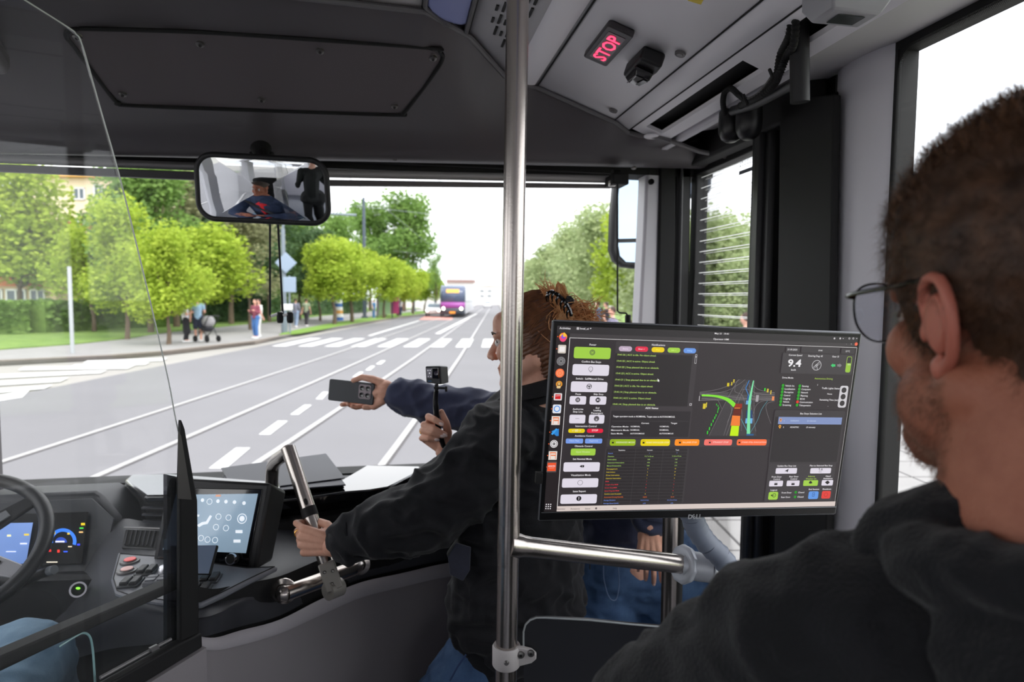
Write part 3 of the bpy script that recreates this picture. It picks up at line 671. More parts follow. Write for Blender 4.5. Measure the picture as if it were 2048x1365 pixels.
# rounded white cove between grille panel and display panel
mb = MB(); rows = []
for yy in (YB, None):
    row = []
    for i in range(7):
        a = math.pi*i/6; x = .375-.04*math.cos(a); z = 2.535-.012*math.sin(a)-.004*i/6
        yf = 1.82+.045*i/6; row.append(V((x, YB if yy is not None else yf, z)))
    rows.append(row)
mb.grid(rows).build('ceiling_cove', M_white, kind='structure', smooth=60)
cstrip(10, 11, 'trim_3', mat('cove_edge_grey', (150, 150, 154), .5), kind='structure')
cstrip(11, 12, 'ceiling_panel', M_white, kind='structure'); cstrip(12, 13, 'ceiling_strip', M_white, kind='structure')
MB().tube([(.668, YB, 2.445), (.668, 1.88, 2.445)], .0022, 6).build('trim_4', M_rub, kind='structure')
MB().tube([(.733, YB, 2.43), (.733, 1.93, 2.43)], .0022, 6).build('trim_5', M_rub, kind='structure')
MB().tube([(.421, YB, 2.527), (.421, 1.868, 2.527)], .0022, 6).build('trim_6', M_rub, kind='structure')
# slotted ceiling strip beside the door
a0, a1 = Z(1296, 247, 2.41), Z(1524, 116, 2.41)
mb = MB(); x0, x1, z0, z1 = .733, .838, 2.43, 2.39
def sz(x): return z0+(z1-z0)*(x-x0)/(x1-x0)
ys, ye = 1.30, 1.84   # slot extent
for (xa, xb, ya, yb) in ((x0, .757, YB, 1.9), (.808, x1, YB, 1.86), (.757, .808, YB, 1.06), (.757, .808, ye, 1.9), (.757, .808, 1.15, ys)):
    mb.prism([V((xa, ya, sz(xa))), V((xb, ya, sz(xb))), V((xb, yb, sz(xb))), V((xa, yb, sz(xa)))], (0, 0, .012))
mb.build('ceiling_slotted_strip', M_white, kind='structure', smooth=0)
MB().bb((.74, .9, 2.435), (.83, 1.9, 2.55)).build('trim_7', M_black, kind='structure')
# roof skin over everything so no sky leaks in
MB().bb((-1.5, YB, 2.60), (1.1, 2.1, 2.66)).build('roof_skin', M_white, kind='structure', smooth=0)
# ceiling light lens
mb = MB(); rows = [[], [], []]
rows = []
for i in range(9):
    a = math.pi*i/8; x = .1215-.0485*math.cos(a); z = 2.548-.016*math.sin(a)
    rows.append([V((x, YB+.02, z)), V((x, 1.43+.1*i/8, z)), V((x, 1.47+.1*i/8, z+.012))])
t = thing('ceiling_light', (.12, 0, 2.53), 'unlit lavender light strip lens in the ceiling left of the steel pole', 'light')
mb.grid(rows).build('lens', mat('light_lens', (150, 160, 215), .3, spec=.6), t)
MB().tube([(.070, YB, 2.545), (.070, 1.46, 2.545), (.12, 1.53, 2.54), (.175, 1.585, 2.545), (.175, YB, 2.545)], .006, 8).build('frame', mat('lens_frame_grey', (80, 78, 80), .5), t)
# grille slots in the grille panel
mb = MB()
def slot(xa, xb, y0, y1):
    za = 2.5475-(xa-.185)*.116; zb = 2.5475-(xb-.185)*.116
    mb.prism([V((xa, y0, za)), V((xb, y0, zb)), V((xb, y1, zb)), V((xa, y1, za))], (0, 0, .003))
for i, x in enumerate((.225, .240, .255, .270, .285, .300)):
    y = 1.15
    while y < 1.50+.03*i: slot(x, x+.006, y+.0 if i % 2 else y+.02, y+.045); y += .062
g = thing('speaker_grille', (.27, 1.4, 2.53), 'dark slotted speaker grille in the ceiling beside the pole', 'grille'); mb.build('slots', M_black, g, smooth=0)
# ---- front bulkhead (fascia)
TOP = [V((x, yf, z)) for x, z, yf in PR]+[V((.95, 1.88, 2.37)), V((1.08, 1.9, 2.36))]
def fz(x): return 2.296+(x+1.077)/(1.933)*.048
rows = []
def lipf(x): return 1
for P in TOP:
    b = V((P.x, 1.955, fz(P.x)+.045)); row = []
    for k in range(9):
        t_ = k/8; row.append(P.lerp(b, t_)+V((0, .0, .0)))
    for y, z in ((1.968, fz(P.x)+.028), (1.984, fz(P.x)+.014), (2.004, fz(P.x)+.005), (2.03, fz(P.x)), (2.06, fz(P.x)+.002), (2.075, fz(P.x)+.012)): row.append(V((P.x, y, z)))
    rows.append(row)
# refine across
R2 = []
for a, b in zip(rows[:-1], rows[1:]):
    n = max(1, int((b[0]-a[0]).length/.12))
    for i in range(n): R2.append([p.lerp(q, i/n) for p, q in zip(a, b)])
R2.append(rows[-1])
fas = MB().grid(R2).build('front_bulkhead', M_fasc, kind='structure', smooth=50)
FB = MB().grid(R2); FT = BVHTree.FromPolygons([tuple(v) for v in FB.v], FB.f)
def onf(px, py, lift=.002):
    r = ray(px, py).normalized(); h = FT.ray_cast(CAM, r)
    if h[0] is None: return PL(px, py, V((0, 1.7, 2.45)), V((0, -.32, -.95)))
    return h[0]-r*lift
# edge trim along the ceiling/bulkhead joint
MB().tube([p+V((0, -.006, -.006)) for p in TOP], .007, 8).build('trim_8', mat('joint_trim_grey', (110, 108, 110), .5), kind='structure')
# access panel with groove and screws
op = [(160, 57), (400, 64), (640, 80), (862, 96), (880, 103), (885, 118), (866, 150), (815, 218), (805, 228), (790, 230), (520, 221), (260, 211), (238, 205), (222, 192), (150, 95), (134, 76), (136, 62)]
ap = thing('access_panel', onf(500, 140), 'long dark bulkhead access panel with rounded slanted ends above the windscreen', 'panel')
pts = catmull([onf(x, y, .003) for x, y in op]+[onf(160, 57, .003)], 4)
MB().tube(pts[:-1], .0052, 8, closed=True).build('groove', M_black, ap)
TPl = [(138, 72), (160, 60), (400, 68), (640, 84), (862, 100), (881, 112)]; BPl = [(142, 84), (222, 188), (262, 208), (520, 217), (790, 226), (812, 214), (881, 116)]
def ip(L_, x):
    for (x0, y0), (x1, y1) in zip(L_[:-1], L_[1:]):
        if x <= x1: return y0+(y1-y0)*max(0, (x-x0))/(x1-x0)
    return L_[-1][1]
me = MB(); me.grid([[onf(x, ip(TPl, x)*(1-k/6)+max(ip(BPl, x), ip(TPl, x)+1)*k/6, .0035) for k in range(7)] for x in [140+740*i/48 for i in range(49)]]); me.build('plate', mat('access_plate', (92, 85, 88), .65, bump=.05, bscale=900), ap, smooth=60)
for x, y in ((154, 76), (400, 90), (640, 104), (866, 118), (245, 190), (523, 201), (789, 214)):
    p = onf(x, y, .0095); n = V((0, -.3, -.95)).normalized()
    s_ = MB().lathe([(0, 0), (.0065, 0), (.0095, .002), (.0095, .006), (.011, .008)], p-n*.004+n*.006, -n, 14).build('screw', M_bolt, ap)
    MB().lathe([(.0035, 0), (.0035, .002), (0, .002)], p+n*.0035, -n, 8).build('socket', M_black, s_)
# small fasteners on the lip
for i, (x, y) in enumerate(((255, 303), (790, 320), (1268, 338))):
    p = Y(x, y, 2.02); MB().lathe([(0, 0), (.007, 0), (.009, .003), (.009, .006)], p, (0, .3, 1), 12).build('lip_screw', M_bolt, label=['small screw on the bulkhead lip left of the interior mirror', 'small screw on the bulkhead lip right of the interior mirror', 'small screw on the bulkhead lip near the right corner'][i], cat='screw')
# driver locker with vent at upper left
t = thing('driver_locker', (-1.0, 1.3, 2.3), 'dark overhead locker with vent slots above the driver at the left edge', 'locker')
MB().prism([V((-1.19, 0.2, 2.40)), V((-.80, .2, 2.50)), V((-.80, 1.40, 2.50)), V((-.84, 1.62, 2.43)), V((-1.19, 1.55, 2.38))], (0, 0, -.05)).build('box', M_fasc, t, bevel=.015)
for i in range(4):
    MB().bb((-1.12+.0*i, 1.05+.055*i, 2.343), (-.9, 1.075+.055*i, 2.352)).build('vent_slot', M_black, t, smooth=0)
# ---- blind roller and header above the windscreen
def hpoly(pxs, y, dy, name, m_, parent=None, **k):
    return MB().prism([Y(a, b, y) for a, b in pxs], (0, dy, 0)).build(name, m_, parent, **k)
hpoly([(-140, 283), (-140, 312), (640, 336), (1232, 358), (1232, 338), (640, 316)], 2.125, .03, 'header_recess', M_black, kind='structure', smooth=0)
t = thing('roller_blind', Y(200, 330, 2.05), 'grey roller blind cassette over the driver side of the windscreen', 'blind')
MB().tube([Y(-160, 312, 2.062), Y(640, 343, 2.062)], .012, 12).build('tube', M_alu, t)
hpoly([(-160, 322), (-160, 336), (640, 370), (640, 353)], 2.05, .02, 'bottom_bar', mat('blind_bar_dark', (70, 68, 70), .5), t, bevel=.003)
t = thing('roller_blind', Y(930, 360, 2.05), 'pale roller blind cassette over the door side of the windscreen', 'blind')
MB().tube([Y(643, 347, 2.062), Y(1224, 359, 2.062)], .013, 12).build('tube', mat('pale_aluminium', (170, 168, 166), .4, metal=.3), t)
hpoly([(643, 359), (643, 371), (1224, 376), (1224, 368)], 2.05, .02, 'bottom_bar', mat('blind_bar_grey', (105, 100, 98), .5), t, bevel=.003)
MB().cyl(Y(1224, 352, 2.04), Y(1238, 353, 2.04), .022).build('end_cap', M_black, t); MB().bb(Y(1226, 346, 1.975), Y(1240, 378, 2.06)).build('bracket', M_black, t, bevel=.004)
MB().bb(Y(1219, 360, 2.0), Y(1229, 374, 2.015)).build('fitting', mat('bright_metal', (225, 222, 218), .2, metal=.8), t, bevel=.003)
# blind pull rods
for i, (P, lab) in enumerate((([(540, 336), (540, 630), (542, 633), (560, 627)], 'left thin black blind rod hanging under the interior mirror'), ([(552, 336), (557, 470), (566, 632), (580, 627)], 'right thin black blind rod hanging under the interior mirror'), ([(1235, 350), (1235, 622), (1239, 626), (1252, 627), (1256, 632)], 'thin black blind rod with a bent foot in front of the outside mirror'))):
    t = thing('blind_rod', Y(*P[1], 1.98), lab, 'rod'); MB().tube([Y(a, b, 1.98) for a, b in P], .0032, 8).build('rod', M_black, t)
    q = Y(*P[-1], 1.98); MB().lathe([(0, 0), (.008, .001), (.010, .010), (.010, .030), (.007, .034), (0, .034)], q+V((0, 0, -.030)), (0, 0, 1), 12).build('end_knob', M_black, t)
    if i < 2: MB().tube([Y(P[-2][0], P[-2][1], 1.975), q+V((.008, 0, .003))], .0045, 8).build('clip', mat('white_clip', (225, 225, 225), .4), t)
# ---- windscreen, pillars
wt = [(-1.45, 2.16, 2.32), (1.0, 2.16, 2.36), (.99, 2.50, 1.22), (-1.45, 2.50, 1.22)]
MB().bb((-1.45, 2.42, .3), (1.04, 2.52, 1.225)).build('wall_front_lower', M_black, kind='structure', smooth=0)
MB().bb((-1.45, 1.80, .3), (-.35, 1.84, 1.20)).build('wall_cab_front', M_black, kind='structure', smooth=0)
MB().prism([V(p) for p in wt], (0, .006, 0)).build('window_1', M_wglass, kind='structure', smooth=0)
MB().bb((-1.52, 2.0, .3), (-1.44, 2.6, 2.6)).build('wall_front_left', M_fasc, kind='structure', smooth=0)
MB().bb((-1.5, 2.10, 2.33), (1.12, 2.2, 2.66)).build('wall_front', M_black, kind='structure', smooth=0)
M_pil = mat('pale_pillar_plastic', (214, 212, 218), .5)
hpoly([(1293, 333), (1322, 333), (1318, 480), (1312, 760), (1306, 1365), (1262, 1365), (1279, 640), (1287, 480)], 2.10, .08, 'trim_9', M_pil, kind='structure', bevel=.01)
MB().lathe([(0, 0), (.007, 0), (.010, -.002), (.010, .006)], Y(1302, 364, 2.095), (0, -1, 0), 14).build('pillar_plug', M_rub, label='dark plug in the pale front corner pillar', cat='plug')
hpoly([(1322, 300), (1352, 296), (1352, 480), (1344, 760), (1338, 1365), (1305, 1365), (1312, 760), (1318, 480)], 2.09, .09, 'trim_10', M_black, kind='structure', bevel=.006)
hpoly([(1352, 300), (1384, 300), (1378, 640), (1366, 1365), (1337, 1365), (1344, 760)], 2.10, .07, 'trim_11', M_blackp, kind='structure', bevel=.006)
MB().tube([Y(1364, 330, 2.09), Y(1357, 660, 2.09), Y(1350, 1365, 2.09)], .006, 8).build('trim_12', mat('seal_dark', (60, 60, 62), .4), kind='structure')
# pillar front upper right corner (bulkhead side cheek)
# ---- right wall pieces in the plane x=1.05
def xpoly(pxs, x, dx, name, m_, parent=None, **k):
    return MB().prism([X(a, b, x) for a, b in pxs], (dx, 0, 0)).build(name, m_, parent, **k)
ZT = 2.62
MB().prism([V((1.05, 2.2, ZT)), V((1.05, 2.2, 2.375)), V((1.05, 1.38, 2.39)), V((1.05, 1.38, ZT))], (.05, 0, 0)).build('wall_right', M_black, kind='structure', smooth=0)
MB().prism([V((.84, -3.6, 2.40)), V((1.06, -3.6, 2.44)), V((1.06, 1.84, 2.44)), V((.84, 1.84, 2.40))], (0, 0, .02)).build('ceiling_side', M_cgrey, kind='structure', smooth=0)
# grey slanted trim beside header
xpoly([(1322, 283), (1322, 300), (1520, 190), (1578, 150), (1578, 122)], .86, .02, 'trim_13', M_pil, kind='structure', smooth=0)
# door leaf
dr = MB(); A = lambda px, py: X(px, py, 1.05)
o4 = [V((1.05, 2.125, 2.375)), V((1.05, 1.60, 2.39)), V((1.05, 1.60, .40)), V((1.05, 2.125, .40))]
i4 = [V((1.05, 2.085, 2.335)), V((1.05, 1.675, 2.340)), V((1.05, 1.675, .55)), V((1.05, 2.085, .55))]
def frame(mb, o, i, vec):
    vec = V(vec)
    for k in range(4):
        k2 = (k+1) % 4; mb.prism([o[k], o[k2], i[k2], i[k]], vec)
    return mb
door = frame(MB(), o4, i4, (.045, 0, 0)).build('door_1', M_blackp, kind='structure', bevel=.004)
gl = MB().prism([v+V((.02, 0, 0)) for v in i4], (.005, 0, 0)).build('pane', M_wglass, door, smooth=0)
M_hl2 = mat('glass_line', (245, 245, 245), .5, trans=.85)
for k in range(23):
    zz = 2.325-.0372*k
    MB().bb((1.066, 1.68, zz-.0014), (1.0665, 2.08, zz+.0014)).build('heating_line', M_hl2, door, smooth=0)
    if k < 16: MB().bb((1.083, 1.68, zz-.0064), (1.0835, 2.08, zz-.0046)).build('heating_line', M_hl2, door, smooth=0)
MB().tube([V((1.045, 2.07, 2.0)), V((1.03, 2.068, 1.5))], .003, 6).build('seal', M_rub, door)
# glass maker's mark, seen from inside
vs, fs, wd = text_geo('gbooe\u25AA', .034, .0); tw = 1
mb = MB(); q0 = X(1479, 334, 1.066); q1 = X(1507, 322, 1.066); dx_ = (q1-q0); sc_ = abs(dx_.y)/max(wd, .001)
mb.add([q0+V((0, -v[0]*sc_, v[1]*sc_*.9)) for v in vs], fs); mb.build('maker_mark', mat('mark_grey', (96, 100, 110), .6), door, smooth=0)
mb = MB().bb(X(1478, 343, 1.066), X(1508, 340, 1.0663)); mb.build('maker_mark', MATS['mark_grey'], door, smooth=0)
# second door leaf folded: wide black panel
MB().bb((1.03, 1.30, .40), (1.10, 1.60, 2.39)).build('door_2', M_black, kind='structure', bevel=.008)
MB().bb((1.00, 1.555, .40), (1.05, 1.66, 2.36)).build('door_post', M_blackp, kind='structure', bevel=.012)
MB().bb((.985, 1.585, .40), (1.02, 1.625, 2.36)).build('trim_14', mat('post_edge_dark', (38, 38, 40), .4), kind='structure', bevel=.01)
xpoly([(1531, 193), (1667, 187), (1650, 1100), (1640, 1365), (1590, 1365)], 1.0, .03, 'door_cover', M_black, kind='structure', bevel=.004) if 0 else None
mb = MB().prism([X(1560, 200, .985), X(1667, 189, .985), X(1652, 1085, .985), X(1646, 1365, .985), X(1545, 1365, .985)], (.02, 0, 0)); mb.build('trim_15', M_black, kind='structure', bevel=.003)
# pale pillar between door and side window
MB().prism([V((a, b, .35)) for a, b in ((1.052, 1.178), (1.046, 1.178), (1.034, 1.192), (1.024, 1.212), (1.017, 1.24), (1.016, 1.28), (1.021, 1.32), (1.034, 1.352), (1.052, 1.37))], (0, 0, 2.25)).build('wall_right_pillar', M_pil, kind='structure', smooth=50)
MB().bb((1.052, 1.20, .35), (1.10, 1.37, 2.60)).build('trim_18', M_black, kind='structure', smooth=0)
p = X(1672, 108, 1.033); MB().lathe([(0, -.002), (.008, -.002), (.010, 0), (.012, .004), (.012, .006)], p, (1, 0, 0), 16).build('pillar_plug', mat('grey_plug', (135, 132, 134), .5), label='grey round plug near the top of the pale door pillar', cat='plug')
# side window with black border
MB().bb((1.04, -3.2, 2.42), (1.09, 1.22, ZT)).build('wall_right_top', M_black, kind='structure', smooth=0)
MB().bb((1.03, -3.6, .35), (1.09, 1.19, 1.22)).build('wall_right_lower', M_pil, kind='structure', smooth=0)
MB().bb((1.03, -3.6, 1.22), (1.09, -3.2, ZT)).build('wall_right_rear', M_pil, kind='structure', smooth=0)
MB().bb((1.0402, 1.176, 1.22), (1.09, 1.25, 2.42)).build('trim_16', M_black, kind='structure', smooth=0)
# rounded corner + dotted frit
mb = MB(); cy_, cz_ = 1.176, 2.42; rr_ = .045; P = [V((1.041, cy_, cz_))]
for i in range(9): a = math.radians(90*i/8); P.append(V((1.041, cy_-rr_+rr_*math.cos(a)*1, cz_-rr_+rr_*math.sin(a))))
mb.add(P, [(0, i, i+1) for i in range(1, 9)]); wb = mb.build('window_2_corner', M_black, kind='structure', smooth=0)
MB().bb((1.045, -3.2, 1.22), (1.050, 1.176, 2.42)).build('window_2', M_wglass, kind='structure', smooth=0)
vs = []; fs = []
def dot(y, z, r):
    b = len(vs); vs.extend([V((1.0405, y+r*math.cos(k*math.pi/3), z+r*math.sin(k*math.pi/3))) for k in range(6)]); fs.append(tuple(range(b, b+6)))
for rw in range(5):
    r = .0014-.0002*rw; o_ = .0026*(rw+.5)
    y = cy_-rr_
    while y > .2: dot(y+(.0015 if rw % 2 else 0), cz_-o_, r); y -= .003
    z = cz_-rr_
    while z > 1.3: dot(cy_-o_, z+(.0015 if rw % 2 else 0), r); z -= .003
    for k in range(22):
        a = math.radians(90*k/22); R_ = rr_-o_; dot(cy_-rr_+R_*math.cos(a), cz_-rr_+R_*math.sin(a), r)
MB().add(vs, fs).build('window_2_frit', M_black, kind='structure', smooth=0, noweld=True)
# left wall with windows (seen in the mirror)
for a, b, nm in (((-1.50, -3.6, .3), (-1.44, 2.1, 1.3), 'wall_left_lower'), ((-1.50, -3.6, 2.32), (-1.44, 2.1, 2.66), 'wall_left_top'), ((-1.50, 1.55, 1.3), (-1.42, 1.68, 2.32), 'wall_left_post'), ((-1.50, .55, 1.3), (-1.42, .72, 2.32), 'wall_left_post.001'), ((-1.50, -.9, 1.3), (-1.42, -.7, 2.32), 'wall_left_post.002'), ((-1.50, -2.4, 1.3), (-1.42, -2.2, 2.32), 'wall_left_post.003')):
    MB().bb(a, b).build(nm, M_pil, kind='structure', smooth=0)
MB().bb((-1.475, -3.6, 1.3), (-1.47, 2.1, 2.32)).build('window_3', M_wglass, kind='structure', smooth=0)
for a, b, nm in (((-1.5, -3.66, .3), (1.1, -3.6, 1.3), 'wall_back_lower'), ((-1.5, -3.66, 2.2), (1.1, -3.6, 2.66), 'wall_back_top')): MB().bb(a, b).build(nm, M_pil, kind='structure', smooth=0)
MB().bb((-1.47, -3.64, 1.3), (1.08, -3.63, 2.2)).build('window_4', M_wglass, kind='structure', smooth=0)
# ================================================================== CEILING THINGS
c0, c1 = V((.421, 0, 2.528)), V((.668, 0, 2.445)); cu = (c1-c0).normalized(); cn = V((cu.z, 0, -cu.x))   # panel normal, downwards
CU, CV = V((0, -1, 0)), -cu
def onp(px, py, lift=0): return PL(px, py, c0+cn*lift, cn)
# STOP sign
q = [onp(a, b) for a, b in ((1224, 38), (1272, 62), (1214, 124), (1168, 99))]; ctr = sum(q, V())/4
W_ = ((q[0]-q[3]).length+(q[1]-q[2]).length)/2; H_ = ((q[0]-q[1]).length+(q[2]-q[3]).length)/2
t = thing('stop_sign', ctr, 'small ceiling display box with glowing red STOP lettering', 'sign')
def cpt(u, v, h, c=None): return (c or ctr)+CU*u+CV*v+cn*h
fr = [cpt(x, y, 0) for x, y in rrect(W_, H_, .008)]
MB().prism(fr, cn*.016).build('housing', mat('sign_housing_grey', (62, 58, 62), .45), t, bevel=.003)
MB().prism([cpt(x, y, .016) for x, y in rrect(W_*.78, H_*.66, .003)], cn*.001).build('screen', mat('sign_screen', (92, 62, 74), .25), t, smooth=0)
vs, fs, wd = text_geo('STOP', 1, .02); sc1 = W_*.70/wd; hh = H_*.52/.73
MB().add([cpt(-W_*.35+v[0]*sc1, -H_*.26+v[1]*hh, .0180) for v in vs], fs).build('lettering', mat('stop_red_light', (255, 70, 110), .5, emit=(255, 60, 100), es=1.6), t, smooth=0, noweld=True)
# black camera device
ctr2 = onp(1288, 118); t = thing('ceiling_camera', ctr2, 'black angular camera unit on the white ceiling panel right of the lit sign', 'camera')
def c2(u, v, h): return cpt(u, v, h, ctr2)
MB().prism([c2(x, y, 0) for x, y in ((.062, .026), (.066, -.030), (.030, -.034), (-.045, -.030), (-.058, -.012), (-.05, .026))], cn*.035).build('housing', M_blackp, t, bevel=.006)
mb = MB(); a = [c2(.028, .022, .035), c2(.028, -.028, .035), c2(-.060, -.022, .030), c2(-.060, .018, .030)]; b = [c2(.024, .012, .056), c2(.024, -.024, .056), c2(-.052, -.016, .044), c2(-.052, .006, .044)]
mb.add(a+b, [(0, 1, 2, 3), (4, 7, 6, 5), (0, 4, 5, 1), (1, 5, 6, 2), (2, 6, 7, 3), (3, 7, 4, 0)]); mb.build('lens_block', M_gloss, t, bevel=.003)
MB().tube([c2(.024, .014, .057), c2(-.052, .008, .045)], .0012, 6).build('edge_strip', M_alu, t)
MB().prism([c2(.02, -.022, .0565), c2(-.03, -.018, .050), c2(-.03, -.008, .050), c2(.02, -.010, .0565)], cn*.001).build('window', mat('dark_lens', (60, 62, 64), .1), t, smooth=0)
for i, (x, y) in enumerate(((1361, 106), (1227, 220))):
    MB().lathe([(0, .006), (.007, .006), (.008, .004), (.012, .005), (.013, .001), (.013, 0)], onp(x, y), cn, 20).build('ceiling_lock', mat('grey_lock', (105, 102, 102), .4), label=['round grey ceiling lock right of the black camera unit', 'round grey ceiling lock near the front edge of the ceiling panel'][i], cat='lock')
MB().prism([onp(x, y, .001) for x, y in ((1372, -14), (1411, -8), (1402, 9), (1376, 1))], cn*.0006).build('yellow_sticker', mat('yellow_sticker', (230, 205, 60), .5), label='yellow sticker on the ceiling panel at the top edge', cat='sticker', smooth=0)
p = Z(1301, 260, 2.40); MB().lathe([(0, .004), (.02, .004), (.024, .001), (.024, -.003)], V((.79, 1.875, 2.402)), (0, 0, -1), 20).build('ceiling_spot', M_white, label='small round pale spot light cap at the front end of the slotted strip', cat='light')
# ---- door mechanism
def dx(px, py, x=.93): return X(px, py, x)
t = thing('door_mechanism', dx(1480, 240), 'black door drive above the door with two domed motors, arm and corrugated hose', 'door drive')
MB().tube([X(1598, 22, .785), X(1600, 205, .80)], .0175, 16, flat=1.1).build('vertical_pipe', M_blackp, t)
MB().tube([X(1600, 160, .80), dx(1510, 208, .83), dx(1466, 222, .85)], .012, 12).build('arm', M_blackp, t)
for i, (x, y) in enumerate(((1462, 250), (1498, 243))):
    c = dx(x, y, .88); MB().lathe([(a_*1.12, b_*1.15) for a_, b_ in [(.0, -.040), (.012, -.039), (.022, -.032), (.028, -.018), (.029, 0), (.028, .030), (.02, .036), (0, .037)]], c, (0, 0, 1), 22).build('motor_dome', mat('dome_black', (30, 30, 32), .35), t)
hz_ = catmull([dx(1592, 25, .75), dx(1588, 85, .76), dx(1572, 115, .78), dx(1558, 150, .775), dx(1545, 172, .78), dx(1515, 195, .785), dx(1480, 212, .80)], 14)
MB().tube(hz_, [.0085 if i % 2 else .0065 for i in range(len(hz_))], 10).build('corrugated_hose', M_rub, t)
hz_ = catmull([dx(1582, 25, .75), dx(1578, 70, .76), dx(1560, 110, .78), dx(1552, 150, .775), dx(1530, 180, .785), dx(1500, 203, .79), dx(1478, 190, .79), dx(1462, 177, .79), dx(1450, 184, .795), dx(1446, 203, .81), dx(1449, 228, .84)], 12)
MB().tube(hz_, [.0075 if i % 2 else .0058 for i in range(len(hz_))], 10).build('corrugated_hose', M_rub, t)
MB().tube(catmull([dx(1545, 150, .77), dx(1530, 172, .775), dx(1512, 190, .78), dx(1490, 200, .785)], 6), .0028, 8).build('cable', mat('grey_cable', (70, 68, 66), .5), t)
for x, y in ((1544, 148), (1492, 199)): MB().tube([dx(x-5, y-9, .77), dx(x+3, y+10, .77)], .0035, 8).build('cable_tie', M_black, t)
MB().tube([dx(1312, 240, .86), dx(1316, 300, .86)], .010, 12).build('bracket_post', M_blackp, t)
MB().tube([dx(1311, 300, .88), dx(1360, 290, .92), dx(1400, 280, .97)], [.008, .009, .012], 12, flat=.7).build('lever', M_blackp, t)
MB().cyl(dx(1308, 302, .87), dx(1318, 302, .87), .006).build('bolt', M_bolt, t)
MB().bb(V((.985, 1.40, 2.35)), V((1.048, 2.05, 2.44))).build('rail', M_black, t, bevel=.01)
# ---- sensor box top right
t = thing('passenger_sensor', X(1700, 30, .86), 'pale grey ceiling sensor box with a dark window above the pillar', 'sensor')
cc = V((.90, 1.02, 2.375))
q = [Z(1625, 30, 2.335), Z(1664, 57, 2.335), Z(1752, 44, 2.335), Z(1760, 20, 2.335), Z(1690, 8, 2.335)]
bot = [(1632, 40), (1690, 60), (1722, 58), (1750, 36), (1690, 14), (1660, 16)]
z0 = 2.345; P = [Z(a, b, z0) for a, b in bot]; c = sum(P, V())/len(P)
xs = [p.x for p in P]; ys = [p.y for p in P]
bx0, bx1, by0, by1 = min(xs)-.004, max(xs)+.004, min(ys)-.002, max(ys)+.002
mb = MB(); lo = [V((bx0+.012, by0+.012, z0)), V((bx1-.012, by0+.012, z0)), V((bx1-.012, by1-.012, z0)), V((bx0+.012, by1-.012, z0))]
mid = [V((bx0, by0, z0+.022)), V((bx1, by0, z0+.022)), V((bx1, by1, z0+.022)), V((bx0, by1, z0+.022))]; hi = [v+V((0, 0, .05)) for v in mid]
mb.add(lo+mid+hi, [(0, 1, 2, 3), (8, 11, 10, 9)]+[(i, (i+1) % 4, 4+(i+1) % 4, 4+i) for i in range(4)]+[(4+i, 4+(i+1) % 4, 8+(i+1) % 4, 8+i) for i in range(4)])
M_sens = mat('sensor_shell', (168, 168, 172), .45); mb.build('shell', M_sens, t, bevel=.004)
MB().prism([c+(v-c)*.55+V((0, 0, -.001)) for v in lo], (0, 0, -.001)).build('window', mat('sensor_window', (62, 68, 66), .2), t, smooth=0)
mb = MB()
for i in range(3): mb.cyl(V((bx0-.001, c.y-.01+.01*i, z0+.037)), V((bx0+.001, c.y-.01+.01*i, z0+.037)), .0022, 8)
mb.build('indicator_holes', M_black, t)
MB().bb((bx0-.0012, c.y-.03, z0+.062), (bx0-.0002, c.y+.02, z0+.066)).build('orange_strip', mat('orange_strip', (225, 150, 40), .5), t, smooth=0)
# ---- interior mirror (convex, really reflecting)
Mc = Y(524, 380, 1.80); drv = V((-.80, .62, 1.80))
mn = ((CAM-Mc).normalized()+(drv-Mc).normalized()).normalized()
mx_ = mn.cross(V((0, 0, 1))).normalized()*-1; mz_ = mx_.cross(mn)*-1
if mz_.z < 0: mz_ = -mz_
if mx_.x < 0: mx_ = -mx_
_ro = math.radians(1.5); mx_, mz_ = mx_*math.cos(_ro)-mz_*math.sin(_ro), mz_*math.cos(_ro)+mx_*math.sin(_ro)
MW, MH, MR = .346, .176, 1.05
t = thing('interior_mirror', Mc, 'wide convex interior mirror with black frame showing the driver', 'mirror')
def mout(k, n=8):
    pts = rrect(MW*k, MH*(1-(1-k)*MW/MH), .045*k, n); return [(x*(1-.03*(y/MH)), y) for x, y in pts]
def mp_(x, y, h=0): return Mc+mx_*x+mz_*y+mn*(h-(x*x+y*y)/(2*MR))
mb = MB(); ring = mout(1); n = len(ring); rows = []
for k in range(9):
    rows.append([mp_(x*(1-k/8.)*.945, y*(1-k/8.)*.90, .004) for x, y in ring+ring[:1]])
mb.grid(rows).build('glass', mat('mirror_silver', (225, 228, 230), .0, metal=1., spec=1), t, smooth=180)
mb = MB(); mb.tube([mp_(x*.975, y*.95, 0) for x, y in ring], .0085, 10, closed=True, flat=1.0); mb.build('frame', M_blackp, t)
mb = MB(); rows = []
for s_, h in ((.98, -.004), (.97, -.018), (.85, -.030), (.4, -.036), (.01, -.037)): rows.append([mp_(x*s_, y*s_, h) for x, y in ring+ring[:1]])
mb.grid(rows).build('back_shell', M_black, t)
MB().tube([mp_(.0, .07, -.02), Y(524, 312, 1.93), Y(522, 298, 1.95)], [.012, .02, .03], 14).build('mount', M_black, t)
MB().prism([Y(496, 302, 1.94), Y(548, 303, 1.94), Y(540, 322, 1.94), Y(505, 322, 1.94)], (0, .03, 0)).build('mount_foot', M_black, t, bevel=.006)
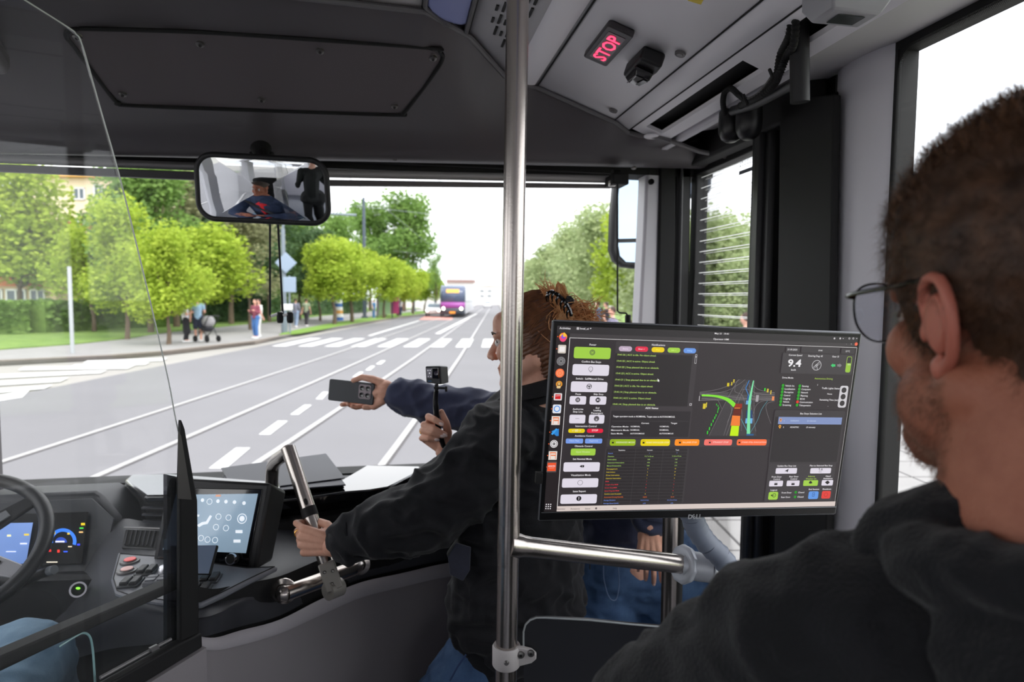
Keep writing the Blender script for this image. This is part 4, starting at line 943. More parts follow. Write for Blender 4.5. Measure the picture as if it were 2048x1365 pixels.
# ---- outside mirrors
t = thing('outside_mirror', Y(1255, 440, 2.75), 'tall black outside mirror beyond the windscreen beside the corner pillar', 'mirror')
out = [(1236, 344), (1330, 338), (1330, 536), (1287, 539), (1245, 534), (1230, 522), (1222, 500), (1224, 430), (1229, 375)]
hpoly(out, 2.75, .06, 'shell', M_blackp, t, bevel=.015)
M_mir = mat('blue_mirror_glass', (165, 185, 205), .03, metal=1.)
hpoly([(1240, 358), (1326, 352), (1326, 476), (1236, 478), (1236, 400)], 2.742, .004, 'upper_glass', M_mir, t, smooth=0)
hpoly([(1236, 486), (1326, 484), (1326, 528), (1252, 524), (1240, 512)], 2.742, .004, 'lower_glass', M_mir, t, smooth=0)
MB().tube([Y(1290, 345, 2.76), Y(1290, 300, 2.6), V((1.0, 2.25, 2.5))], .02, 10).build('arm', M_blackp, t)
t = thing('outside_mirror', Y(1405, 360, 2.78), 'small black outside mirror seen through the top of the door glass', 'mirror')
hpoly([(1370, 330), (1418, 326), (1426, 340), (1424, 380), (1414, 391), (1370, 396)], 2.78, .08, 'shell', mat('mirror_shell_blue', (58, 68, 84), .4), t, bevel=.015)
MB().tube([Y(1395, 335, 2.82), Y(1390, 250, 2.85), V((1.12, 2.3, 2.66))], .015, 10).build('arm', M_blackp, t)

# ================================================================== RAILS
pt, pb = D(1035.5, 0, .97), D(1012, 1365, 1.04); pd = (pb-pt).normalized()
tz = lambda z: pt+pd*((z-pt.z)/pd.z)
t = thing('grab_pole', tz(.35), 'floor to ceiling stainless steel pole in the middle with a welded side bar', 'pole')
MB().tube([tz(2.54), tz(1.6), tz(.35)], .0176, 32).build('pole', M_steel, t)
MB().lathe([(.0, 0), (.04, 0), (.042, .004), (.022, .012), (.018, .02)], tz(.35), (0, 0, 1)).build('foot_flange', M_steel, t)
ba, bb_ = D(1017, 1090, 1.022), D(1372, 1130, 1.165); bd = (bb_-ba).normalized()
MB().tube([ba, ba+bd*.018, ba+bd*.025, ba+bd*.04, bb_], [.021, .0205, .0185, .0172, .0172], 28).build('side_bar', M_steel, t)
jc = ba; MB().tube([tz(jc.z+.035), tz(jc.z+.018), tz(jc.z), tz(jc.z-.018), tz(jc.z-.035)], [.0176, .0183, .0186, .0183, .0176], 28).build('weld_collar', M_steel, t)
# end joint of the bar, monitor arm
M_silv = mat('silver_grey_plastic', (205, 209, 218), .4, metal=.2); M_arm = mat('slate_grey_arm', (128, 136, 152), .45)
t = thing('monitor_mount', bb_, 'slate grey segmented monitor arm clamped to the end of the steel bar', 'monitor arm')
MB().lathe([(.018, -.004), (.030, -.004), (.036, 0), (.036, .006), (.030, .016), (.02, .016)], bb_-bd*.01, bd, 10).build('clamp_ring', M_silv, t, bevel=.002)
cyl_e = D(1432, 1140, 1.14)
MB().tube([bb_, bb_.lerp(cyl_e, .5), cyl_e], [.026, .026, .024], 20).build('clamp_body', M_silv, t)
ap_ = catmull([D(1462, 1142, 1.12), D(1440, 1112, 1.12), D(1416, 1090, 1.115), D(1396, 1062, 1.11), D(1384, 1034, 1.10), D(1378, 1000, 1.09)], 2)
for i in range(0, len(ap_)-1):
    a, b = ap_[i], ap_[i+1]; MB().tube([a, a.lerp(b, .05), a.lerp(b, .06), a.lerp(b, .97), b], [.015, .0165, .0205, .0185, .015], 20).build('arm_segment', M_arm, t)
p2 = D(1341, 1065, 1.30); t = thing('grab_pole', V((p2.x, p2.y, .35)), 'short steel post behind the monitor beside the hanging hand', 'pole')
MB().tube([V((p2.x, p2.y, 1.62)), V((p2.x, p2.y, .35))], .0165, 24).build('pole', M_steel, t)
MB().lathe([(0, 0), (.012, 0), (.0165, -.006), (.0165, -.012)], V((p2.x, p2.y, 1.625)), (0, 0, 1)).build('end_cap', M_steel, t)
MB().tube([V((p2.x+.027, p2.y+.02, 1.6)), V((p2.x+.027, p2.y+.02, .35))], .012, 14).build('cable_sleeve', M_black, t)
# black screen panel with clamp below the bar
pc = D(1050, 1300, 1.035); pe = D(1330, 1300, 1.02); pdv = (pe-pc); pdv.z = 0; pnn = V((-pdv.y, pdv.x, 0)).normalized()
t = thing('partition_screen', pc, 'black rounded glass panel clamped to the middle pole below the side bar', 'panel')
ol = [(1050, 1500), (1047, 1300), (1047, 1264), (1051, 1250), (1060, 1241), (1073, 1236), (1090, 1236), (1180, 1241), (1260, 1249), (1480, 1268), (1480, 1500)]
P = [PL(a, b, pc, pnn) for a, b in ol]
MB().prism(P, pnn*.007).build('panel', mat('dark_panel', (34, 35, 40), .35, spec=.5), t, smooth=0)
MB().tube([p-pnn*.0005 for p in P[1:10]], .0016, 8).build('edge', mat('pale_glass_edge', (165, 170, 172), .25), t)
M_clamp = mat('pale_grey_cast_clamp', (190, 185, 184), .5); cz = PL(1014, 1312, pt, V((0, -1, 0)))
ct = tz(D(1012, 1312, 1.035).z)
mb = MB(); mb.lathe([(.0176, -.017), (.0215, -.018), (.0235, -.015), (.0235, .015), (.0215, .018), (.0176, .017)], ct, (0, 0, 1), 28)
mb.build('clamp', M_clamp, t)
qq = [PL(a, b, pc-pnn*.002, pnn) for a, b in ((1026, 1292), (1045, 1291), (1064, 1296), (1073, 1304), (1073, 1314), (1064, 1322), (1040, 1328), (1026, 1330))]
MB().prism(qq, -pnn*.009).build('clamp_tab', M_clamp, t, bevel=.002)
for a, b in ((1042, 1310), (1062, 1307)):
    bp_ = PL(a, b, pc-pnn*.011, pnn); s_ = MB().lathe([(0, .004), (.003, .004), (.0055, .003), (.006, 0)], bp_, -pnn, 16).build('bolt', M_bolt, t); MB().lathe([(0, .0045), (.0025, .0045), (.0025, .002)], bp_, -pnn, 6).build('socket', M_black, s_)
fdir = (CAM-ct); fdir.z = 0; fdir.normalize()
MB().lathe([(0, .003), (.003, .003), (.0045, 0)], ct+fdir*.0235, fdir, 14).build('bolt', M_bolt, t)
# ---- grab handle by the dashboard
t = thing('grab_rail', D(620, 1185, 1.4), 'angled stainless grab handle rising from the dashboard front, held by the woman', 'handle')
h0 = D(577, 899, 1.50); h1 = D(668, 1175, 1.40)
MB().tube([h0-(h1-h0).normalized()*.004, h0.lerp(h1, .5), h1], .0168, 24).build('slanted_tube', M_steel, t)
MB().tube(catmull([h0+V((.0, .0, -.005)), D(566, 912, 1.54), D(552, 923, 1.60), D(545, 940, 1.64), D(543, 985, 1.66)], 5), .0165, 20).build('bent_tube', M_steel, t)
mb = MB(); ax = (h1-h0).normalized(); k = .475; hc = h0.lerp(h1, k); mb.tube([hc-ax*.011, hc+ax*.011], .0182, 22); mb.build('black_tape', M_black, t)
hx = (CAM-hc).normalized(); mb = MB().ell(hc-ax*.026+hx*.0150, (.005, .003, .011), basis(ax.cross(hx).normalized(), hx, ax)); mb.build('slot', M_black, t)
l0, l1 = D(570, 1188, 1.36), D(706, 1138, 1.52); ld = (l1-l0).normalized()
MB().tube([l0, l0.lerp(l1, .5), l1], .0175, 24).build('lower_tube', M_steel, t)
for p_, s_ in ((l0, 1), (l1, -1)):
    fn_ = (FW*.75-ld*.0+V((0, 0, 0))).normalized(); q = p_-ld*s_*.0
    MB().tube(catmull([q+ld*s_*.004, q-ld*s_*.008+FW*.008, q-ld*s_*.012+FW*.03], 4), .0175, 20).build('end_bend', M_steel, t)
    MB().lathe([(.0, .0), (.028, 0), (.028, .004), (.018, .008)], q-ld*s_*.012+FW*.026, -FW, 22).build('flange', M_steel, t)
br = h0.lerp(h1, .93); side = ax.cross(hx).normalized()
M_brk = mat('grey_cast_bracket', (140, 136, 130), .45, metal=.3)
hw = .0185
P = [br-ax*.035+side*-hw, br-ax*.035+side*hw, br+ax*.028+side*hw, br+ax*.028-side*hw]
MB().prism([p+hx*.010 for p in P], hx*.010).build('bracket', M_brk, t, bevel=.003)
MB().tube([h1-ld*.018-V((0, 0, .004)), h1+ld*.018-V((0, 0, .004))], .0205, 22).build('bracket_sleeve', M_brk, t)
for u, v in ((-.012, -.008), (-.016, .009), (.014, .002)): MB().lathe([(0, .002), (.002, .002), (.003, .003), (.0042, 0)], br+ax*u+side*v+hx*.020, hx, 12).build('bolt', M_bolt, t)

# ================================================================== DASHBOARD
ds = thing('dashboard', D(600, 1200, 1.5), 'dark moulded dashboard running from the steering wheel under the windscreen to the door', 'dashboard')
C_ = [-60, 100, 215, 300, 400, 480, 560, 640, 720, 800, 900, 1000, 1150, 1300]
R0 = [(1150, 1.72), (1150, 1.72), (1046, 1.66), (1044, 1.62), (1046, 1.62), (1050, 1.66), (1052, 1.72), (1054, 1.80), (1056, 1.87), (1052, 1.95), (1044, 2.0), (1040, 2.05), (1040, 2.05), (1045, 2.0)]
R1 = [(1160, 1.66), (1160, 1.66), (1075, 1.58), (1075, 1.54), (1082, 1.54), (1078, 1.60), (1075, 1.66), (1074, 1.73), (1070, 1.80), (1062, 1.87), (1052, 1.93), (1050, 1.97), (1050, 1.97), (1055, 1.94)]
R2 = [(1190, 1.55), (1190, 1.55), (1160, 1.44), (1198, 1.31), (1216, 1.215), (1184, 1.33), (1140, 1.46), (1118, 1.58), (1104, 1.67), (1088, 1.76), (1072, 1.84), (1066, 1.90), (1066, 1.90), (1075, 1.86)]
R3 = [(1260, 1.5), (1255, 1.5), (1230, 1.38), (1232, 1.29), (1240, 1.19), (1218, 1.30), (1190, 1.41), (1158, 1.53), (1135, 1.63), (1115, 1.72), (1096, 1.80), (1090, 1.85), (1090, 1.85), (1095, 1.82)]
R4 = [(1340, 1.5), (1330, 1.5), (1300, 1.4), (1290, 1.30), (1276, 1.20), (1254, 1.305), (1232, 1.40), (1190, 1.53), (1160, 1.625), (1140, 1.715), (1120, 1.80), (1112, 1.85), (1110, 1.85), (1110, 1.82)]
rows = [catmull([D(x, y, d) for x, (y, d) in zip(C_, R)], 4) for R in (R0, R1, R2, R3, R4)]
full = []
nc = len(rows[0])
cols = [catmull([r[i] for r in rows], 4) for i in range(nc)]
MB().grid(cols).build('body', M_dgrey, ds, smooth=60)
# trim band and grey lower panel (x from 390 to door)
LB = [(390, 1272, 1.185), (430, 1276, 1.22), (480, 1262, 1.285), (560, 1240, 1.38), (640, 1200, 1.50), (720, 1166, 1.60), (800, 1148, 1.69), (900, 1126, 1.78), (1000, 1118, 1.83), (1150, 1114, 1.83), (1300, 1112, 1.80)]
MBn = [(390, 1298, 1.175), (430, 1302, 1.21), (480, 1292, 1.275), (560, 1268, 1.37), (640, 1232, 1.49), (720, 1197, 1.59), (800, 1176, 1.68), (900, 1154, 1.77), (1000, 1146, 1.82), (1150, 1142, 1.82), (1300, 1140, 1.79)]
a = catmull([D(*p) for p in LB], 5); b = catmull([D(*p) for p in MBn], 5)
mb = MB(); rows = []
for p, q in zip(a, b): n_ = V((p.y-.0, 0, 0)); o_ = (CAM-p).normalized()*.006; rows.append([p, p.lerp(q, .2)+o_, p.lerp(q, .8)+o_, q])
mb.grid(rows).build('trim_band', mat('grey_trim_band', (170, 166, 170), .55), ds, smooth=60)
mb = MB(); rows = [[q-(CAM-q).normalized()*.004, V((q.x, q.y, q.z-.2)), V((q.x, q.y+.02, .36))] for q in b]
mb.grid(rows).build('lower_panel', M_lgrey, ds, smooth=60)
bk = [[p-(CAM-p).normalized()*.03+V((0, 0, .10)), p-(CAM-p).normalized()*.03, V((p.x, p.y+.05, .36))] for p in a]
MB().grid(bk).build('gap_backing', M_black, ds, smooth=0)  # black backing added behind the trim band to close light gaps
# glossy ledge
lz = 1.335
led = [(455, 990), (560, 968), (680, 962), (708, 946), (733, 931), (840, 933), (839, 942), (808, 958), (777, 974), (740, 980), (690, 984), (600, 998), (490, 1008)]
P = [Z(a, b, lz) for a, b in led]
MB().prism(P, (0, 0, -.030)).build('glossy_ledge', M_gloss, ds, bevel=.004)
P2 = [p+(p-V((0, 3, 0))).normalized()*-.0 for p in [Z(a, b, lz-.012) for a, b in ((490, 1006), (600, 1000), (690, 986), (777, 978), (815, 965), (860, 950), (1000, 945))]]
fr = [[p+V((0, .012, -.01)), p+V((0, .02, -.06)), p+V((0, .01, -.10))] for p in catmull(P2, 4)]
MB().grid(fr).build('glossy_fascia', M_gloss, ds, smooth=60)
MB().prism([V((-1.45, 2.46, 1.215)), V((1.0, 2.46, 1.215)), V((1.0, 1.85, 1.27)), V((.1, 1.9, 1.27)), V((-.4, 1.72, 1.28)), V((-1.45, 1.80, 1.24))], (0, 0, -.03)).build('top_deck', M_blackp, ds, smooth=0)
# pod left of display
pz = 1.375
P = [Z(a, b, pz) for a, b in ((250, 960), (262, 949), (345, 948), (560, 964), (560, 986), (420, 990), (290, 992))]
MB().prism(P, (0, 0, -.02)).build('pod_top', mat('pod_gloss', (40, 41, 44), .15, coat=.4), ds, bevel=.006)
P = [Z(a, b, pz-.02) for a, b in ((256, 962), (345, 955), (552, 966), (556, 984), (420, 988), (288, 990))]
MB().prism(P, (0, 0, -.08)).build('pod_body', M_blackp, ds, bevel=.004)
for i in range(3):
    a_, b_ = Z(283, 994, pz), Z(352, 994, pz); MB().prism([a_+V((0, -.004, -.028-.018*i)), b_+V((0, -.004, -.028-.018*i)), b_+V((0, .01, -.028-.018*i)), a_+V((0, .01, -.028-.018*i))], (0, 0, -.004)).build('vent_slat', M_dgrey, ds, smooth=0)
# air vent
def quadp(pts, d, th, name, m_, par, bev=.003, **k):
    P = [D(x, y, (d[i] if isinstance(d, (list, tuple)) else d)) for i, (x, y) in enumerate(pts)]
    n = (P[1]-P[0]).cross(P[-1]-P[0]).normalized()
    if n.dot(CAM-P[0]) > 0: n = -n
    return MB().prism(P, n*th).build(name, m_, par, bevel=bev, **k), P, n
vt, P, n = quadp([(250, 1058), (322, 1060), (312, 1100), (242, 1096)], [1.55, 1.53, 1.48, 1.50], .03, 'air_vent', M_blackp, ds)
MB().prism([P[0].lerp(P[2], .1)-n*.002, P[1].lerp(P[3], .1)-n*.002, P[2].lerp(P[0], .1)-n*.002, P[3].lerp(P[1], .1)-n*.002], n*.002).build('opening', M_black, vt, smooth=0)
for i in range(7):
    u = .12+.125*i; a_ = P[0].lerp(P[1], u).lerp(P[3].lerp(P[2], u), .12)-n*.004; b_ = P[0].lerp(P[1], u).lerp(P[3].lerp(P[2], u), .88)-n*.004
    MB().tube([a_, b_], .0016, 6).build('louvre', M_dgrey, vt)
MB().tube([P[0]-n*.004, P[1]-n*.004], .002, 6).build('chrome_edge', M_alu, vt)
# instrument binnacle
bn, P, n = quadp([(20, 991), (186, 984), (202, 994), (238, 1036), (236, 1062), (228, 1108), (214, 1150), (-60, 1162), (-60, 996)], [1.66, 1.66, 1.66, 1.63, 1.61, 1.57, 1.54, 1.54, 1.66], .12, 'instrument_hood', M_dgrey, ds, bev=.012)
quadp([(-60, 1010), (40, 1003), (184, 997), (228, 1038), (205, 1140), (-60, 1152)], [1.64, 1.64, 1.64, 1.61, 1.55, 1.55], .004, 'hood_face', mat('hood_face_grey', (66, 68, 73), .5), bn, bev=.004)
sf = [1.615, 1.615, 1.552, 1.552]
quadp([(-60, 1030), (176, 1024), (164, 1128), (-60, 1140)], [x-.002 for x in sf], .003, 'screen_surround', M_black, bn, bev=.002)
M_clus = mat('cluster_screen', (14, 18, 38), .15, emit=(24, 34, 84), es=.6)
sq, P, n = quadp([(-40, 1046), (170, 1041), (158, 1124), (-45, 1132)], [1.604, 1.604, 1.556, 1.556], .002, 'cluster_screen', M_clus, bn, bev=0, smooth=0)
def cpx(px, py, lift=.004): return PL(px, py, P[0]-n*lift, n)
M_cb = mat('cluster_blue', (40, 110, 220), .4, emit=(40, 120, 230), es=.9); M_cp = mat('cluster_haze_blue', (130, 165, 225), .4, emit=(120, 155, 225), es=.55)
MB().prism([cpx(-40, 1048), cpx(66, 1046), cpx(52, 1128), cpx(-44, 1131)], -n*.0005).build('left_haze_reflection', M_cp, sq, smooth=0)  # blue-white haze reflection painted as a glowing patch on the cluster's left
mb = MB()
for i in range(22):
    a0_ = math.radians(190-10*i*.95); 
    def ga(r, a_): return cpx(126+r*math.cos(a_), 1083-r*.95*math.sin(a_), .005)
    a1_ = math.radians(190-10*(i+1)*.95); mb.add([ga(20, a0_), ga(27, a0_), ga(27, a1_), ga(20, a1_)], [(0, 1, 2, 3)])
mb.build('speed_gauge', M_cb, sq, smooth=0)
mb = MB()
for i in range(12): 
    a0_ = math.radians(15*i); a1_ = math.radians(15*(i+1)); mb.add([cpx(122+2*math.cos(a0_), 1086-2*math.sin(a0_), .005), cpx(122+12*math.cos(a0_), 1086-11*math.sin(a0_), .005), cpx(122+12*math.cos(a1_), 1086-11*math.sin(a1_), .005), cpx(122+2*math.cos(a1_), 1086-2*math.sin(a1_), .005)], [(0, 1, 2, 3)])
mb.build('speed_gauge_core', mat('cluster_deep_blue', (20, 60, 160), .4, emit=(24, 70, 180), es=.8), sq, smooth=0)
M_ic = {}
for i, (x, y, w_, h_, cc) in enumerate(((166, 1049, 4, 2.5, (230, 200, 30)), (163, 1057, 4, 1.5, (60, 210, 70)), (162, 1065, 4, 1.5, (240, 190, 120)), (53, 1070, 5, 2, (220, 190, 60)), (131, 1104, 4, 1.3, (40, 90, 255)), (140, 1094, 4, 1.3, (220, 200, 170)), (100, 1102, 2.5, 2.5, (210, 40, 40)), (117, 1103, 2.5, 3, (230, 50, 40)), (108, 1067, 2.5, 3, (220, 40, 60)), (137, 1068, 2.5, 2, (220, 50, 60)), (157, 1090, 3, 2, (40, 60, 230)), (18, 1072, 4, 2, (235, 225, 170)), (47, 1088, 7, 1.4, (230, 230, 240)), (22, 1104, 10, 1, (220, 225, 235)), (104, 1125, 11, 1.2, (230, 220, 200)), (120, 1084, 9, 1.6, (240, 240, 250)))):
    mb = MB().add([cpx(x-w_, y+h_, .006), cpx(x+w_, y+h_*.9, .006), cpx(x+w_, y-h_, .006), cpx(x-w_, y-h_*.9, .006)], [(0, 1, 2, 3)])
    mb.build('indicator', mat('ind_%d_%d' % (cc[0], cc[2]), cc, .5, emit=cc, es=.9), sq, smooth=0)
# column cowl + start button
quadp([(-60, 1155), (210, 1152), (222, 1170), (206, 1230), (180, 1300), (-60, 1340)], [1.52, 1.50, 1.46, 1.46, 1.50, 1.50], .1, 'column_cowl', M_blackp, ds, bev=.015)
sb = D(156, 1180, 1.462); hx2 = (CAM-sb).normalized()
s_ = MB().lathe([(.0, .006), (.011, .006), (.0125, .010), (.0165, .010), (.018, .004), (.018, 0)], sb, hx2, 24).build('start_button', M_black, ds)
MB().lathe([(.0135, .0105), (.0175, .0105), (.0185, .006)], sb, hx2, 24).build('chrome_ring', mat('chrome', (215, 215, 220), .12, metal=1.), s_)
MB().ell(sb+hx2*.008+UP*.003, (.0055, .0015, .003), basis(RT, hx2, UP)).build('green_light', mat('green_led', (120, 230, 60), .5, emit=(130, 240, 60), es=1.5), s_)
# console plate with switches
cz_ = 1.30
pl = [(236, 1105), (330, 1112), (500, 1136), (556, 1133), (500, 1160), (446, 1188), (402, 1208), (340, 1206), (258, 1194), (230, 1184), (222, 1158)]
P = [Z(a, b, cz_) for a, b in pl]; M_cons = mat('console_satin_grey', (108, 110, 117), .42, bump=.03, bscale=900)
co = MB().prism(P, (0, 0, -.012)).build('console_plate', M_cons, ds, bevel=.004)
mb = MB().tube([p+V((0, 0, .0005)) for p in [Z(CXX+(a-CXX)*.965, 1158+(b-1158)*.94, cz_) for CXX in (360,) for a, b in pl]], .0012, 6, closed=True); mb.build('groove', M_black, co)
def onc(px, py): return Z(px, py, cz_+.0005)
for i, (x, y) in enumerate(((260, 1124), (254, 1143))):
    b_ = MB().lathe([(0, .006), (.012, .0055), (.014, .003), (.019, .003), (.020, 0)], onc(x, y), (0, 0, 1), 22).build('push_button', mat('button_grey', (95, 92, 92), .4), co, label=['red push button', 'pale pink push button'][i])
    MB().lathe([(0, .0075), (.0115, .0068), (.0125, .0045)], onc(x, y), (0, 0, 1), 20).build('button_cap', [mat('red_cap', (215, 45, 40), .35, emit=(220, 40, 35), es=.25), mat('pink_cap', (240, 180, 170), .35)][i], b_)
d1 = (onc(300, 1128)-onc(270, 1158)).normalized(); d2 = V((d1.y, -d1.x, 0))
def rocker(px, py, name='rocker_switch', w_=.015, l_=.034, nn=2):
    c = onc(px, py); R = basis(d2, d1, V((0, 0, 1)))
    b_ = MB().box(c+V((0, 0, .002)), (w_*nn+.010, l_+.008, .004), R).build('switch_base', mat('switch_base_grey', (58, 60, 64), .45), co, bevel=.002)
    for k in range(nn):
        MB().box(c+d2*(k-(nn-1)/2)*(w_+.003)+V((0, 0, .006)), (w_, l_, .009), R).build('rocker', M_blackp, b_, bevel=.0025)
for x, y in ((294, 1144), (262, 1168), (420, 1160), (400, 1181)): rocker(x, y)
kn = MB().lathe([(0, .022), (.013, .021), (.0155, .017), (.0155, .002), (.018, 0)], onc(333, 1152), (0, 0, 1), 24).build('rotary_knob', mat('satin_chrome', (200, 200, 205), .3, metal=.8), co)
b_ = MB().box(onc(316, 1168)+V((0, 0, .006)), (.05, .035, .012), basis(d2, d1, V((0, 0, 1)))).build('key_pad', mat('keypad_grey', (105, 107, 112), .4), co, bevel=.003)
for i in range(2):
    for j in range(2): MB().box(onc(316, 1168)+V((0, 0, .013))+d2*(.023*(i-.5))+d1*(.015*(j-.5)), (.019, .012, .003), basis(d2, d1, V((0, 0, 1)))).build('key', M_cons, b_, bevel=.001)
# display unit
dq = [(337, 955), (542, 966), (512, 1142), (303, 1128)]; dd = [1.44, 1.42, 1.39, 1.41]
P = [D(x, y, d) for (x, y), d in zip(dq, dd)]; n = (P[1]-P[0]).cross(P[3]-P[0]).normalized()
if n.dot(CAM-P[0]) < 0: n = -n
B_ = [D(385, 958, 1.56)-n*.0, D(574, 982, 1.50), D(546, 1122, 1.47), D(360, 1120, 1.52)]
du = MB().add(P+B_, [(0, 1, 2, 3), (7, 6, 5, 4), (0, 4, 5, 1), (1, 5, 6, 2), (2, 6, 7, 3), (3, 7, 4, 0)]).build('display_unit', M_blackp, ds, bevel=.008)
def dpx(px, py, lift=.002): return PL(px, py, P[0]+n*lift, n)
MB().prism([dpx(a, b, -.001) for a, b in ((344, 976), (526, 979), (497, 1133), (314, 1120))], n*.003).build('bezel', M_gloss, du, bevel=.002)
M_tab = mat('display_pale_blue', (150, 172, 190), .12, emit=(138, 162, 182), es=.42, coat=.3)
ts_ = MB().prism([dpx(a, b, .003) for a, b in ((352, 990), (516, 988), (492, 1107), (326, 1100))], n*.0006).build('screen', M_tab, du, smooth=0)
M_wi = mat('display_icon_white', (235, 240, 245), .4, emit=(230, 236, 242), es=.55)
mb = MB(); mk = MB()
def disc(mbx, px, py, r, lift=.0045, inner=0):
    c = dpx(px, py, lift); ux = (dpx(px+10, py, lift)-c).normalized(); uy = n.cross(ux)
    r = r*1.4/F; nn_ = 18
    if inner:
        vs = [];
        for k in range(nn_): a_ = 2*math.pi*k/nn_; vs += [c+ux*math.cos(a_)*r+uy*math.sin(a_)*r, c+ux*math.cos(a_)*r*inner+uy*math.sin(a_)*r*inner]
        mbx.add(vs, [(2*k, 2*((k+1) % nn_), 2*((k+1) % nn_)+1, 2*k+1) for k in range(nn_)])
    else: mbx.add([c+ux*math.cos(2*math.pi*k/nn_)*r+uy*math.sin(2*math.pi*k/nn_)*r for k in range(nn_)], [tuple(range(nn_))])
for x, y in ((405, 1001), (436, 1003), (452, 1004), (469, 1005), (488, 1007)): disc(mb, x, y, 3.6)
for x, y in ((419, 1004), (437, 1034), (457, 1036), (432, 1055), (452, 1057), (402, 1077), (415, 1080), (430, 1081)): disc(mb, x, y, 6, inner=.82)
disc(mb, 484, 1038, 10, inner=.85); disc(mb, 484, 1038, 5.5)
for (x, y, w_, h_) in ((478, 1064, 7, 3), (474, 1083, 7, 3)): mb.add([dpx(x-w_, y+h_, .0045), dpx(x+w_, y+h_, .0045), dpx(x+w_, y-h_, .0045), dpx(x-w_, y-h_, .0045)], [(0, 1, 2, 3)])
mb.add([dpx(a, b, .0045) for a, b in ((394, 1051), (404, 1045), (412, 1044), (420, 1031), (424, 1033), (415, 1049), (407, 1050), (398, 1055))], [tuple(range(8))])
mb.add([dpx(a, b, .0045) for a, b in ((393, 1030), (399, 1030), (398, 1034), (392, 1034))], [(0, 1, 2, 3)])
mb.build('icons', M_wi, ts_, smooth=0, noweld=True)
MB().prism([dpx(a, b, .0042) for a, b in ((432, 990), (442, 990), (441, 994), (431, 994))], n*.0002).build('badge', mat('pale_orange', (230, 170, 140), .5, emit=(230, 170, 140), es=.4), ts_, smooth=0)
kb = dpx(468, 1117, .002); kb_ = MB().lathe([(0, .016), (.010, .016), (.0115, .013), (.0125, 0)], kb, n, 22).build('volume_knob', M_black, du)
MB().lathe([(.0095, .0165), (.0118, .0160), (.0128, .010)], kb, n, 22).build('chrome_ring', MATS['chrome'], kb_)
mb = MB()
for i in range(6): mb.add([dpx(330+14*i, 1108+.8*i, .003), dpx(338+14*i, 1108.5+.8*i, .003), dpx(337+14*i, 1111+.8*i, .003), dpx(329+14*i, 1110.5+.8*i, .003)], [(0, 1, 2, 3)])
mb.build('key_marks', mat('key_mark_grey', (120, 120, 122), .5), du, smooth=0)
# phone on a holder in front of the display
ph = thing('smartphone', D(380, 1150, 1.31), 'smartphone lying in a holder below the touch display', 'phone')
Pq = [D(340, 1091, 1.335), D(436, 1090, 1.33), D(420, 1150, 1.29), D(322, 1149, 1.30)]; n2 = (Pq[1]-Pq[0]).cross(Pq[3]-Pq[0]).normalized()
if n2.dot(CAM-Pq[0]) < 0: n2 = -n2
MB().prism(Pq, -n2*.008).build('body', M_black, ph, bevel=.004)
c_ = sum(Pq, V())/4; MB().prism([c_+(p-c_)*.94+n2*.0003 for p in Pq], n2*.0003).build('screen', mat('phone_screen_reflection', (105, 118, 138), .08, coat=.4), ph, smooth=0)  # bluish reflection put into the base colour of the dark screen
MB().tube([c_-n2*.01, c_-n2*.02-UP*.03, onc(385, 1165)], .008, 10).build('holder', M_blackp, ph)
# folder on the ledge
fz_ = lz+.002; t = thing('folder', Z(560, 950, fz_), 'thin stack of black folders lying on the dashboard ledge', 'folder')
fo = [(442, 937), (651, 908), (689, 958), (560, 975), (452, 968)]
for i in range(3):
    P = [Z(a+(i-1)*1.5, b+(i-1)*.5, fz_+.005*i) for a, b in [(446, 955), (651, 922), (690, 972), (470, 990)]]
    MB().prism(P, (0, 0, .0042)).build('folder_sheet', mat('folder_black', (66, 67, 76), .55), t, bevel=.0012)
P = [Z(a, b, fz_+.0155) for a, b in ((442, 938), (652, 909), (690, 958), (468, 986))]
MB().prism(P, (0, 0, .003)).build('cover', MATS['folder_black'], t, bevel=.0012)
P2_ = [P[0].lerp(P[3], .15), P[0].lerp(P[3], .8)]
# steering wheel
wc = D(-112, 1100, 1.42); th_ = math.radians(38); wn = V((.10, -math.sin(th_), math.cos(th_))).normalized()
wx = V((0, 1, 0)).cross(wn).normalized(); wy = wn.cross(wx); WRd = .192
t = thing('steering_wheel', wc, 'black steering wheel with silver spoke at the left edge', 'steering wheel')
MB().tube([wc+wx*math.cos(a)*WRd+wy*math.sin(a)*WRd for a in [2*math.pi*i/64 for i in range(64)]], .0165, 14, closed=True).build('rim', mat('leather_black', (34, 35, 37), .42, bump=.1, bscale=400), t)
MB().ell(wc-wn*.02, (.07, .06, .03), basis(wx, wy, wn)).build('hub', M_blackp, t)
M_sp = mat('silver_spoke', (165, 165, 168), .35, metal=.5)
for a in (-15, 50, 195, 130):
    r = math.radians(a); dv = wx*math.cos(r)+wy*math.sin(r); pv = wn.cross(dv)
    MB().prism([wc+dv*.04+pv*.03-wn*.012, wc+dv*.19+pv*.016-wn*.004, wc+dv*.19-pv*.016-wn*.004, wc+dv*.04-pv*.03-wn*.012], wn*.010).build('spoke', M_blackp if a in (50, 130) else M_sp, t, bevel=.004)
    MB().prism([wc+dv*.07+pv*.014, wc+dv*.13+pv*.011+wn*.003, wc+dv*.13-pv*.011+wn*.003, wc+dv*.07-pv*.014], wn*.004).build('button_pad', M_black if a in (-15, 195) else mat('pad_grey', (120, 122, 126), .4), t, bevel=.003)
MB().tube([wc-wn*.03, wc-wn*.30], .035, 14).build('column', M_blackp, t)
st = catmull([D(20, 1178, 1.47), D(60, 1158, 1.47), D(88, 1146, 1.46), D(108, 1142, 1.455)], 4)
MB().tube(st, [.012]*6+[.011]*4+[.009]*3, 12).build('stalk', M_blackp, t)
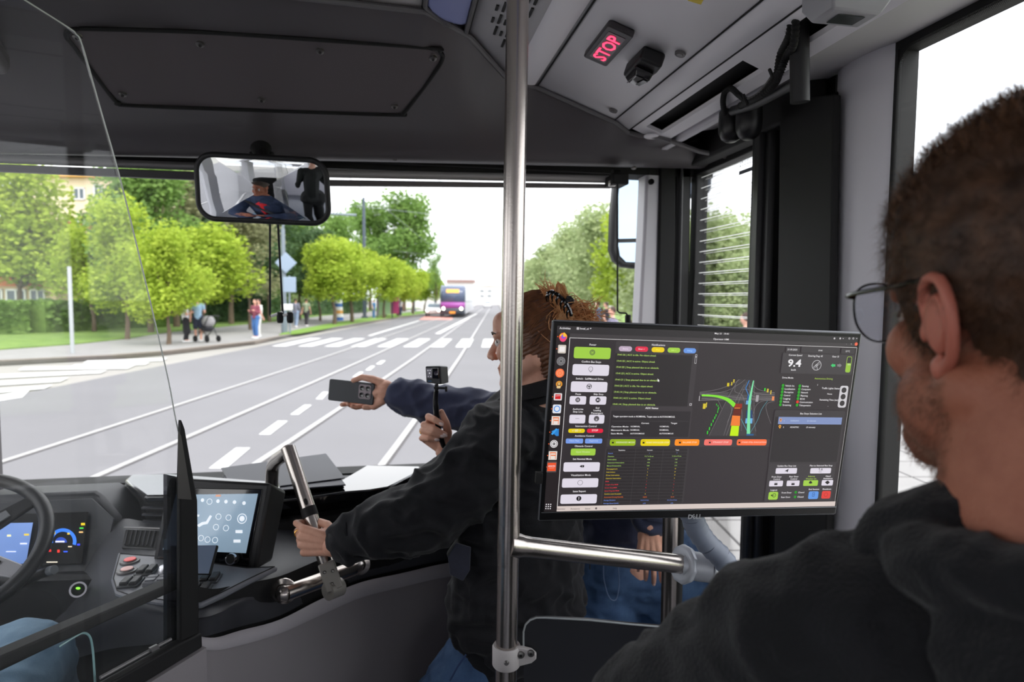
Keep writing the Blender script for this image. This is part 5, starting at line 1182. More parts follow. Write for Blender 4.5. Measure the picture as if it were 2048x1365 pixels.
MB().tube([D(98, 1143, 1.45), D(109, 1140, 1.447)], .0105, 14).build('stalk_tip', mat('stalk_tip_grey', (120, 124, 128), .35), t)

# ================================================================== DRIVER'S CABIN PARTITION
pp0 = D(385, 1000, 1.15); pu = V((.6, .8, 0)); pn = V((.8, -.6, 0))
def pq(px, py, l=0): return PL(px, py, pp0+pn*l, pn)
t = thing('driver_partition', pq(385, 1365), 'clear plexiglass driver partition with black frame at the left', 'partition')
edge = [(-60, -70), (40, -6), (135, 54), (152, 68), (165, 92), (200, 215), (250, 395), (330, 730), (352, 842), (386, 1000)]
sheet = edge+[(388, 1280), (150, 1400), (-60, 1500)]
MB().prism([pq(*p) for p in sheet], -pn*.004).build('plexiglass', M_plexi, t, smooth=0)
MB().tube(catmull([pq(*p) for p in edge], 5), .0011, 8).build('polished_edge', mat('edge_glint', (215, 220, 215), .2), t)  # bright line along the sheet edge, painted as a pale tube
MB().prism([pq(*p, .002) for p in ((355, 838), (362, 858), (387, 1000), (391, 1285), (352, 1300), (352, 960))], pn*.012).build('post', M_black, t, bevel=.003)
MB().prism([pq(*p, .0145) for p in ((356, 862), (362, 872), (383, 1000), (356, 998))], pn*.0006).build('post_perforation', mat('perforated_grey', (95, 92, 92), .3, metal=.5), t, smooth=0)  # pale grey perforated patch on the post
MB().prism([pq(*p, -.012) for p in ((334, 950), (362, 956), (362, 1290), (334, 1290))], -pn*.01).build('inner_post', glass('smoked_plexi', tint=(120, 120, 125), refl=.05), t, smooth=0)
MB().prism([pq(*p, -.02) for p in ((-60, 1340), (110, 1267), (345, 1166), (358, 1179), (110, 1292), (-60, 1374))], -pn*.03).build('mid_rail', M_black, t, bevel=.003)
MB().prism([pq(*p, .002) for p in ((-60, 1490), (202, 1362), (342, 1284), (390, 1262), (391, 1290), (262, 1368), (100, 1460), (-60, 1540))], pn*.02).build('bottom_rail', M_black, t, bevel=.003)
MB().tube([pq(200, 1357, .004), pq(342, 1279, .004)], .003, 8).build('seal_strip', M_alu, t)
MB().prism([pq(*p, .006) for p in ((296, 1296), (312, 1288), (316, 1296), (300, 1305))], pn*.006).build('latch', M_alu, t, bevel=.001)
pts = catmull([pq(a, b, -.03) for a, b in ((118, 1294), (150, 1274), (166, 1267), (178, 1272), (184, 1290), (188, 1330), (192, 1400))], 5)
MB().tube(pts, .0018, 8).build('pocket_edge', mat('cyan_glass_edge', (150, 190, 190), .2), t)
# grey cabin wall under the partition
P = [pq(*p, .0) for p in ((391, 1288), (262, 1366), (100, 1458), (-60, 1540))]
lo_ = [V((p.x, p.y, .36)) for p in P]
mb = MB().grid([P, lo_]); mb.build('cabin_wall', M_lgrey, kind='structure', smooth=0, solid=.03)
MB().tube([P[0]+V((.004, 0, 0)), lo_[0]+V((.004, 0, 0))], .005, 8).build('trim_17', mat('seam_dark', (40, 40, 42), .7), kind='structure')
# ================================================================== MONITOR
MO = V((.5035, .9483, 1.6856)); MXa = V((.9993, .0003, -.0377)).normalized(); MYa = V((.0376, -.0904, .9952)); MYa = (MYa-MXa*MYa.dot(MXa)).normalized(); MZa = MXa.cross(MYa)
def mloc(px, py):
    p = PL(px, py, MO, MZa)-MO; return p.dot(MXa), p.dot(MYa)
def mw(u, v, h=0): return MO+MXa*u+MYa*v+MZa*h
mon = thing('monitor', MO-MYa*.162, 'flat monitor showing a dark operator interface, in front of the man with glasses', 'monitor')
HW, HH = .27, .1624
MB().prism([mw(x, y, -.012) for x, y in ((-HW, -HH), (HW, -HH), (HW, HH), (-HW, HH))], MZa*.012).build('bezel', mat('monitor_black', (16, 16, 18), .35), mon, bevel=.0015)
mb = MB(); e = HW, HH
for a, b in (((-HW, HH), (HW, HH)), ((-HW, -HH), (-HW, HH)), ((HW, -HH), (HW, HH)), ((-HW, -HH), (HW, -HH))): mb.tube([mw(*a, -.004), mw(*b, -.004)], .0022, 8)
mb.build('edge_band', mat('monitor_edge_silver', (120, 122, 126), .3, metal=.6), mon)
MB().prism([mw(x, y, -.045) for x, y in ((-.2, -.12), (.2, -.12), (.2, .12), (-.2, .12))], MZa*.034).build('back_shell', M_blackp, mon, bevel=.01)
MB().bb(mw(.0, -.06, -.085), mw(.08, .02, -.045)).build('mount_plate', M_arm, mon, bevel=.004)
mb = MB().prism([mw(-HW-.012, -.098, -.004), mw(-HW-.001, -.098, -.004), mw(-HW-.001, -.080, -.004), mw(-HW-.012, -.080, -.004)], MZa*.010); mb.build('plug', M_black, mon, bevel=.001)
bt = mloc(1085, 1028)[1]
s0 = mloc(1115, 652); s1 = mloc(1669, 1010)
SL, SR, ST, SB = -HW+.0062, HW-.0062, HH-.0066, -HH+.0152
dspl = MB().prism([mw(SL, SB, .0002), mw(SR, SB, .0002), mw(SR, ST, .0002), mw(SL, ST, .0002)], MZa*.0002).build('screen', mat('screen_ui_grey', (10, 10, 10), .35, emit=(56, 51, 54), es=.83), mon, smooth=0)
mb = MB(); mb.tube([mw(-HW+.002, SB-.0015, .0008), mw(HW-.002, SB-.0015, .0008)], .0006, 6); mb.build('chin_line', MATS['monitor_edge_silver'], mon)
# maker's lettering on the chin
gv = []; gf = []
def addv(vs, fs): b = len(gv); gv.extend(vs); gf.extend([tuple(i+b for i in f) for f in fs])
x0, y0 = mloc(1377, 1034); x1 = mloc(1405, 1033)[0]; bw = (x1-x0); hgt = bw*.30
vs, fs, wd = text_geo('D', 1, .03); k = hgt/.7
def putt(s, x, rot=0):
    vs, fs, wd = text_geo(s, 1, .03); cx_ = wd/2; ca, sa = math.cos(rot), math.sin(rot)
    addv([mw(x+(ca*(v[0]-cx_)-sa*(v[1]-.35))*k, y0+hgt/2*0+(sa*(v[0]-cx_)+ca*(v[1]-.35))*k, .0006) for v in vs], fs)
for s_, fx, r_ in (('D', .12, 0), ('E', .38, math.radians(32)), ('L', .64, 0), ('L', .86, 0)): putt(s_, x0+bw*fx, r_)
MB().add(gv, gf).build('lettering', mat('logo_silver', (185, 188, 192), .4, metal=.3), mon, smooth=0, noweld=True)
# ---- user interface drawn on the screen plane (flat picture on a flat screen)
UV_, UF, UC = [], [], []
def crop(c, x, y):
    if c == 'a': return 1080+x*320/1985, 640+y*320/1985
    if c == 'b': return 1080+x*.15625, 840+y*.15625
    if c == 'c': return 1380+x*.17090, 660+y*.17090
    if c == 'd': return 1380+x*.17090, 840+y*.17090
    return x, y
lay = [0]
def U(c, x, y): return mloc(*crop(c, x, y))
def poly(pts, col):
    lay[0] += 1; h = .0006+lay[0]*.0000022; b = len(UV_)
    UV_.extend([mw(u, v, h) for u, v in pts]); UF.append(tuple(range(b, b+len(pts)))); UC.append(lin(col))
def rr_(c, x0, y0, x1, y1, col, r=.25, outline=None):
    u0, v0 = U(c, x0, y1); u1, v1 = U(c, x1, y0)
    rect(u0, v0, u1, v1, col, r)
def rect(u0, v0, u1, v1, col, r=0):
    w, h = u1-u0, v1-v0; cx_, cy_ = (u0+u1)/2, (v0+v1)/2
    if r: poly([(cx_+a, cy_+b) for a, b in rrect(w, h, min(w, h)*r, 4)], col)
    else: poly([(u0, v0), (u1, v0), (u1, v1), (u0, v1)], col)
def line(p, q, wd, col):
    d = V((q[0]-p[0], q[1]-p[1], 0)); 
    if d.length < 1e-6: return
    n = V((-d.y, d.x, 0)).normalized()*wd/2; poly([(p[0]+n.x, p[1]+n.y), (q[0]+n.x, q[1]+n.y), (q[0]-n.x, q[1]-n.y), (p[0]-n.x, p[1]-n.y)], col)
def pline(c, pts, wd, col, cat=True):
    P = [V((*U(c, x, y), 0)) for x, y in pts]
    if cat and len(P) > 2: P = catmull(P, 5)
    for a, b in zip(P[:-1], P[1:]): line(a, b, wd, col)
def circ(c, x, y, r, col, inner=0, n=20):
    u, v = U(c, x, y); r = r*.1612*.826/1000*1.035*.001/.001
    r = abs(U(c, x+r/(.1612*.826*1.035)*1000/1000*1, y)[0]-u) if 0 else r
    return _c(u, v, r, col, inner, n)
def _c(u, v, r, col, inner=0, n=20):
    if not inner: poly([(u+r*math.cos(2*math.pi*k/n), v+r*math.sin(2*math.pi*k/n)) for k in range(n)], col)
    else:
        for k in range(n):
            a, b = 2*math.pi*k/n, 2*math.pi*(k+1)/n; lay[0] -= 1 if k else 0
            poly([(u+r*math.cos(a), v+r*math.sin(a)), (u+r*math.cos(b), v+r*math.sin(b)), (u+r*inner*math.cos(b), v+r*inner*math.sin(b)), (u+r*inner*math.cos(a), v+r*inner*math.sin(a))], col)
def C2(c, x, y, rpx, col, inner=0, n=20):
    u, v = U(c, x, y); u2, _ = U(c, x+rpx, y); _c(u, v, abs(u2-u), col, inner, n)
def tx(c, s, x, y, hpx, col=(235, 232, 235), align='c', bold=.012, maxw=None):
    """x,y = centre (or left-middle) of the text; hpx = cap height in crop pixels"""
    u, v = U(c, x, y); h = abs(U(c, x, y+hpx)[1]-v); k = h/.72
    vs, fs, wd = text_geo(s, 1, bold)
    if not vs: return
    kx = k
    if maxw: kx = abs(U(c, x+maxw, y)[0]-u)/wd
    off = wd*kx/2 if align == 'c' else 0
    lay[0] += 1; z = .0006+lay[0]*.0000022; b = len(UV_)
    UV_.extend([mw(u-off+a*kx, v-h/2+bb*k, z) for a, bb in vs]); UF.extend([tuple(i+b for i in f) for f in fs]); UC.extend([lin(col)]*len(fs))
WH = (238, 234, 238); GRN = (160, 205, 70); BTN = (222, 216, 228); DKP = (46, 42, 45)
# frame of the desktop
tl = (SL, ST); rect(SL, ST-.0118, SR, ST, (48, 45, 47))
rect(SL, SB, mloc(1137, 700)[0], ST-.0112, (36, 30, 32))
wl = mloc(1139, 677)[0]; wt_ = mloc(1139, 675.5)[1]; wb = mloc(1113, 1019)[1]; wr = mloc(1714, 695)[0]
rect(wl, wt_, SR, ST-.0112, (64, 60, 62))
rect(wl, wt_-.0007, wr, wt_, (225, 222, 222)); rect(wl, wb, wl+.0008, wt_, (225, 222, 222)); rect(wr-.0007, wb, wr, wt_, (190, 186, 186))
rect(wl, SB+.0002, wr+.001, mloc(1113, 1013)[1], (214, 200, 194))
tx('a', 'Activities', 310, 103, 26, maxw=138); rr_('a', 452, 92, 485, 122, (190, 185, 188), .1); tx('a', 'local_ui', 550, 108, 24, maxw=108); poly([U('a', 617, 102), U('a', 638, 102), U('a', 627, 116)], WH)
tx('c', 'May 21  19:41', 370, 44, 20, maxw=165); tx('c', 'Operator HMI', 362, 109, 20, maxw=180)
for x in (1688, 1755, 1862, 1908): C2('c', x, 101, 10, (205, 200, 205), .55 if x > 1800 else 0)
for x in (1790, 1948): poly([U('c', x-9, 98), U('c', x+9, 98), U('c', x, 110)], (205, 200, 205))
tx('c', '-', 1829, 166, 16); tx('c', '\u00d7', 1884, 166, 16); C2('c', 1942, 167, 18, (235, 95, 60)); tx('c', '\u00d7', 1942, 167, 13)
# dock icons
for y, dotx in ((208, 220), (360, 207), (955, 157), (1105, 143), (1250, 130)): C2('a', dotx, y, 7, (235, 95, 40))
C2('a', 286, 212, 50, (245, 120, 60)); poly([U('a', x, y) for x, y in ((240, 200), (262, 168), (272, 190), (300, 155), (325, 185), (336, 215), (300, 190), (262, 200))], (250, 195, 50)); C2('a', 284, 232, 40, (235, 70, 120)); C2('a', 288, 208, 26, (130, 90, 215)); C2('a', 300, 196, 16, (250, 190, 60))
rr_('a', 218, 312, 325, 414, (208, 198, 188), .12); rr_('a', 236, 332, 310, 396, (238, 232, 230), .05)
C2('a', 259, 513, 54, (122, 120, 122)); [C2('a', 259+36*math.cos(k), 513+36*math.sin(k), 5, (30, 30, 30)) for k in (0, .8, 1.6, 2.4, 3.2, 4, 4.8, 5.6)]; C2('a', 259, 513, 9, (25, 25, 25))
C2('a', 245, 661, 55, (245, 115, 65)); C2('a', 245, 661, 38, (255, 170, 130), .8); C2('a', 245, 661, 22, (255, 140, 90))
C2('a', 236, 798, 40, (228, 150, 45), .6); C2('a', 236, 794, 18, (215, 175, 110)); rr_('a', 205, 820, 255, 850, (225, 195, 140), .3)
rr_('a', 168, 912, 274, 998, (226, 218, 220), .12); rr_('a', 184, 926, 258, 984, (205, 30, 35), .1); line(U('a', 190, 945), U('a', 252, 940), .0006, WH)
rr_('a', 152, 1052, 264, 1158, (226, 228, 235), .15); C2('a', 209, 1104, 40, (55, 140, 225), .72)
def rosx(c, x0, y0, x1, y1):
    rr_(c, x0, y0, x1, y1, (232, 222, 214), .03); w = x1-x0; h = y1-y0; o = (235, 110, 40)
    for a, b, e_, f in ((.18, .12, .86, .24), (.18, .12, .28, .92), (.74, .12, .86, .92), (.28, .42, .80, .54)): rr_(c, x0+w*a, y0+h*b, x0+w*e_, y0+h*f, o, 0)
rosx('a', 138, 1196, 250, 1304); rosx('b', 105, 402, 220, 512)
for y, dx_ in ((158, 124), (308, 111), (457, 97), (604, 86)): C2('b', dx_, y, 7, (235, 95, 40))
poly([U('b', *p) for p in ((240, 112), (238, 205), (205, 208), (145, 150), (160, 138))], (45, 130, 205)); poly([U('b', *p) for p in ((140, 180), (205, 108), (222, 120), (160, 195))], (60, 160, 235))
C2('b', 177, 308, 50, (228, 224, 226)); C2('b', 177, 308, 40, (50, 46, 48), .85); C2('b', 177, 308, 18, (50, 46, 48), .6); poly([U('b', 172, 296), U('b', 190, 308), U('b', 172, 320)], (50, 46, 48))
rr_('b', 80, 532, 216, 672, (88, 80, 80), .06); rr_('b', 90, 550, 206, 656, (235, 85, 45), .02); tx('b', 'ADASTEC', 150, 592, 20, maxw=92); line(U('b', 115, 618), U('b', 180, 616), .0005, (250, 190, 170))
for i in range(3):
    for j in range(3): rr_('b', 73+28*i-3*j, 1075+27*j, 87+28*i-3*j, 1089+27*j, WH, .2)
# left control column
rr_('a', 402, 250, 910, 245+1100/1, DKP, .02) if 0 else None
u0, v1 = U('a', 400, 245); u1, _ = U('a', 908, 260); _, v0 = U('b', 250, 1098); rect(u0-.000, v0, u1, v1, (50, 45, 48), .04)
def btn(c, x0, y0, x1, y1, col=BTN, r=.18): rr_(c, x0, y0, x1, y1, col, r)
tx('a', 'Power', 655, 308, 24); btn('a', 414, 348, 880, 476, GRN); C2('a', 648, 404, 34, (80, 85, 70), .75); C2('a', 648, 404, 20, (80, 85, 70), .7); line(U('a', 648, 384), U('a', 648, 404), .0008, (80, 85, 70))
tx('a', 'Confirm Bus Stops', 636, 520, 24, maxw=240); btn('a', 396, 560, 860, 686); C2('a', 628, 608, 28, (60, 56, 60), .85); poly([U('a', 606, 628), U('a', 650, 628), U('a', 627, 652)], (60, 56, 60)); poly([U('a', 613, 626), U('a', 643, 626), U('a', 627, 643)], BTN); tx('a', '=', 628, 610, 14, (60, 56, 60))
tx('a', 'Switch:  Self/Manual Drive', 615, 731, 24, maxw=340); btn('a', 376, 772, 838, 892); C2('a', 608, 826, 32, (25, 22, 25), .78); line(U('a', 580, 820), U('a', 638, 820), .0011, (25, 22, 25)); C2('a', 608, 826, 9, (25, 22, 25)); line(U('a', 608, 826), U('a', 608, 852), .0011, (25, 22, 25))
tx('a', 'Pause', 473, 920, 22); tx('a', 'Skip Stop', 724, 922, 22, maxw=122); btn('a', 362, 948, 574, 1048); btn('a', 610, 950, 824, 1050)
C2('a', 467, 992, 30, (85, 80, 84)); line(U('a', 459, 978), U('a', 459, 1006), .0009, BTN); line(U('a', 475, 978), U('a', 475, 1006), .0009, BTN)
C2('a', 717, 994, 30, (22, 20, 22)); poly([U('a', 703, 978), U('a', 726, 994), U('a', 703, 1010)], BTN); line(U('a', 731, 978), U('a', 731, 1010), .0008, BTN)
tx('a', 'Authorize', 470, 1106, 22, maxw=130); tx('a', 'Stop Line', 468, 1139, 22, maxw=120); tx('a', 'End', 712, 1092, 22); tx('a', 'Loading', 709, 1123, 22); tx('a', 'Passengers', 706, 1156, 22, maxw=144)
btn('a', 358, 1178, 564, 1284); btn('a', 600, 1178, 800, 1286); line(U('a', 437, 1225), U('a', 485, 1225), .0005, (60, 56, 60)); C2('a', 699, 1226, 33, (85, 80, 84)); tx('a', '\u00bb', 699, 1230, 34, BTN)
tx('b', 'Intersection Control', 588, 80, 24, maxw=268); btn('b', 358, 114, 574, 166, (228, 205, 20), .45); tx('b', '\u2713 GO \u2713', 466, 136, 24, maxw=115); btn('b', 596, 114, 808, 166, (225, 30, 62), .45); tx('b', 'STOP', 702, 134, 24)
tx('b', 'Avoidance Control', 567, 204, 22, maxw=244); btn('b', 326, 240, 552, 302, (120, 155, 228), .25); btn('b', 572, 240, 796, 302, (120, 155, 228), .25); tx('b', 'New Plan', 438, 267, 20, (190, 208, 245), maxw=122); tx('b', 'Approve', 684, 267, 20, (190, 208, 245), maxw=112)
tx('b', 'Obstacle Control', 556, 335, 22, maxw=226); btn('b', 388, 368, 711, 456, GRN, .2); tx('b', 'Open Window', 549, 409, 22, (205, 228, 160), maxw=182)
tx('b', 'Set Nominal Mode', 541, 500, 24, maxw=242); btn('b', 294, 542, 767, 664); rr_('b', 524, 580, 564, 608, (30, 26, 30), .1); poly([U('b', 505, 596), U('b', 526, 580), U('b', 526, 609)], (30, 26, 30)); tx('b', '\u00d7', 540, 594, 18, BTN)
tx('b', 'Visualization Mode', 522, 706, 24, maxw=252); btn('b', 276, 746, 748, 868); C2('b', 512, 804, 33, (35, 31, 34), .88)
tx('b', 'Issue Report', 503, 913, 24, maxw=162); btn('b', 256, 950, 730, 1076); C2('b', 495, 1006, 32, (20, 18, 20)); tx('b', '!', 495, 1006, 40, BTN, bold=.03)
for s, x in (('Operator', 268), ('Accessory', 448), ('Status', 607), ('Help', 957)): tx('b', s, x, 1139-(x-268)*.012, 20, (60, 52, 54), bold=.006)
C2('b', 716, 1133, 14, (110, 100, 102)); tx('b', 'No session', 812, 1134, 16, (195, 180, 178), maxw=120, bold=0)
# notifications
u0, v1 = U('a', 942, 262); u1, _ = U('c', 100, 180); _, v0 = U('a', 900, 1075); rect(u0, v0-.0005, u1, v1, (62, 57, 60), .03)
tx('a', 'Notifications', 1468, 311, 24, maxw=165)
for s, x0, x1, y0, cc in (('Source', 973, 1142, 330, (190, 170, 190)), ('Error \u2713', 1176, 1341, 334, (225, 45, 75)), ('Warn', 1378, 1544, 342, (235, 205, 20)), ('Info \u2713', 1577, 1740, 348, GRN), ('Debug', 1774, 1936, 354, (105, 150, 225))):
    btn('a', x0, y0, x1, y0+58, cc, .48); tx('a', s, (x0+x1)/2, y0+28, 18, tuple(min(255, c+60) for c in cc) if s != 'Error \u2713' else WH)
u0, v1 = U('a', 945, 412); u1, _ = U('a', 1890, 430); _, v0 = U('a', 900, 1062); rect(u0-.002, v0, u1, v1, (44, 40, 42))
msgs = ['19:41:36 | ACC is idle. No object ahead.', '19:41:25 | ACC is active. Object ahead.', '19:41:25 | Stop planned due to an obstacle.', '19:41:23 | ACC is active. Object ahead.', '19:41:21 | Stop planned due to an obstacle.', '19:41:20 | ACC is idle. No object ahead.', '19:41:14 | Stop planned due to an obstacle.', '19:41:14 | ACC is active. Object ahead.', '19:41:14 | Stop planned due to an obstacle.']
for i, (s, x, y, mwid) in enumerate(zip(msgs, (960, 952, 945, 940, 932, 924, 917, 910, 902), (430, 508, 584, 662, 740, 816, 893, 968, 1045), (480, 475, 530, 467, 535, 475, 528, 467, 528))): tx('a', s, x, y, 22, (185, 220, 110), 'l', maxw=mwid, bold=.008)
rr_('a', 1922, 430, 1948, 458, (200, 196, 200), 0); rr_('a', 1927, 436, 1943, 452, (30, 28, 30), 0); rr_('a', 1912, 460, 1944, 542, (200, 196, 200), 0); rr_('a', 1917, 466, 1939, 536, (40, 36, 40), 0)
rr_('a', 1850, 1036, 1880, 1064, (200, 196, 200), 0); rr_('a', 1857, 1042, 1873, 1058, (30, 28, 30), 0)
poly([U('a', *p) for p in ((1456, 728), (1456, 768), (1464, 760), (1472, 772), (1477, 768), (1470, 757), (1482, 756))], (235, 235, 235))
# ADS status
u0, v1 = U('a', 880, 1072); u1, _ = U('a', 1890, 1080); _, v0 = U('b', 850, 228); rect(u0-.001, v0, u1, v1, (62, 57, 60), .03)
tx('a', 'ADS Status', 1384, 1094, 24, maxw=160)
u0, v1 = U('a', 890, 1124); u1, _ = U('a', 1868, 1135); _, v0 = U('b', 870, 216); rect(u0-.001, v0, u1, v1, (46, 42, 45), .04)
tx('a', 'Target operation mode is NOMINAL. Target state is AUTONOMOUS.', 903, 1195, 22, align='l', maxw=770)
line(U('a', 888, 1255), U('a', 1840, 1258), .0003, (90, 86, 88))
tx('b', 'Current', 1344, 42, 20, maxw=98); tx('b', 'Target', 1712, 42, 20, maxw=82)
for s, x, y, mwid in (('Operation Mode:', 912, 84, 220), ('Manoeuvre Mode:', 908, 130, 230), ('State Mode:', 904, 174, 155)): tx('b', s, x, y, 20, align='l', maxw=mwid)
for x in (1158, 1530):
    for s, y, mwid in (('NOMINAL', 84, 120), ('NOMINAL', 129, 118), ('AUTONOMOUS', 174, 180)): tx('b', s, x-y*.07+6, y, 19, align='l', maxw=mwid)
# stop bar
u0, v1 = U('b', 855, 238); u1, _ = U('d', 935, 215); _, v0 = U('b', 850, 342); rect(u0, v0, u1, v1, (62, 57, 60))
def warn(c, x, y, k=1):
    C2(c, x, y+6, 12*k, (40, 28, 20)); rr_(c, x-15*k, y+6, x+15*k, y+16, (40, 28, 20), 0)
    for a in (30, 60, 90, 120, 150):
        r = math.radians(a); line(U(c, x+16*k*math.cos(r), y-16*k*math.sin(r)), U(c, x+26*k*math.cos(r), y-26*k*math.sin(r)), .0004, (40, 28, 20))
for c, x0, y0, x1, y1, cc, s, sx, mwid in (('b', 888, 248, 1224, 330, (150, 180, 30), 'DEGRADED MODE', 972, 238), ('b', 1280, 248, 1664, 332, (232, 208, 10), 'ROAD SHOULDER STOP', 1358, 292), ('b', 1717, 248, 2040, 330, (255, 145, 30), 'IN-LANE STOP', 1824, 180), ('d', 158, 228, 492, 298, (240, 115, 105), 'STRAIGHT STOP', 264, 182), ('d', 540, 228, 896, 298, (250, 110, 60), 'STAND STILL EVACUATION', 600, 288)):
    btn(c, x0, y0, x1, y1, cc, .28); warn(c, x0+(42 if c == 'b' else 34) if x0 not in (1717, 158) else x0+70, (y0+y1)/2-4, 1 if c == 'b' else .8)
    tx(c, s, sx, (y0+y1)/2-2, 22 if c == 'b' else 19, tuple(min(255, int(a+(255-a)*.65)) for a in cc), 'l', maxw=mwid)
# statistics table
u0, v1 = U('b', 865, 362); u1, _ = U('b', 1905, 370); _, v0 = U('b', 785, 1085); rect(u0-.004, v0, u1, v1, (60, 56, 58), .03); rect(u0-.002, v0+.001, u1-.003, v1-.001, (44, 40, 42))
tx('b', 'Statistics', 1045, 387, 15, maxw=86); tx('b', 'Current', 1402, 386, 15, maxw=70); tx('b', 'Total', 1753, 385, 15)
B1, G1, Y1, R1_, O1 = (120, 150, 235), (175, 215, 110), (225, 200, 60), (215, 60, 70), (225, 110, 50)
rowsT = [('Round', B1, '1', '7'), ('Duration', G1, '0 h 7 m 26 sec', '1 h 23 m 59 sec'), ('Distance(km)', G1, '0.83', '5.67'), ('Automated Distance(km)', G1, '0.00', '3.36'), ('Manual Distance(km)', G1, '0.00', '2.71'), ('Disengagement', Y1, '0', '18'), ('Intervention', Y1, '2', '37'), ('Driver Intervention', Y1, '0', '31'), ('Operator Intervention', Y1, '1', '6'), ('MRM', R1_, '1', '1'), ('Straight Stop MRM', R1_, '0', '0'), ('In-Lane Stop MRM', R1_, '0', '1'), ('Speed Degrade MRM', R1_, '1', '0'), ('Comfort Limit Exceeded', Y1, '0', '1'), ('Automated Driving Ratio(%)', O1, '100.00', '55.14'), ('Average Duration', B1, '0 h 0 m 0 sec', '0 h 12 m 10 sec'), ('Average Speed (km/h)', B1, '6.74', '3.75')]
for i, (s, cc, a, b) in enumerate(rowsT):
    y = 427+i*40.1; xl = 870-(y-427)*.098; ww = {0: 58, 1: 78, 2: 112, 3: 215, 4: 180, 5: 138, 6: 112, 7: 170, 8: 195, 9: 44, 10: 165, 11: 152, 12: 185, 13: 215, 14: 245, 15: 150, 16: 195}[i]
    tx('b', s, xl, y, 14, cc, 'l', maxw=ww, bold=.01); tx('b', a, 1398-(y-427)*.105, y-2, 14, cc, bold=.01); tx('b', b, 1750-(y-427)*.105, y-4, 14, cc, bold=.01)
    line(U('b', xl-8, y-20), U('b', xl+1010, y-22), .00022, (96, 92, 94))
for x in (1224, 1575): line(U('b', x, 370), U('b', x-72, 1075), .00022, (96, 92, 94))
# road view
rg = (120, 116, 118)
poly([U('c', *p) for p in ((108, 726), (985, 728), (985, 830), (100, 828))], (78, 74, 76)); poly([U('c', *p) for p in ((560, 578), (760, 590), (740, 760), (430, 760))], (62, 58, 60))
poly([U('c', *p) for p in ((420, 830), (740, 830), (770, 1238), (218, 1238))], (64, 60, 63))
for pts in ([(560, 580), (420, 830), (218, 1238)], [(632, 640), (520, 850), (388, 1238)], [(660, 610), (560, 850), (420, 1238)], [(108, 730), (300, 700), (480, 640), (575, 580)], [(108, 760), (400, 720), (560, 640), (640, 580)], [(108, 800), (300, 815), (340, 860), (365, 920)], [(745, 600), (745, 850), (742, 1085)],
            [(690, 620), (700, 850), (765, 1188)], [(740, 640), (800, 700), (985, 735)], [(690, 650), (760, 740), (985, 760)], [(985, 800), (700, 805), (460, 780), (108, 745)], [(985, 820), (850, 830), (770, 880), (735, 980)], [(985, 830), (900, 860), (885, 930), (940, 1098)], [(530, 640), (520, 720), (600, 760), (640, 870)], [(600, 700), (680, 700), (740, 780), (985, 780)], [(108, 825), (500, 810), (985, 815)], [(595, 900), (602, 1000), (595, 1180)], [(470, 880), (480, 960), (430, 1080)]):
    pline('c', pts, .00035, (150, 145, 148))
pline('c', [(590, 1040), (640, 1140), (665, 1190)], .0008, (90, 170, 185)); pline('c', [(700, 1200), (780, 1060), (830, 930), (900, 830)], .0006, (90, 160, 175))
P = catmull([V((130, 775, 0)), V((280, 785, 0)), V((410, 825, 0)), V((500, 905, 0))], 5); Q = catmull([V((130, 755, 0)), V((300, 762, 0)), V((450, 800, 0)), V((535, 868, 0))], 5)
for a, b, c_, d_ in zip(P[:-1], P[1:], Q[1:], Q[:-1]): poly([U('c', v.x, v.y) for v in (a, b, c_, d_)], (130, 225, 55))
rr_('c', 95, 772, 112, 830, (170, 165, 168), 0); rr_('c', 112, 760, 130, 818, (22, 20, 22), 0); rr_('c', 758, 762, 800, 840, (165, 160, 164), .1); poly([U('c', *p) for p in ((955, 775), (980, 778), (975, 826), (948, 826))], (235, 140, 85))
for x, y, w_, h_, cc in ((425, 620, 30, 40, (215, 195, 40)), (473, 610, 17, 38, (215, 195, 40)), (498, 578, 18, 38, (225, 205, 60)), (860, 680, 18, 32, (60, 220, 60)), (890, 688, 24, 42, (215, 190, 60)), (930, 706, 18, 46, (215, 190, 60)), (142, 862, 38, 60, (215, 195, 50)), (178, 848, 16, 58, (225, 205, 60))): rr_('c', x, y, x+w_, y+h_, cc, 0)
pline('c', [(686, 590), (645, 680), (680, 770)], .0013, (60, 130, 200), False)
poly([U('c', *p) for p in ((664, 770), (692, 770), (690, 825), (660, 825))], (40, 90, 150)); poly([U('c', *p) for p in ((650, 826), (712, 826), (706, 872), (646, 870))], (105, 165, 215)); poly([U('c', *p) for p in ((652, 940), (722, 940), (724, 1034), (648, 1034))], (35, 62, 110)); poly([U('c', *p) for p in ((645, 1034), (726, 1034), (720, 1094), (638, 1092))], (110, 175, 225)); poly([U('c', *p) for p in ((655, 1215), (740, 1215), (735, 1236), (650, 1236))], (40, 90, 140))
P = catmull([V((730, 592, 0)), V((700, 720, 0)), V((672, 870, 0)), V((656, 1215, 0))], 5); Q = catmull([V((742, 592, 0)), V((722, 720, 0)), V((700, 900, 0)), V((696, 1215, 0))], 5)
for a, b, c_, d_ in zip(P[:-1], P[1:], Q[1:], Q[:-1]): poly([U('c', v.x, v.y) for v in (a, b, c_, d_)], (125, 225, 165))
for x, y in ((304, 872), (320, 888), (330, 912), (322, 930), (316, 958), (298, 998), (283, 1028), (264, 1064), (242, 1106), (221, 1154), (198, 1200)):
    k = .55+(y-870)/700; rr_('c', x-8*k, y-19*k, x+8*k, y+19*k, (50, 215, 50), .3)
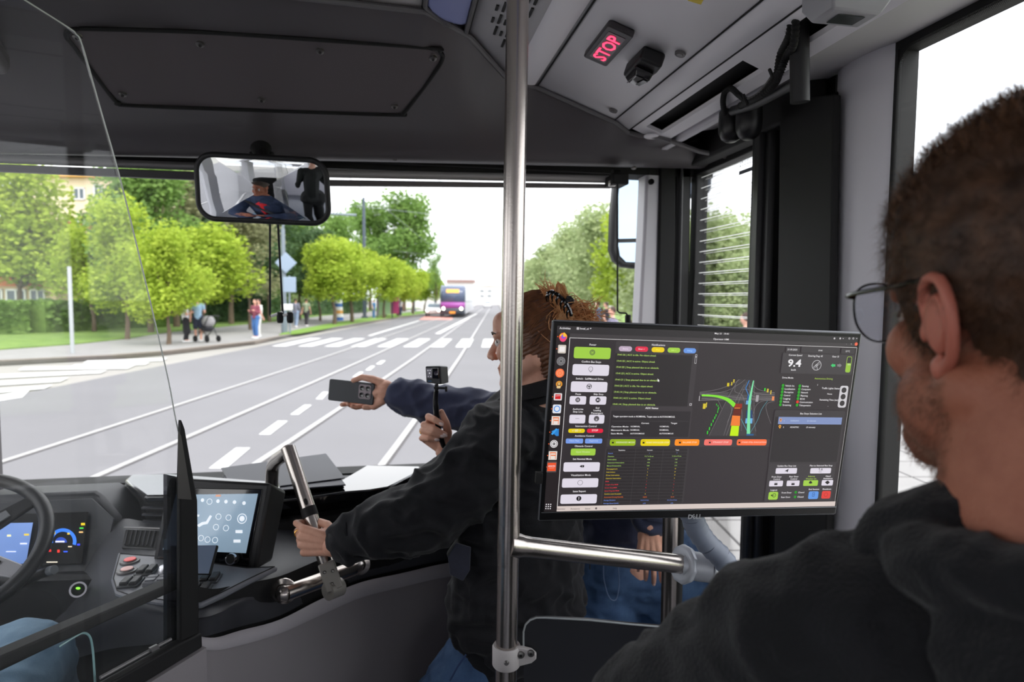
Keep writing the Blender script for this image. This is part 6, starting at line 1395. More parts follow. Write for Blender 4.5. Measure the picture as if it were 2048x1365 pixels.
poly([U('c', *p) for p in ((525, 862), (604, 864), (600, 912), (508, 910))], (150, 40, 20)); poly([U('c', *p) for p in ((508, 910), (600, 912), (585, 1000), (492, 1000))], (100, 32, 22)); line(U('c', 512, 914), U('c', 580, 914), .001, (245, 150, 50)); poly([U('c', *p) for p in ((488, 1000), (580, 1005), (576, 1120), (468, 1118))], (240, 125, 50)); poly([U('c', *p) for p in ((478, 1120), (568, 1122), (556, 1240), (458, 1238))], (195, 235, 0))
# speed block
rr_('c', 1112, 205, 1280, 262, (62, 58, 61), .2); rr_('c', 1288, 208, 1748, 266, (62, 58, 61), .2); rr_('c', 1756, 222, 1920, 274, (62, 58, 61), .2)
tx('c', '21.05.2025', 1190, 229, 19, maxw=116); tx('c', '19:41', 1518, 240, 19); tx('c', '21\u00b0C', 1837, 249, 19)
u0, v1 = U('c', 1100, 268); u1, _ = U('c', 1915, 290); _, v0 = U('c', 1072, 505); rect(u0-.003, v0, u1, v1, (66, 62, 65), .05)
tx('c', 'Current Speed', 1226, 294, 20, maxw=155); tx('c', 'Steering Deg: 45', 1460, 304, 20, maxw=170); tx('c', 'Gear: D', 1695, 311, 20, maxw=78)
tx('c', '9.4', 1216, 385, 84, bold=.03, maxw=156); tx('c', 'km/h', 1203, 466, 22)
C2('c', 1473, 413, 55, (200, 198, 202), .9); line(U('c', 1432, 440), U('c', 1508, 374), .0014, (170, 168, 172)); line(U('c', 1440, 452), U('c', 1516, 390), .0008, (170, 168, 172)); C2('c', 1472, 413, 13, (190, 188, 190), .4); line(U('c', 1475, 420), U('c', 1482, 464), .0012, (170, 168, 172))
for x, s, cc in ((1665, -1, (60, 200, 110)), (1740, 1, (130, 126, 130))): poly([U('c', x+s*26, 415), U('c', x, 390), U('c', x, 402), U('c', x-s*26, 402), U('c', x-s*26, 428), U('c', x, 428), U('c', x, 441)], cc)
u0, v1 = U('c', 1830, 310); u1, _ = U('c', 1888, 320); _, v0 = U('c', 1820, 497); rect(u0, v0, u1, v1, (150, 185, 70), .3); rect(u0+.001, v0+.001, u1-.001, v1-.001, (52, 48, 50), .28); rect(u0+.0008, v0+.0008, u1-.0008, v0+(v1-v0)*.58, (150, 195, 60), .2); tx('c', '55%', 1852, 404, 18, (220, 235, 190))
tx('c', 'Drive Mode:', 1138, 558, 20, maxw=130); tx('c', 'Autonomous Driving', 1555, 569, 20, (165, 195, 75), maxw=212); tx('c', 'i', 1484, 640, 22)
for i, (a, b, wa, wb_) in enumerate((('Vehicle Int.', 'Sensing', 110, 78), ('Localization', 'Computers', 120, 106), ('Perception', 'Network', 106, 82), ('Control', 'Planning', 74, 84), ('Logging', 'BCAS', 80, 54), ('Vehicle', 'Communication', 72, 152), ('Streaming', 'Teleoperation', 100, 134))):
    y = 651+i*37.6; xa = 1080-i*5.2; xb = 1276-i*5.4
    C2('c', xa, y-2, 16, (30, 160, 25)); C2('c', xb, y+3-i*.3, 16, (225, 50, 35) if i == 5 else (30, 160, 25)); tx('c', a, xa+26, y, 20, align='l', maxw=wa); tx('c', b, xb+26, y+4, 20, align='l', maxw=wb_)
tx('c', 'Traffic Lights Status', 1638, 682, 20, maxw=208); tx('c', 'None', 1626, 748, 18, maxw=56); tx('c', 'Remaining Time (sec)', 1618, 817, 20, maxw=218); tx('c', '--', 1605, 890, 14)
u0, v1 = U('c', 1760, 652); u1, _ = U('c', 1848, 655); _, v0 = U('c', 1750, 908); rect(u0-.0015, v0, u1, v1, (205, 202, 206), .25)
uc = (u0-.0015+u1)/2
for f in (.2, .5, .8): _c(uc, v0+(v1-v0)*f, (u1-u0)*.33, (52, 48, 50))
# bus stop list
u0, v1 = U('c', 1012, 935); u1, _ = U('c', 1810, 935); _, v0 = U('d', 948, 505); rect(u0-.004, v0, u1, v1, (60, 56, 59), .03); rect(u0-.002, v0+.002, u1-.003, v1-.012, (43, 39, 42), .01)
tx('c', 'Bus Stops Selection List', 1408, 978, 20, maxw=250)
rr_('c', 1020, 1024, 1772, 1100, (128, 145, 190), .02)
def pin(c, x, y, cc): C2(c, x, y, 15, cc); poly([U(c, x-13, y+6), U(c, x+13, y+6), U(c, x, y+30)], cc); C2(c, x, y, 6, (50, 46, 48))
pin('c', 1053, 1050, (220, 155, 110)); tx('c', '1', 1095, 1061, 17, (200, 210, 235)); tx('c', 'KARSAN', 1217, 1061, 17, (185, 200, 230), maxw=94); tx('c', '(2 minute)', 1414, 1062, 17, (185, 200, 230), maxw=104)
pin('c', 1043, 1126, (240, 165, 50)); tx('c', '2', 1085, 1136, 17); tx('c', 'ADASTEC', 1213, 1136, 17, maxw=104); tx('c', '(3 minute)', 1404, 1137, 17, maxw=104)
# lower right buttons
u0, v1 = U('d', 915, 508); u1, _ = U('d', 1700, 508); _, v0 = U('d', 885, 945); rect(u0, v0, u1, v1, (62, 58, 61))
for c, s, x, y, mwid, cc in (('d', 'Update Bus Stop List', 1124, 535, 218, WH), ('d', 'Plan to Selected Bus Stop', 1526, 532, 262, WH), ('d', 'Front Door', 1006, 663, 114, WH), ('d', 'Control', 1006, 690, 78, WH), ('d', 'Rear Door', 1208, 660, 106, WH), ('d', 'Control', 1205, 687, 78, WH), ('d', 'Adverse', 1412, 657, 82, (165, 200, 75)), ('d', 'Weather On', 1408, 685, 122, (165, 200, 75)), ('d', 'Need', 1608, 655, 56, WH), ('d', 'Assistance', 1604, 681, 108, WH), ('d', 'Logout', 974, 817, 78, WH), ('d', 'End Session', 1442, 808, 120, WH), ('d', 'Shutdown', 1592, 806, 100, WH), ('d', 'Front Door', 1122, 848, 114, WH), ('d', 'Rear Door', 1112, 900, 106, WH), ('d', 'Closed', 1292, 845, 70, WH), ('d', 'Closed', 1284, 897, 70, WH)):
    tx(c, s, x, y, 18, cc, maxw=mwid)
DK = (28, 24, 28)
btn('d', 990, 560, 1246, 628); poly([U('d', *p) for p in ((1098, 598), (1146, 570), (1132, 612), (1122, 600))], DK)
btn('d', 1394, 560, 1644, 625); C2('d', 1533, 578, 10, DK, .5); line(U('d', 1495, 606), U('d', 1532, 606), .0005, DK); C2('d', 1503, 572, 6, DK); line(U('d', 1500, 590), U('d', 1520, 586), .0005, DK)
btn('d', 914, 708, 1082, 776); btn('d', 1118, 706, 1276, 772)
for x in (996, 1196): rr_('d', x-20, 738, x+20, 760, DK, .1); line(U('d', x, 738), U('d', x, 718), .0004, DK); line(U('d', x-16, 730), U('d', x-16, 722), .0004, DK); line(U('d', x+16, 730), U('d', x+16, 722), .0004, DK)
btn('d', 1312, 702, 1492, 770, GRN); C2('d', 1400, 728, 15, DK); rr_('d', 1380, 726, 1422, 740, DK, .4)
btn('d', 1526, 700, 1667, 766); C2('d', 1598, 728, 18, DK, .6); poly([U('d', 1568, 728), U('d', 1598, 708), U('d', 1628, 728), U('d', 1598, 752)], DK)
btn('d', 903, 838, 1026, 932, GRN, .2); C2('d', 975, 880, 22, DK, .75); line(U('d', 938, 880), U('d', 980, 880), .0008, DK); poly([U('d', 934, 880), U('d', 952, 868), U('d', 952, 892)], DK)
for x, y in ((1228, 844), (1220, 898)): C2('d', x, y, 15, (25, 150, 30))
btn('d', 1370, 832, 1498, 924, (95, 150, 225), .2); rr_('d', 1418, 846, 1452, 894, (50, 80, 140), .15); rr_('d', 1423, 851, 1447, 889, (95, 150, 225), .1); tx('d', '\u00d7', 1437, 870, 18, (40, 60, 110))
btn('d', 1524, 828, 1640, 918, (225, 62, 55), .2); C2('d', 1580, 872, 22, (130, 40, 40), .85)
me = bpy.data.meshes.new('interface'); me.from_pydata([tuple(v) for v in UV_], [], UF)
ca = me.color_attributes.new('Col', 'FLOAT_COLOR', 'CORNER'); li = 0
for p, c_ in zip(me.polygons, UC):
    for l in p.loop_indices: ca.data[l].color = (*c_, 1)
ui = bpy.data.objects.new('interface', me); COL.objects.link(ui); WL[ui] = V((0, 0, 0)); ui.parent = dspl
m_ = bpy.data.materials.new('screen_interface'); m_.use_nodes = True; b_ = m_.node_tree.nodes['Principled BSDF']; a_ = m_.node_tree.nodes.new('ShaderNodeAttribute'); a_.attribute_name = 'Col'
b_.inputs['Base Color'].default_value = (.01, .01, .01, 1); b_.inputs['Roughness'].default_value = .4; b_.inputs['Emission Strength'].default_value = .83
m_.node_tree.links.new(a_.outputs['Color'], b_.inputs['Emission Color']); me.materials.append(m_)
# ================================================================== PEOPLE
DBG = False
def limb(mb, pts, rs, seg=14): return mb.chain([V(p) for p in pts], rs, seg)
def head_mesh(mb, c, f, u, s=1., beard=0):
    """c centre of skull, f facing, u up; adds a modelled head to mb, returns frame fn"""
    f = f.normalized(); r = f.cross(u).normalized(); u = r.cross(f)
    def Q(x, y, z): return c+(r*x+f*y+u*z)*s
    R = basis(r, f, u)
    mb.ell(Q(0, -.012, .028), (.073*s, .094*s, .088*s), R, 20, 14)
    mb.ell(Q(0, .030, -.035), (.060*s, .060*s, .078*s), R, 18, 12)
    for sx in (-1, 1):
        mb.cap(Q(sx*.055, -.012, -.045), Q(sx*.022, .070, -.092), .026*s, .020*s, 12)
        mb.ell(Q(sx*.037, .062, -.022), (.026*s, .026*s, .028*s), R, 12, 8)
        mb.cap(Q(sx*.012, .092, .020), Q(sx*.044, .078, .022), .010*s, .009*s, 8)
        mb.ell(Q(sx*.012, .106, -.034), (.0085*s, .010*s, .008*s), R, 8, 6)
    mb.cap(Q(0, .070, .052), Q(0, .078, .03), .032*s, .026*s, 12)
    mb.cap(Q(0, .094, .012), Q(0, .117, -.028), .0085*s, .011*s, 10)
    mb.cap(Q(-.012, .075, -.1), Q(.012, .075, -.1), .021*s, .021*s, 12)
    mb.cap(Q(-.016, .088, -.060), Q(.016, .088, -.060), .0085*s, .0085*s, 8); mb.cap(Q(-.013, .087, -.071), Q(.013, .087, -.071), .0095*s, .0095*s, 8)
    return Q, R, r, f, u
def eyes(Q, R, s, par, iris=(90, 70, 50)):
    for sx in (-1, 1):
        e = MB().ell(Q(sx*.031, .0785, .003), (.0115*s,)*3, R, 14, 10).build('eye', mat('eye_white', (225, 220, 215), .2), par)
        MB().ell(Q(sx*.031, .0875, .003), (.0055*s, .003*s, .0055*s), R, 12, 8).build('iris', mat('iris_brown', iris, .15), e)
        MB().tube([Q(sx*(.031+.012*math.cos(a)), .0865-.006*abs(math.cos(a)), .003+.0075*math.sin(a)) for a in [math.pi*k/8 for k in range(9)]], .0016*s, 6).build('eyelash', M_hair, e)
        MB().tube([Q(sx*.016, .099, .026), Q(sx*.034, .094, .031), Q(sx*.050, .080, .026)], [.0022, .0026, .0012], 6).build('eyebrow', M_hair, par)
def ear(Q, R, sx, s, par, m, blobv=.0022):
    mb = MB(); o = [( -.004, -.018, .022), (-.002, -.006, .032), (0, .008, .028), (0, .014, .014)]
    pts = [(.072, .010, -.006), (.078, .010, .016), (.084, .0, .030), (.088, -.016, .030), (.089, -.026, .014), (.086, -.026, -.006), (.080, -.018, -.022), (.074, -.006, -.030)]
    P = catmull([Q(sx*x, y, z) for x, y, z in pts], 4); n = len(P)
    mb.chain(P[::2], [.0045*s]*len(P[::2]), 8)
    mb.ell(Q(sx*.078, -.006, .002), (.006*s, .015*s, .024*s), R, 10, 8)
    pts = [(.079, .0, .014), (.083, -.010, .018), (.084, -.017, .006), (.081, -.013, -.010), (.077, -.004, -.016)]
    P = catmull([Q(sx*x, y, z) for x, y, z in pts], 3); mb.chain(P, [.0035*s]*len(P), 8)
    mb.ell(Q(sx*.074, -.002, -.030), (.0055*s, .009*s, .010*s), R, 10, 8); mb.ell(Q(sx*.076, .010, -.006), (.004*s, .005*s, .008*s), R, 8, 6)
    return blob(mb, 'ear', m, par, blobv*s, 2)
def curl_finger(K, d, n, lens, angs, rad, mb, side=V((0, 0, 0))):
    """K knuckle, d direction, n back-of-hand normal; bends towards -n"""
    P = [K]; R = [rad]; dd = d.normalized(); nn = n.normalized()
    for L_, a in zip(lens, angs):
        a = math.radians(a); d2_ = dd*math.cos(a)-nn*math.sin(a); nn = nn*math.cos(a)+dd*math.sin(a); dd = d2_.normalized()
        P.append(P[-1]+dd*L_); R.append(R[-1]*.90)
    mb.chain(P, R, 10)
    return P, dd, nn
def hand(W, d, n, side, curls, par, s=1., thumb=None, spread=(-6, -2, 2, 7), name='hand', m=None, nails=True, fore=None, vox=.0022):
    d = d.normalized(); n = (n-d*n.dot(d)).normalized(); x = d.cross(n).normalized()*side
    def Q(a, b, c): return W+(x*a+d*b+n*c)*s
    mb = MB(); ks = [(.029, .088, .000), (.0095, .092, .002), (-.0105, .088, .001), (-.029, .079, -.002)]
    lens = [(.041, .025, .019), (.046, .029, .020), (.042, .027, .020), (.033, .020, .018)]
    tips = []
    mb.cap(Q(-.012, -.004, 0), Q(.012, -.004, 0), .0165*s, .0165*s)
    for (a, b, c), k, L_, sp, cu_ in zip(ks, range(4), lens, spread, curls):
        mb.cap(Q(a*.45, .008, 0), Q(a, b, c), .0145*s, .0108*s, 10)
        if k < 3: mb.cap(Q(a-.01, .05, -.002), Q(a-.01, b-.01, c-.002), .011*s, .010*s, 8)
        r = math.radians(-sp); fd = d*math.cos(r)+x*math.sin(-r)*-1*-1
        fd = (d*math.cos(math.radians(sp))-x*math.sin(math.radians(sp))).normalized()
        P, dd, nn = curl_finger(Q(a, b, c), fd, n, [l*s for l in L_], cu_, (.0092 if k < 3 else .008)*s, mb)
        tips.append((P, dd, nn))
    mb.ell(Q(.018, .035, -.012), (.016*s, .028*s, .013*s), basis(x, d, n), 12, 8); mb.ell(Q(-.022, .035, -.010), (.012*s, .03*s, .012*s), basis(x, d, n), 12, 8)
    th = thumb or [(.022, .018, -.008), (.042, .048, -.014), (.050, .078, -.018), (.052, .104, -.022)]
    TP = [Q(*p) for p in th]; mb.chain(TP, [.015*s, .0115*s, .0102*s, .0085*s], 10)
    if fore is not None: mb.cap(W, W+fore, .0185*s, .024*s, 14)
    o = blob(mb, name, m or M_skin, par, vox, 2)
    if nails:
        for P, dd, nn in tips:
            MB().ell(P[-1]+nn*.0065*s-dd*.001*s, (.0048*s, .0065*s, .0018*s), basis(dd.cross(nn), dd, nn), 10, 6).build('fingernail', mat('fingernail', (232, 190, 175), .25), o)
    return o, Q, tips
M_skin2 = mat('warm_skin', (216, 158, 134), .5, col2=(232, 182, 158), vscale=30, bump=.08, bscale=250, spec=.35)
M_sleeve = mat('navy_sleeve', (36, 39, 56), .85, var=.2, vscale=25, bump=.15, bscale=400, sheen=.3)
M_wcoat = mat('black_navy_coat', (13, 14, 20), .9, var=.2, vscale=20, bump=.12, bscale=400, sheen=.08)

# ---------------------------------------------------------------- woman at the dashboard
wt0 = thing('person', V((D(1040, 1300, 1.5).x, D(1040, 1300, 1.5).y, .35)), 'woman in black jacket and jeans gripping the grab handle, brown hair pinned up', 'person')
hc_ = D(1066, 682, 1.52)
fdir_ = (-RT*.95+FW*.30-UP*.10); up_ = UP+(-RT)*.06
mb = MB(); Q, R, r_, f_, u_ = head_mesh(mb, hc_, fdir_, up_, .97)
nk = D(1075, 790, 1.53); mb.cap(hc_-f_*.02-u_*.05, nk, .052, .054, 16)
# body continues under the clothes
chest = D(1045, 900, 1.53); hip = D(1035, 1230, 1.54); shL = D(1000, 882, 1.45); shR = D(1085, 850, 1.66)
mb.cap(nk, chest, .05, .085); mb.cap(chest, hip, .085, .10); mb.cap(shL, shR, .05, .05)
elL = D(842, 1033, 1.40); wrL = D(668, 1092, 1.397)
limb(mb, [shL, elL, wrL], [.045, .038, .026])
elR = D(1000, 960, 1.72); wrR = D(889, 905, 1.64); limb(mb, [shR, elR, wrR], [.045, .036, .024])
fl = .35
kn1 = V((D(960, 1300, 1.5).x, D(960, 1300, 1.5).y+.05, .82)); kn2 = V((D(1070, 1300, 1.6).x, D(1070, 1300, 1.6).y, .82))
an1 = V((kn1.x, kn1.y+.0, .45)); an2 = V((kn2.x, kn2.y, .45))
limb(mb, [hip, kn1, an1], [.1, .06, .04]); limb(mb, [hip, kn2, an2], [.1, .06, .04])
blob(mb, 'body', M_skin, wt0, .006, 2)
eyes(Q, R, .97, wt0)
# jacket
def wrinkle(axis_pts, amp, fr):
    def fn(q, n):
        d = min((q-a).length for a in axis_pts)
        a = noise.noise(q*fr)*.6+noise.noise(V((q.x*fr*.6, q.y*fr*.6, q.z*fr*2.2)))*.5
        w = 1-2*abs(noise.noise(V((q.x*fr*1.5, q.y*fr*1.5, q.z*fr*2.4))+V((5, 1, 9))))
        c = max(0, 1-5*abs(noise.noise(V((q.x*fr*.8+q.z*6, q.y*fr*.8, q.z*fr*.7))+V((2, 8, 4)))))
        return q+n*(amp*a+amp*.6*w+amp*.55*c)
    return fn
mb = MB()
mb.cap(shL, shR, .082, .075, 18); mb.cap(D(1045, 880, 1.55), D(1035, 1010, 1.53), .125, .13, 20); mb.cap(D(1035, 1010, 1.53), D(1038, 1250, 1.53), .138, .150, 20)
mb.cap(D(1075, 800, 1.56), D(1060, 850, 1.56), .07, .11, 16); mb.cap(D(985, 1050, 1.46), D(975, 1238, 1.47), .075, .088, 16); mb.cap(D(1095, 1040, 1.58), D(1090, 1250, 1.58), .08, .095, 16)
limb(mb, [shL, D(925, 968, 1.42), elL, D(768, 1056, 1.395), D(706, 1077, 1.395)], [.084, .080, .076, .064, .049], 18)
limb(mb, [shR, elR, D(935, 935, 1.68)], [.075, .07, .055], 16)
blob(mb, 'jacket', M_wcoat, wt0, .0055, 2, fn=wrinkle([chest], .016, 12))
mb = MB().tube([D(714, 1075, 1.395), D(692, 1085, 1.396), D(670, 1091, 1.397)], [.049, .043, .037], 24, caps=False)
cf = mb.build('cuff', M_wcoat, wt0, smooth=180, solid=.003); MB().lathe([(0, .001), (.003, .001), (.003, 0)], D(684, 1116, 1.372), -FW, 10).build('snap', M_bolt, cf)
mb = MB().tube([D(955, 950, 1.69), D(922, 925, 1.665), D(893, 908, 1.645)], [.052, .047, .044], 22, caps=False); mb.build('cuff', M_sleeve, wt0, smooth=180, solid=.003)
# collar, pocket, hem
cr = []
for rr0, dz in ((.075, -.02), (.068, .012), (.062, .035), (.070, .030), (.082, .0)):
    cr.append([nk+V((math.cos(a)*rr0*.95, math.sin(a)*rr0, dz-.018*math.cos(a-2.6))) for a in [2*math.pi*k/28 for k in range(29)]])
MB().grid(cr).build('collar', mat('collar_black', (14, 14, 18), .9, bump=.2, bscale=300), wt0, smooth=180)
P = [D(912, 1085, 1.375), D(942, 1094, 1.372), D(940, 1140, 1.372), D(926, 1162, 1.372), D(900, 1148, 1.374), D(896, 1112, 1.376)]
MB().prism(P, -FW*.006).build('pocket_flap', M_sleeve, wt0, bevel=.002)
hem = D(1034, 1300, 1.53); mb = MB(); rows = []
for k, (dz, rx, ry) in enumerate(((.10, .150, .128), (.05, .158, .135), (.0, .165, .140), (-.02, .166, .141))):
    rows.append([hem+V((math.cos(a)*rx*(1+.03*math.sin(5*a)), math.sin(a)*ry*(1+.03*math.sin(7*a)), dz-.03*math.cos(a))) for a in [2*math.pi*i/48 for i in range(49)]])
MB().grid(rows).build('jacket_hem', M_wcoat, wt0, smooth=180)
# jeans
mb.cap; mb = MB(); hL = D(960, 1345, 1.50); hR = D(1080, 1310, 1.57)
mb.cap(D(1000, 1300, 1.54), D(1065, 1300, 1.55), .108, .105, 18); limb(mb, [hL, D(915, 1430, 1.47), V((kn1.x-.06, kn1.y, .80)), V((an1.x-.04, an1.y, .46))], [.105, .11, .08, .06], 16); limb(mb, [hR, kn2, an2], [.115, .08, .06], 16)
blob(mb, 'jeans', M_jean, wt0, .008, 2, fn=wrinkle([hip], .008, 14))
MB().tube([D(932, 1310, 1.385), D(915, 1335, 1.38), D(900, 1362, 1.38)], .002, 6).build('seam', mat('denim_seam', (36, 60, 100), .8), wt0)
for a in (an1, an2): MB().cap(V((a.x, a.y-.03, .40)), V((a.x-.08, a.y+.12, .39)), .05, .042, 12).build('shoe', M_wfr, wt0)
# left hand around the slanted tube
hn, HQ, tips = hand(D(673, 1091, 1.397), -RT*1.0+UP*.12+FW*.05, -FW*1.0-RT*.12+UP*.05, 1, [(42, 78, 40), (58, 85, 40), (62, 88, 42), (66, 86, 40)], wt0, .90, thumb=[(.022, .015, -.012), (.036, .040, -.034), (.036, .066, -.050), (.030, .086, -.056)], m=M_skin2, fore=RT*.05)
P, dd, nn = tips[1]; a0 = P[0].lerp(P[1], .55); ax_ = (P[1]-P[0]).normalized(); x_, y_ = perp(ax_)
MB().tube([a0+x_*math.cos(a)*.0088+y_*math.sin(a)*.0088 for a in [2*math.pi*k/20 for k in range(20)]], .0013, 8, closed=True).build('ring', mat('gold', (225, 175, 90), .2, metal=1.), hn)
# right hand around the camera stick: fingers laid out one by one
mb = MB(); G_ = lambda x, y, d: D(x, y, d)
Wp = G_(884, 898, 1.645); K = [G_(862, 847, 1.650), G_(855, 856, 1.652), G_(851, 866, 1.650), G_(850, 878, 1.645)]
for k in K: mb.cap(Wp, k, .016, .0115, 10)
mb.cap(G_(885, 885, 1.65), G_(862, 866, 1.655), .018, .015, 10); mb.cap(G_(888, 884, 1.64), G_(893, 866, 1.632), .017, .013, 10)
fin = [[K[0], G_(857, 834, 1.618), G_(870, 840, 1.600), G_(883, 848, 1.600)], [K[1], G_(848, 850, 1.618), G_(868, 858, 1.597), G_(890, 870, 1.600)], [K[2], G_(847, 861, 1.616), G_(864, 866, 1.597), G_(885, 872, 1.600)], [K[3], G_(844, 877, 1.618), G_(858, 878, 1.602), G_(874, 879.5, 1.604)]]
for i, P in enumerate(fin): mb.chain(P, [.0110, .0095, .0085, .0072] if i < 3 else [.0095, .0085, .0078, .0066], 10)
TP = [G_(892, 884, 1.635), G_(896, 866, 1.628), G_(892, 846, 1.622), G_(883, 824, 1.620)]; mb.chain(TP, [.0140, .0115, .0100, .0072], 10)
mb.cap(Wp, G_(905, 915, 1.655), .019, .022, 12)
hn = blob(mb, 'hand', M_skin2, wt0, .0022, 2)
for P in fin:
    d_ = (P[3]-P[2]).normalized(); n_ = (-FW-d_*(-FW).dot(d_)).normalized()
    MB().ell(P[3]+n_*.0062, (.0042, .0075, .0018), basis(d_.cross(n_), d_, n_), 10, 6).build('fingernail', mat('pale_nail', (240, 215, 210), .2), hn)
P = fin[2]; a0 = P[0].lerp(P[1], .75); ax_ = (P[1]-P[0]).normalized(); x_, y_ = perp(ax_)
MB().tube([a0+x_*math.cos(a)*.0108+y_*math.sin(a)*.0108 for a in [2*math.pi*k/20 for k in range(20)]], .0016, 8, closed=True).build('ring', MATS['gold'], hn)
# hair: sleek cap plus strands running back to the claw
M_hw = mat('chestnut_hair', (70, 42, 28), .45, col2=(120, 76, 48), vscale=30, bump=.3, bscale=150, spec=.6)
mb = MB(); mb.ell(Q(0, -.020, .030), (.0795*.97, .098*.97, .094*.97), R, 24, 16); mb.ell(Q(0, -.045, -.025), (.070, .062, .066), R, 18, 12); mb.ell(Q(-.034, -.014, -.012), (.045, .060, .060), R, 16, 12); mb.ell(Q(.034, -.014, -.012), (.045, .060, .060), R, 16, 12); mb.ell(Q(0, -.048, -.066), (.056, .046, .050), R, 16, 12); mb.cap(Q(0, -.085, .045), Q(0, -.115, .055), .045, .03)
cb, cf2 = Q(0, 0, 0), f_
def hairfn(q, n):
    l = q-hc_; return q+n*(.0016*math.sin((l.dot(u_)*1.0+l.dot(f_)*.35)*620+3*noise.noise(q*30))+.002*noise.noise(q*40))
hair = blob(mb, 'hair', M_hw, wt0, .003, 2, fn=hairfn)
hv = hair.data.vertices
bm = bmesh.new(); bm.from_mesh(hair.data); pl_ = (Q(0, .052, .085), Q(0, .018, -.02)); 
cutn = (f_*1.0-u_*.42).normalized(); cp = Q(0, .046, .030)
dele = [v for v in bm.verts if (v.co-cp).dot(cutn) > .004*noise.noise(v.co*60)]
bmesh.ops.delete(bm, geom=dele, context='VERTS'); bm.to_mesh(hair.data); bm.free()
rnd = random.Random(3); bun = Q(0, -.105, .075)
mb = MB(); surf = BVHTree.FromPolygons([tuple(v.co) for v in hair.data.vertices], [tuple(p.vertices) for p in hair.data.polygons])
for i in range(420):
    a = rnd.uniform(-1.25, 1.25); s_ = rnd.uniform(0, 1)
    p0 = Q(.085*math.sin(a*1.15), .055-.10*s_*abs(math.sin(a)), .03+.085*math.cos(a*1.2)-.07*abs(math.sin(a))*s_)
    P = []
    for k in range(9):
        t_ = k/8; q = p0.lerp(bun, t_); co, nn, ix, ds_ = surf.find_nearest(q+(q-hc_).normalized()*.03)
        P.append(co+nn*(.0015+.0015*math.sin(t_*3.14)*rnd.random()) if t_ < .95 else q)
    mb.tube(P, [.0007]*8+[.0004], 4, caps=False)
st_ = mb.build('strands', mat('chestnut_strands', (86, 52, 33), .4, col2=(134, 88, 58), vscale=40, spec=.6), hair, kind='stuff', noweld=True)
# twisted tufts spilling from the claw
M_tuft = mat('golden_brown_hair', (196, 136, 86), .4, col2=(244, 196, 140), vscale=40, spec=.5, trans=.35)
mb = MB()
def tuft(P0, P1, P2, n, w, spread):
    for i in range(n):
        j = lambda s_: V((rnd.gauss(0, s_), rnd.gauss(0, s_), rnd.gauss(0, s_)))
        a = P0+j(w); b = P1+j(w+spread*.4); c = P2+j(w+spread); mb.tube(catmull([a, b, c], 5), [.0012]*5+[.0011, .001, .0009, .0007, .0005, .0003], 4, caps=False)
bd_ = 1.462
tuft(D(1122, 628, bd_), D(1108, 600, bd_), D(1096, 574, bd_), 90, .005, .004); tuft(D(1118, 615, bd_), D(1112, 600, bd_), D(1120, 588, bd_), 20, .004, .004)
tuft(D(1120, 630, bd_), D(1150, 630, bd_), D(1178, 640, bd_), 170, .012, .016); tuft(D(1125, 650, bd_), D(1150, 648, bd_), D(1185, 660, bd_), 120, .012, .014); tuft(D(1115, 610, bd_), D(1112, 650, bd_), D(1130, 690, bd_), 120, .010, .010)
tuft(D(1118, 612, bd_), D(1118, 572, bd_), D(1134, 602, bd_), 110, .0025, .002); tuft(D(1150, 640, bd_), D(1180, 625, bd_), D(1192, 606, bd_), 10, .004, .012); tuft(D(1110, 620, bd_), D(1096, 585, bd_), D(1080, 568, bd_), 14, .004, .008)
mb.build('tufts', M_tuft, hair, kind='stuff', noweld=True)
mb = MB(); mb.ell(D(1128, 645, bd_), (.032, .03, .038)); mb.cap(D(1135, 640, bd_), D(1160, 652, bd_), .024, .016); blob(mb, 'bun', M_tuft, hair, .003, 2, disp=.004, dscale=60)
# claw clip
clw = thing('hair_claw', D(1125, 605, 1.43), 'glossy black claw clip holding up the brown hair', 'hair clip')
M_claw = mat('glossy_black_claw', (12, 12, 14), .12, coat=.6)
cp_ = catmull([D(1096, 588, 1.415), D(1104, 584, 1.41), D(1118, 592, 1.415), D(1131, 606, 1.412), D(1140, 622, 1.412), D(1142, 632, 1.415)], 5)
MB().tube(cp_, [.0058+.0016*abs(math.sin(i*.9)) for i in range(len(cp_))], 8, flat=.7).build('spine', M_claw, clw)
MB().tube(catmull([D(1096, 588, 1.425), D(1093, 594, 1.43), D(1094, 602, 1.44)], 4), .0025, 8).build('tooth', M_claw, clw)
for k in range(6): a = cp_[4+k*3]; MB().tube(catmull([a, a-UP*.008-RT*.006-FW*.004, a-UP*.020-RT*.004+FW*.006], 3), [.0028]*4+[.0022, .0016, .001], 8).build('tooth', M_claw, clw)
MB().prism([D(1129, 602, 1.435), D(1134, 592, 1.435), D(1142, 592, 1.435), D(1149, 600, 1.435), D(1149, 606, 1.435), D(1139, 611, 1.435)], FW*.004).build('grip', M_claw, clw, bevel=.0015)

# ---------------------------------------------------------------- camera on its stick
t = thing('action_camera', D(874, 745, 1.6), 'small black action camera on a stick held up by the woman', 'camera')
cx0 = D(868, 750, 1.60); ru = (RT*.97+FW*.25).normalized(); uu = (UP+RT*.01).normalized(); fu = ru.cross(uu).normalized(); uu = ru.cross(fu)*-1
if uu.dot(UP) < 0: uu = -uu
a_ = math.radians(0)
ru = (RT*.80-FW*.6).normalized(); fu2 = uu.cross(ru).normalized()
if fu2.dot(FW) > 0: fu2 = -fu2
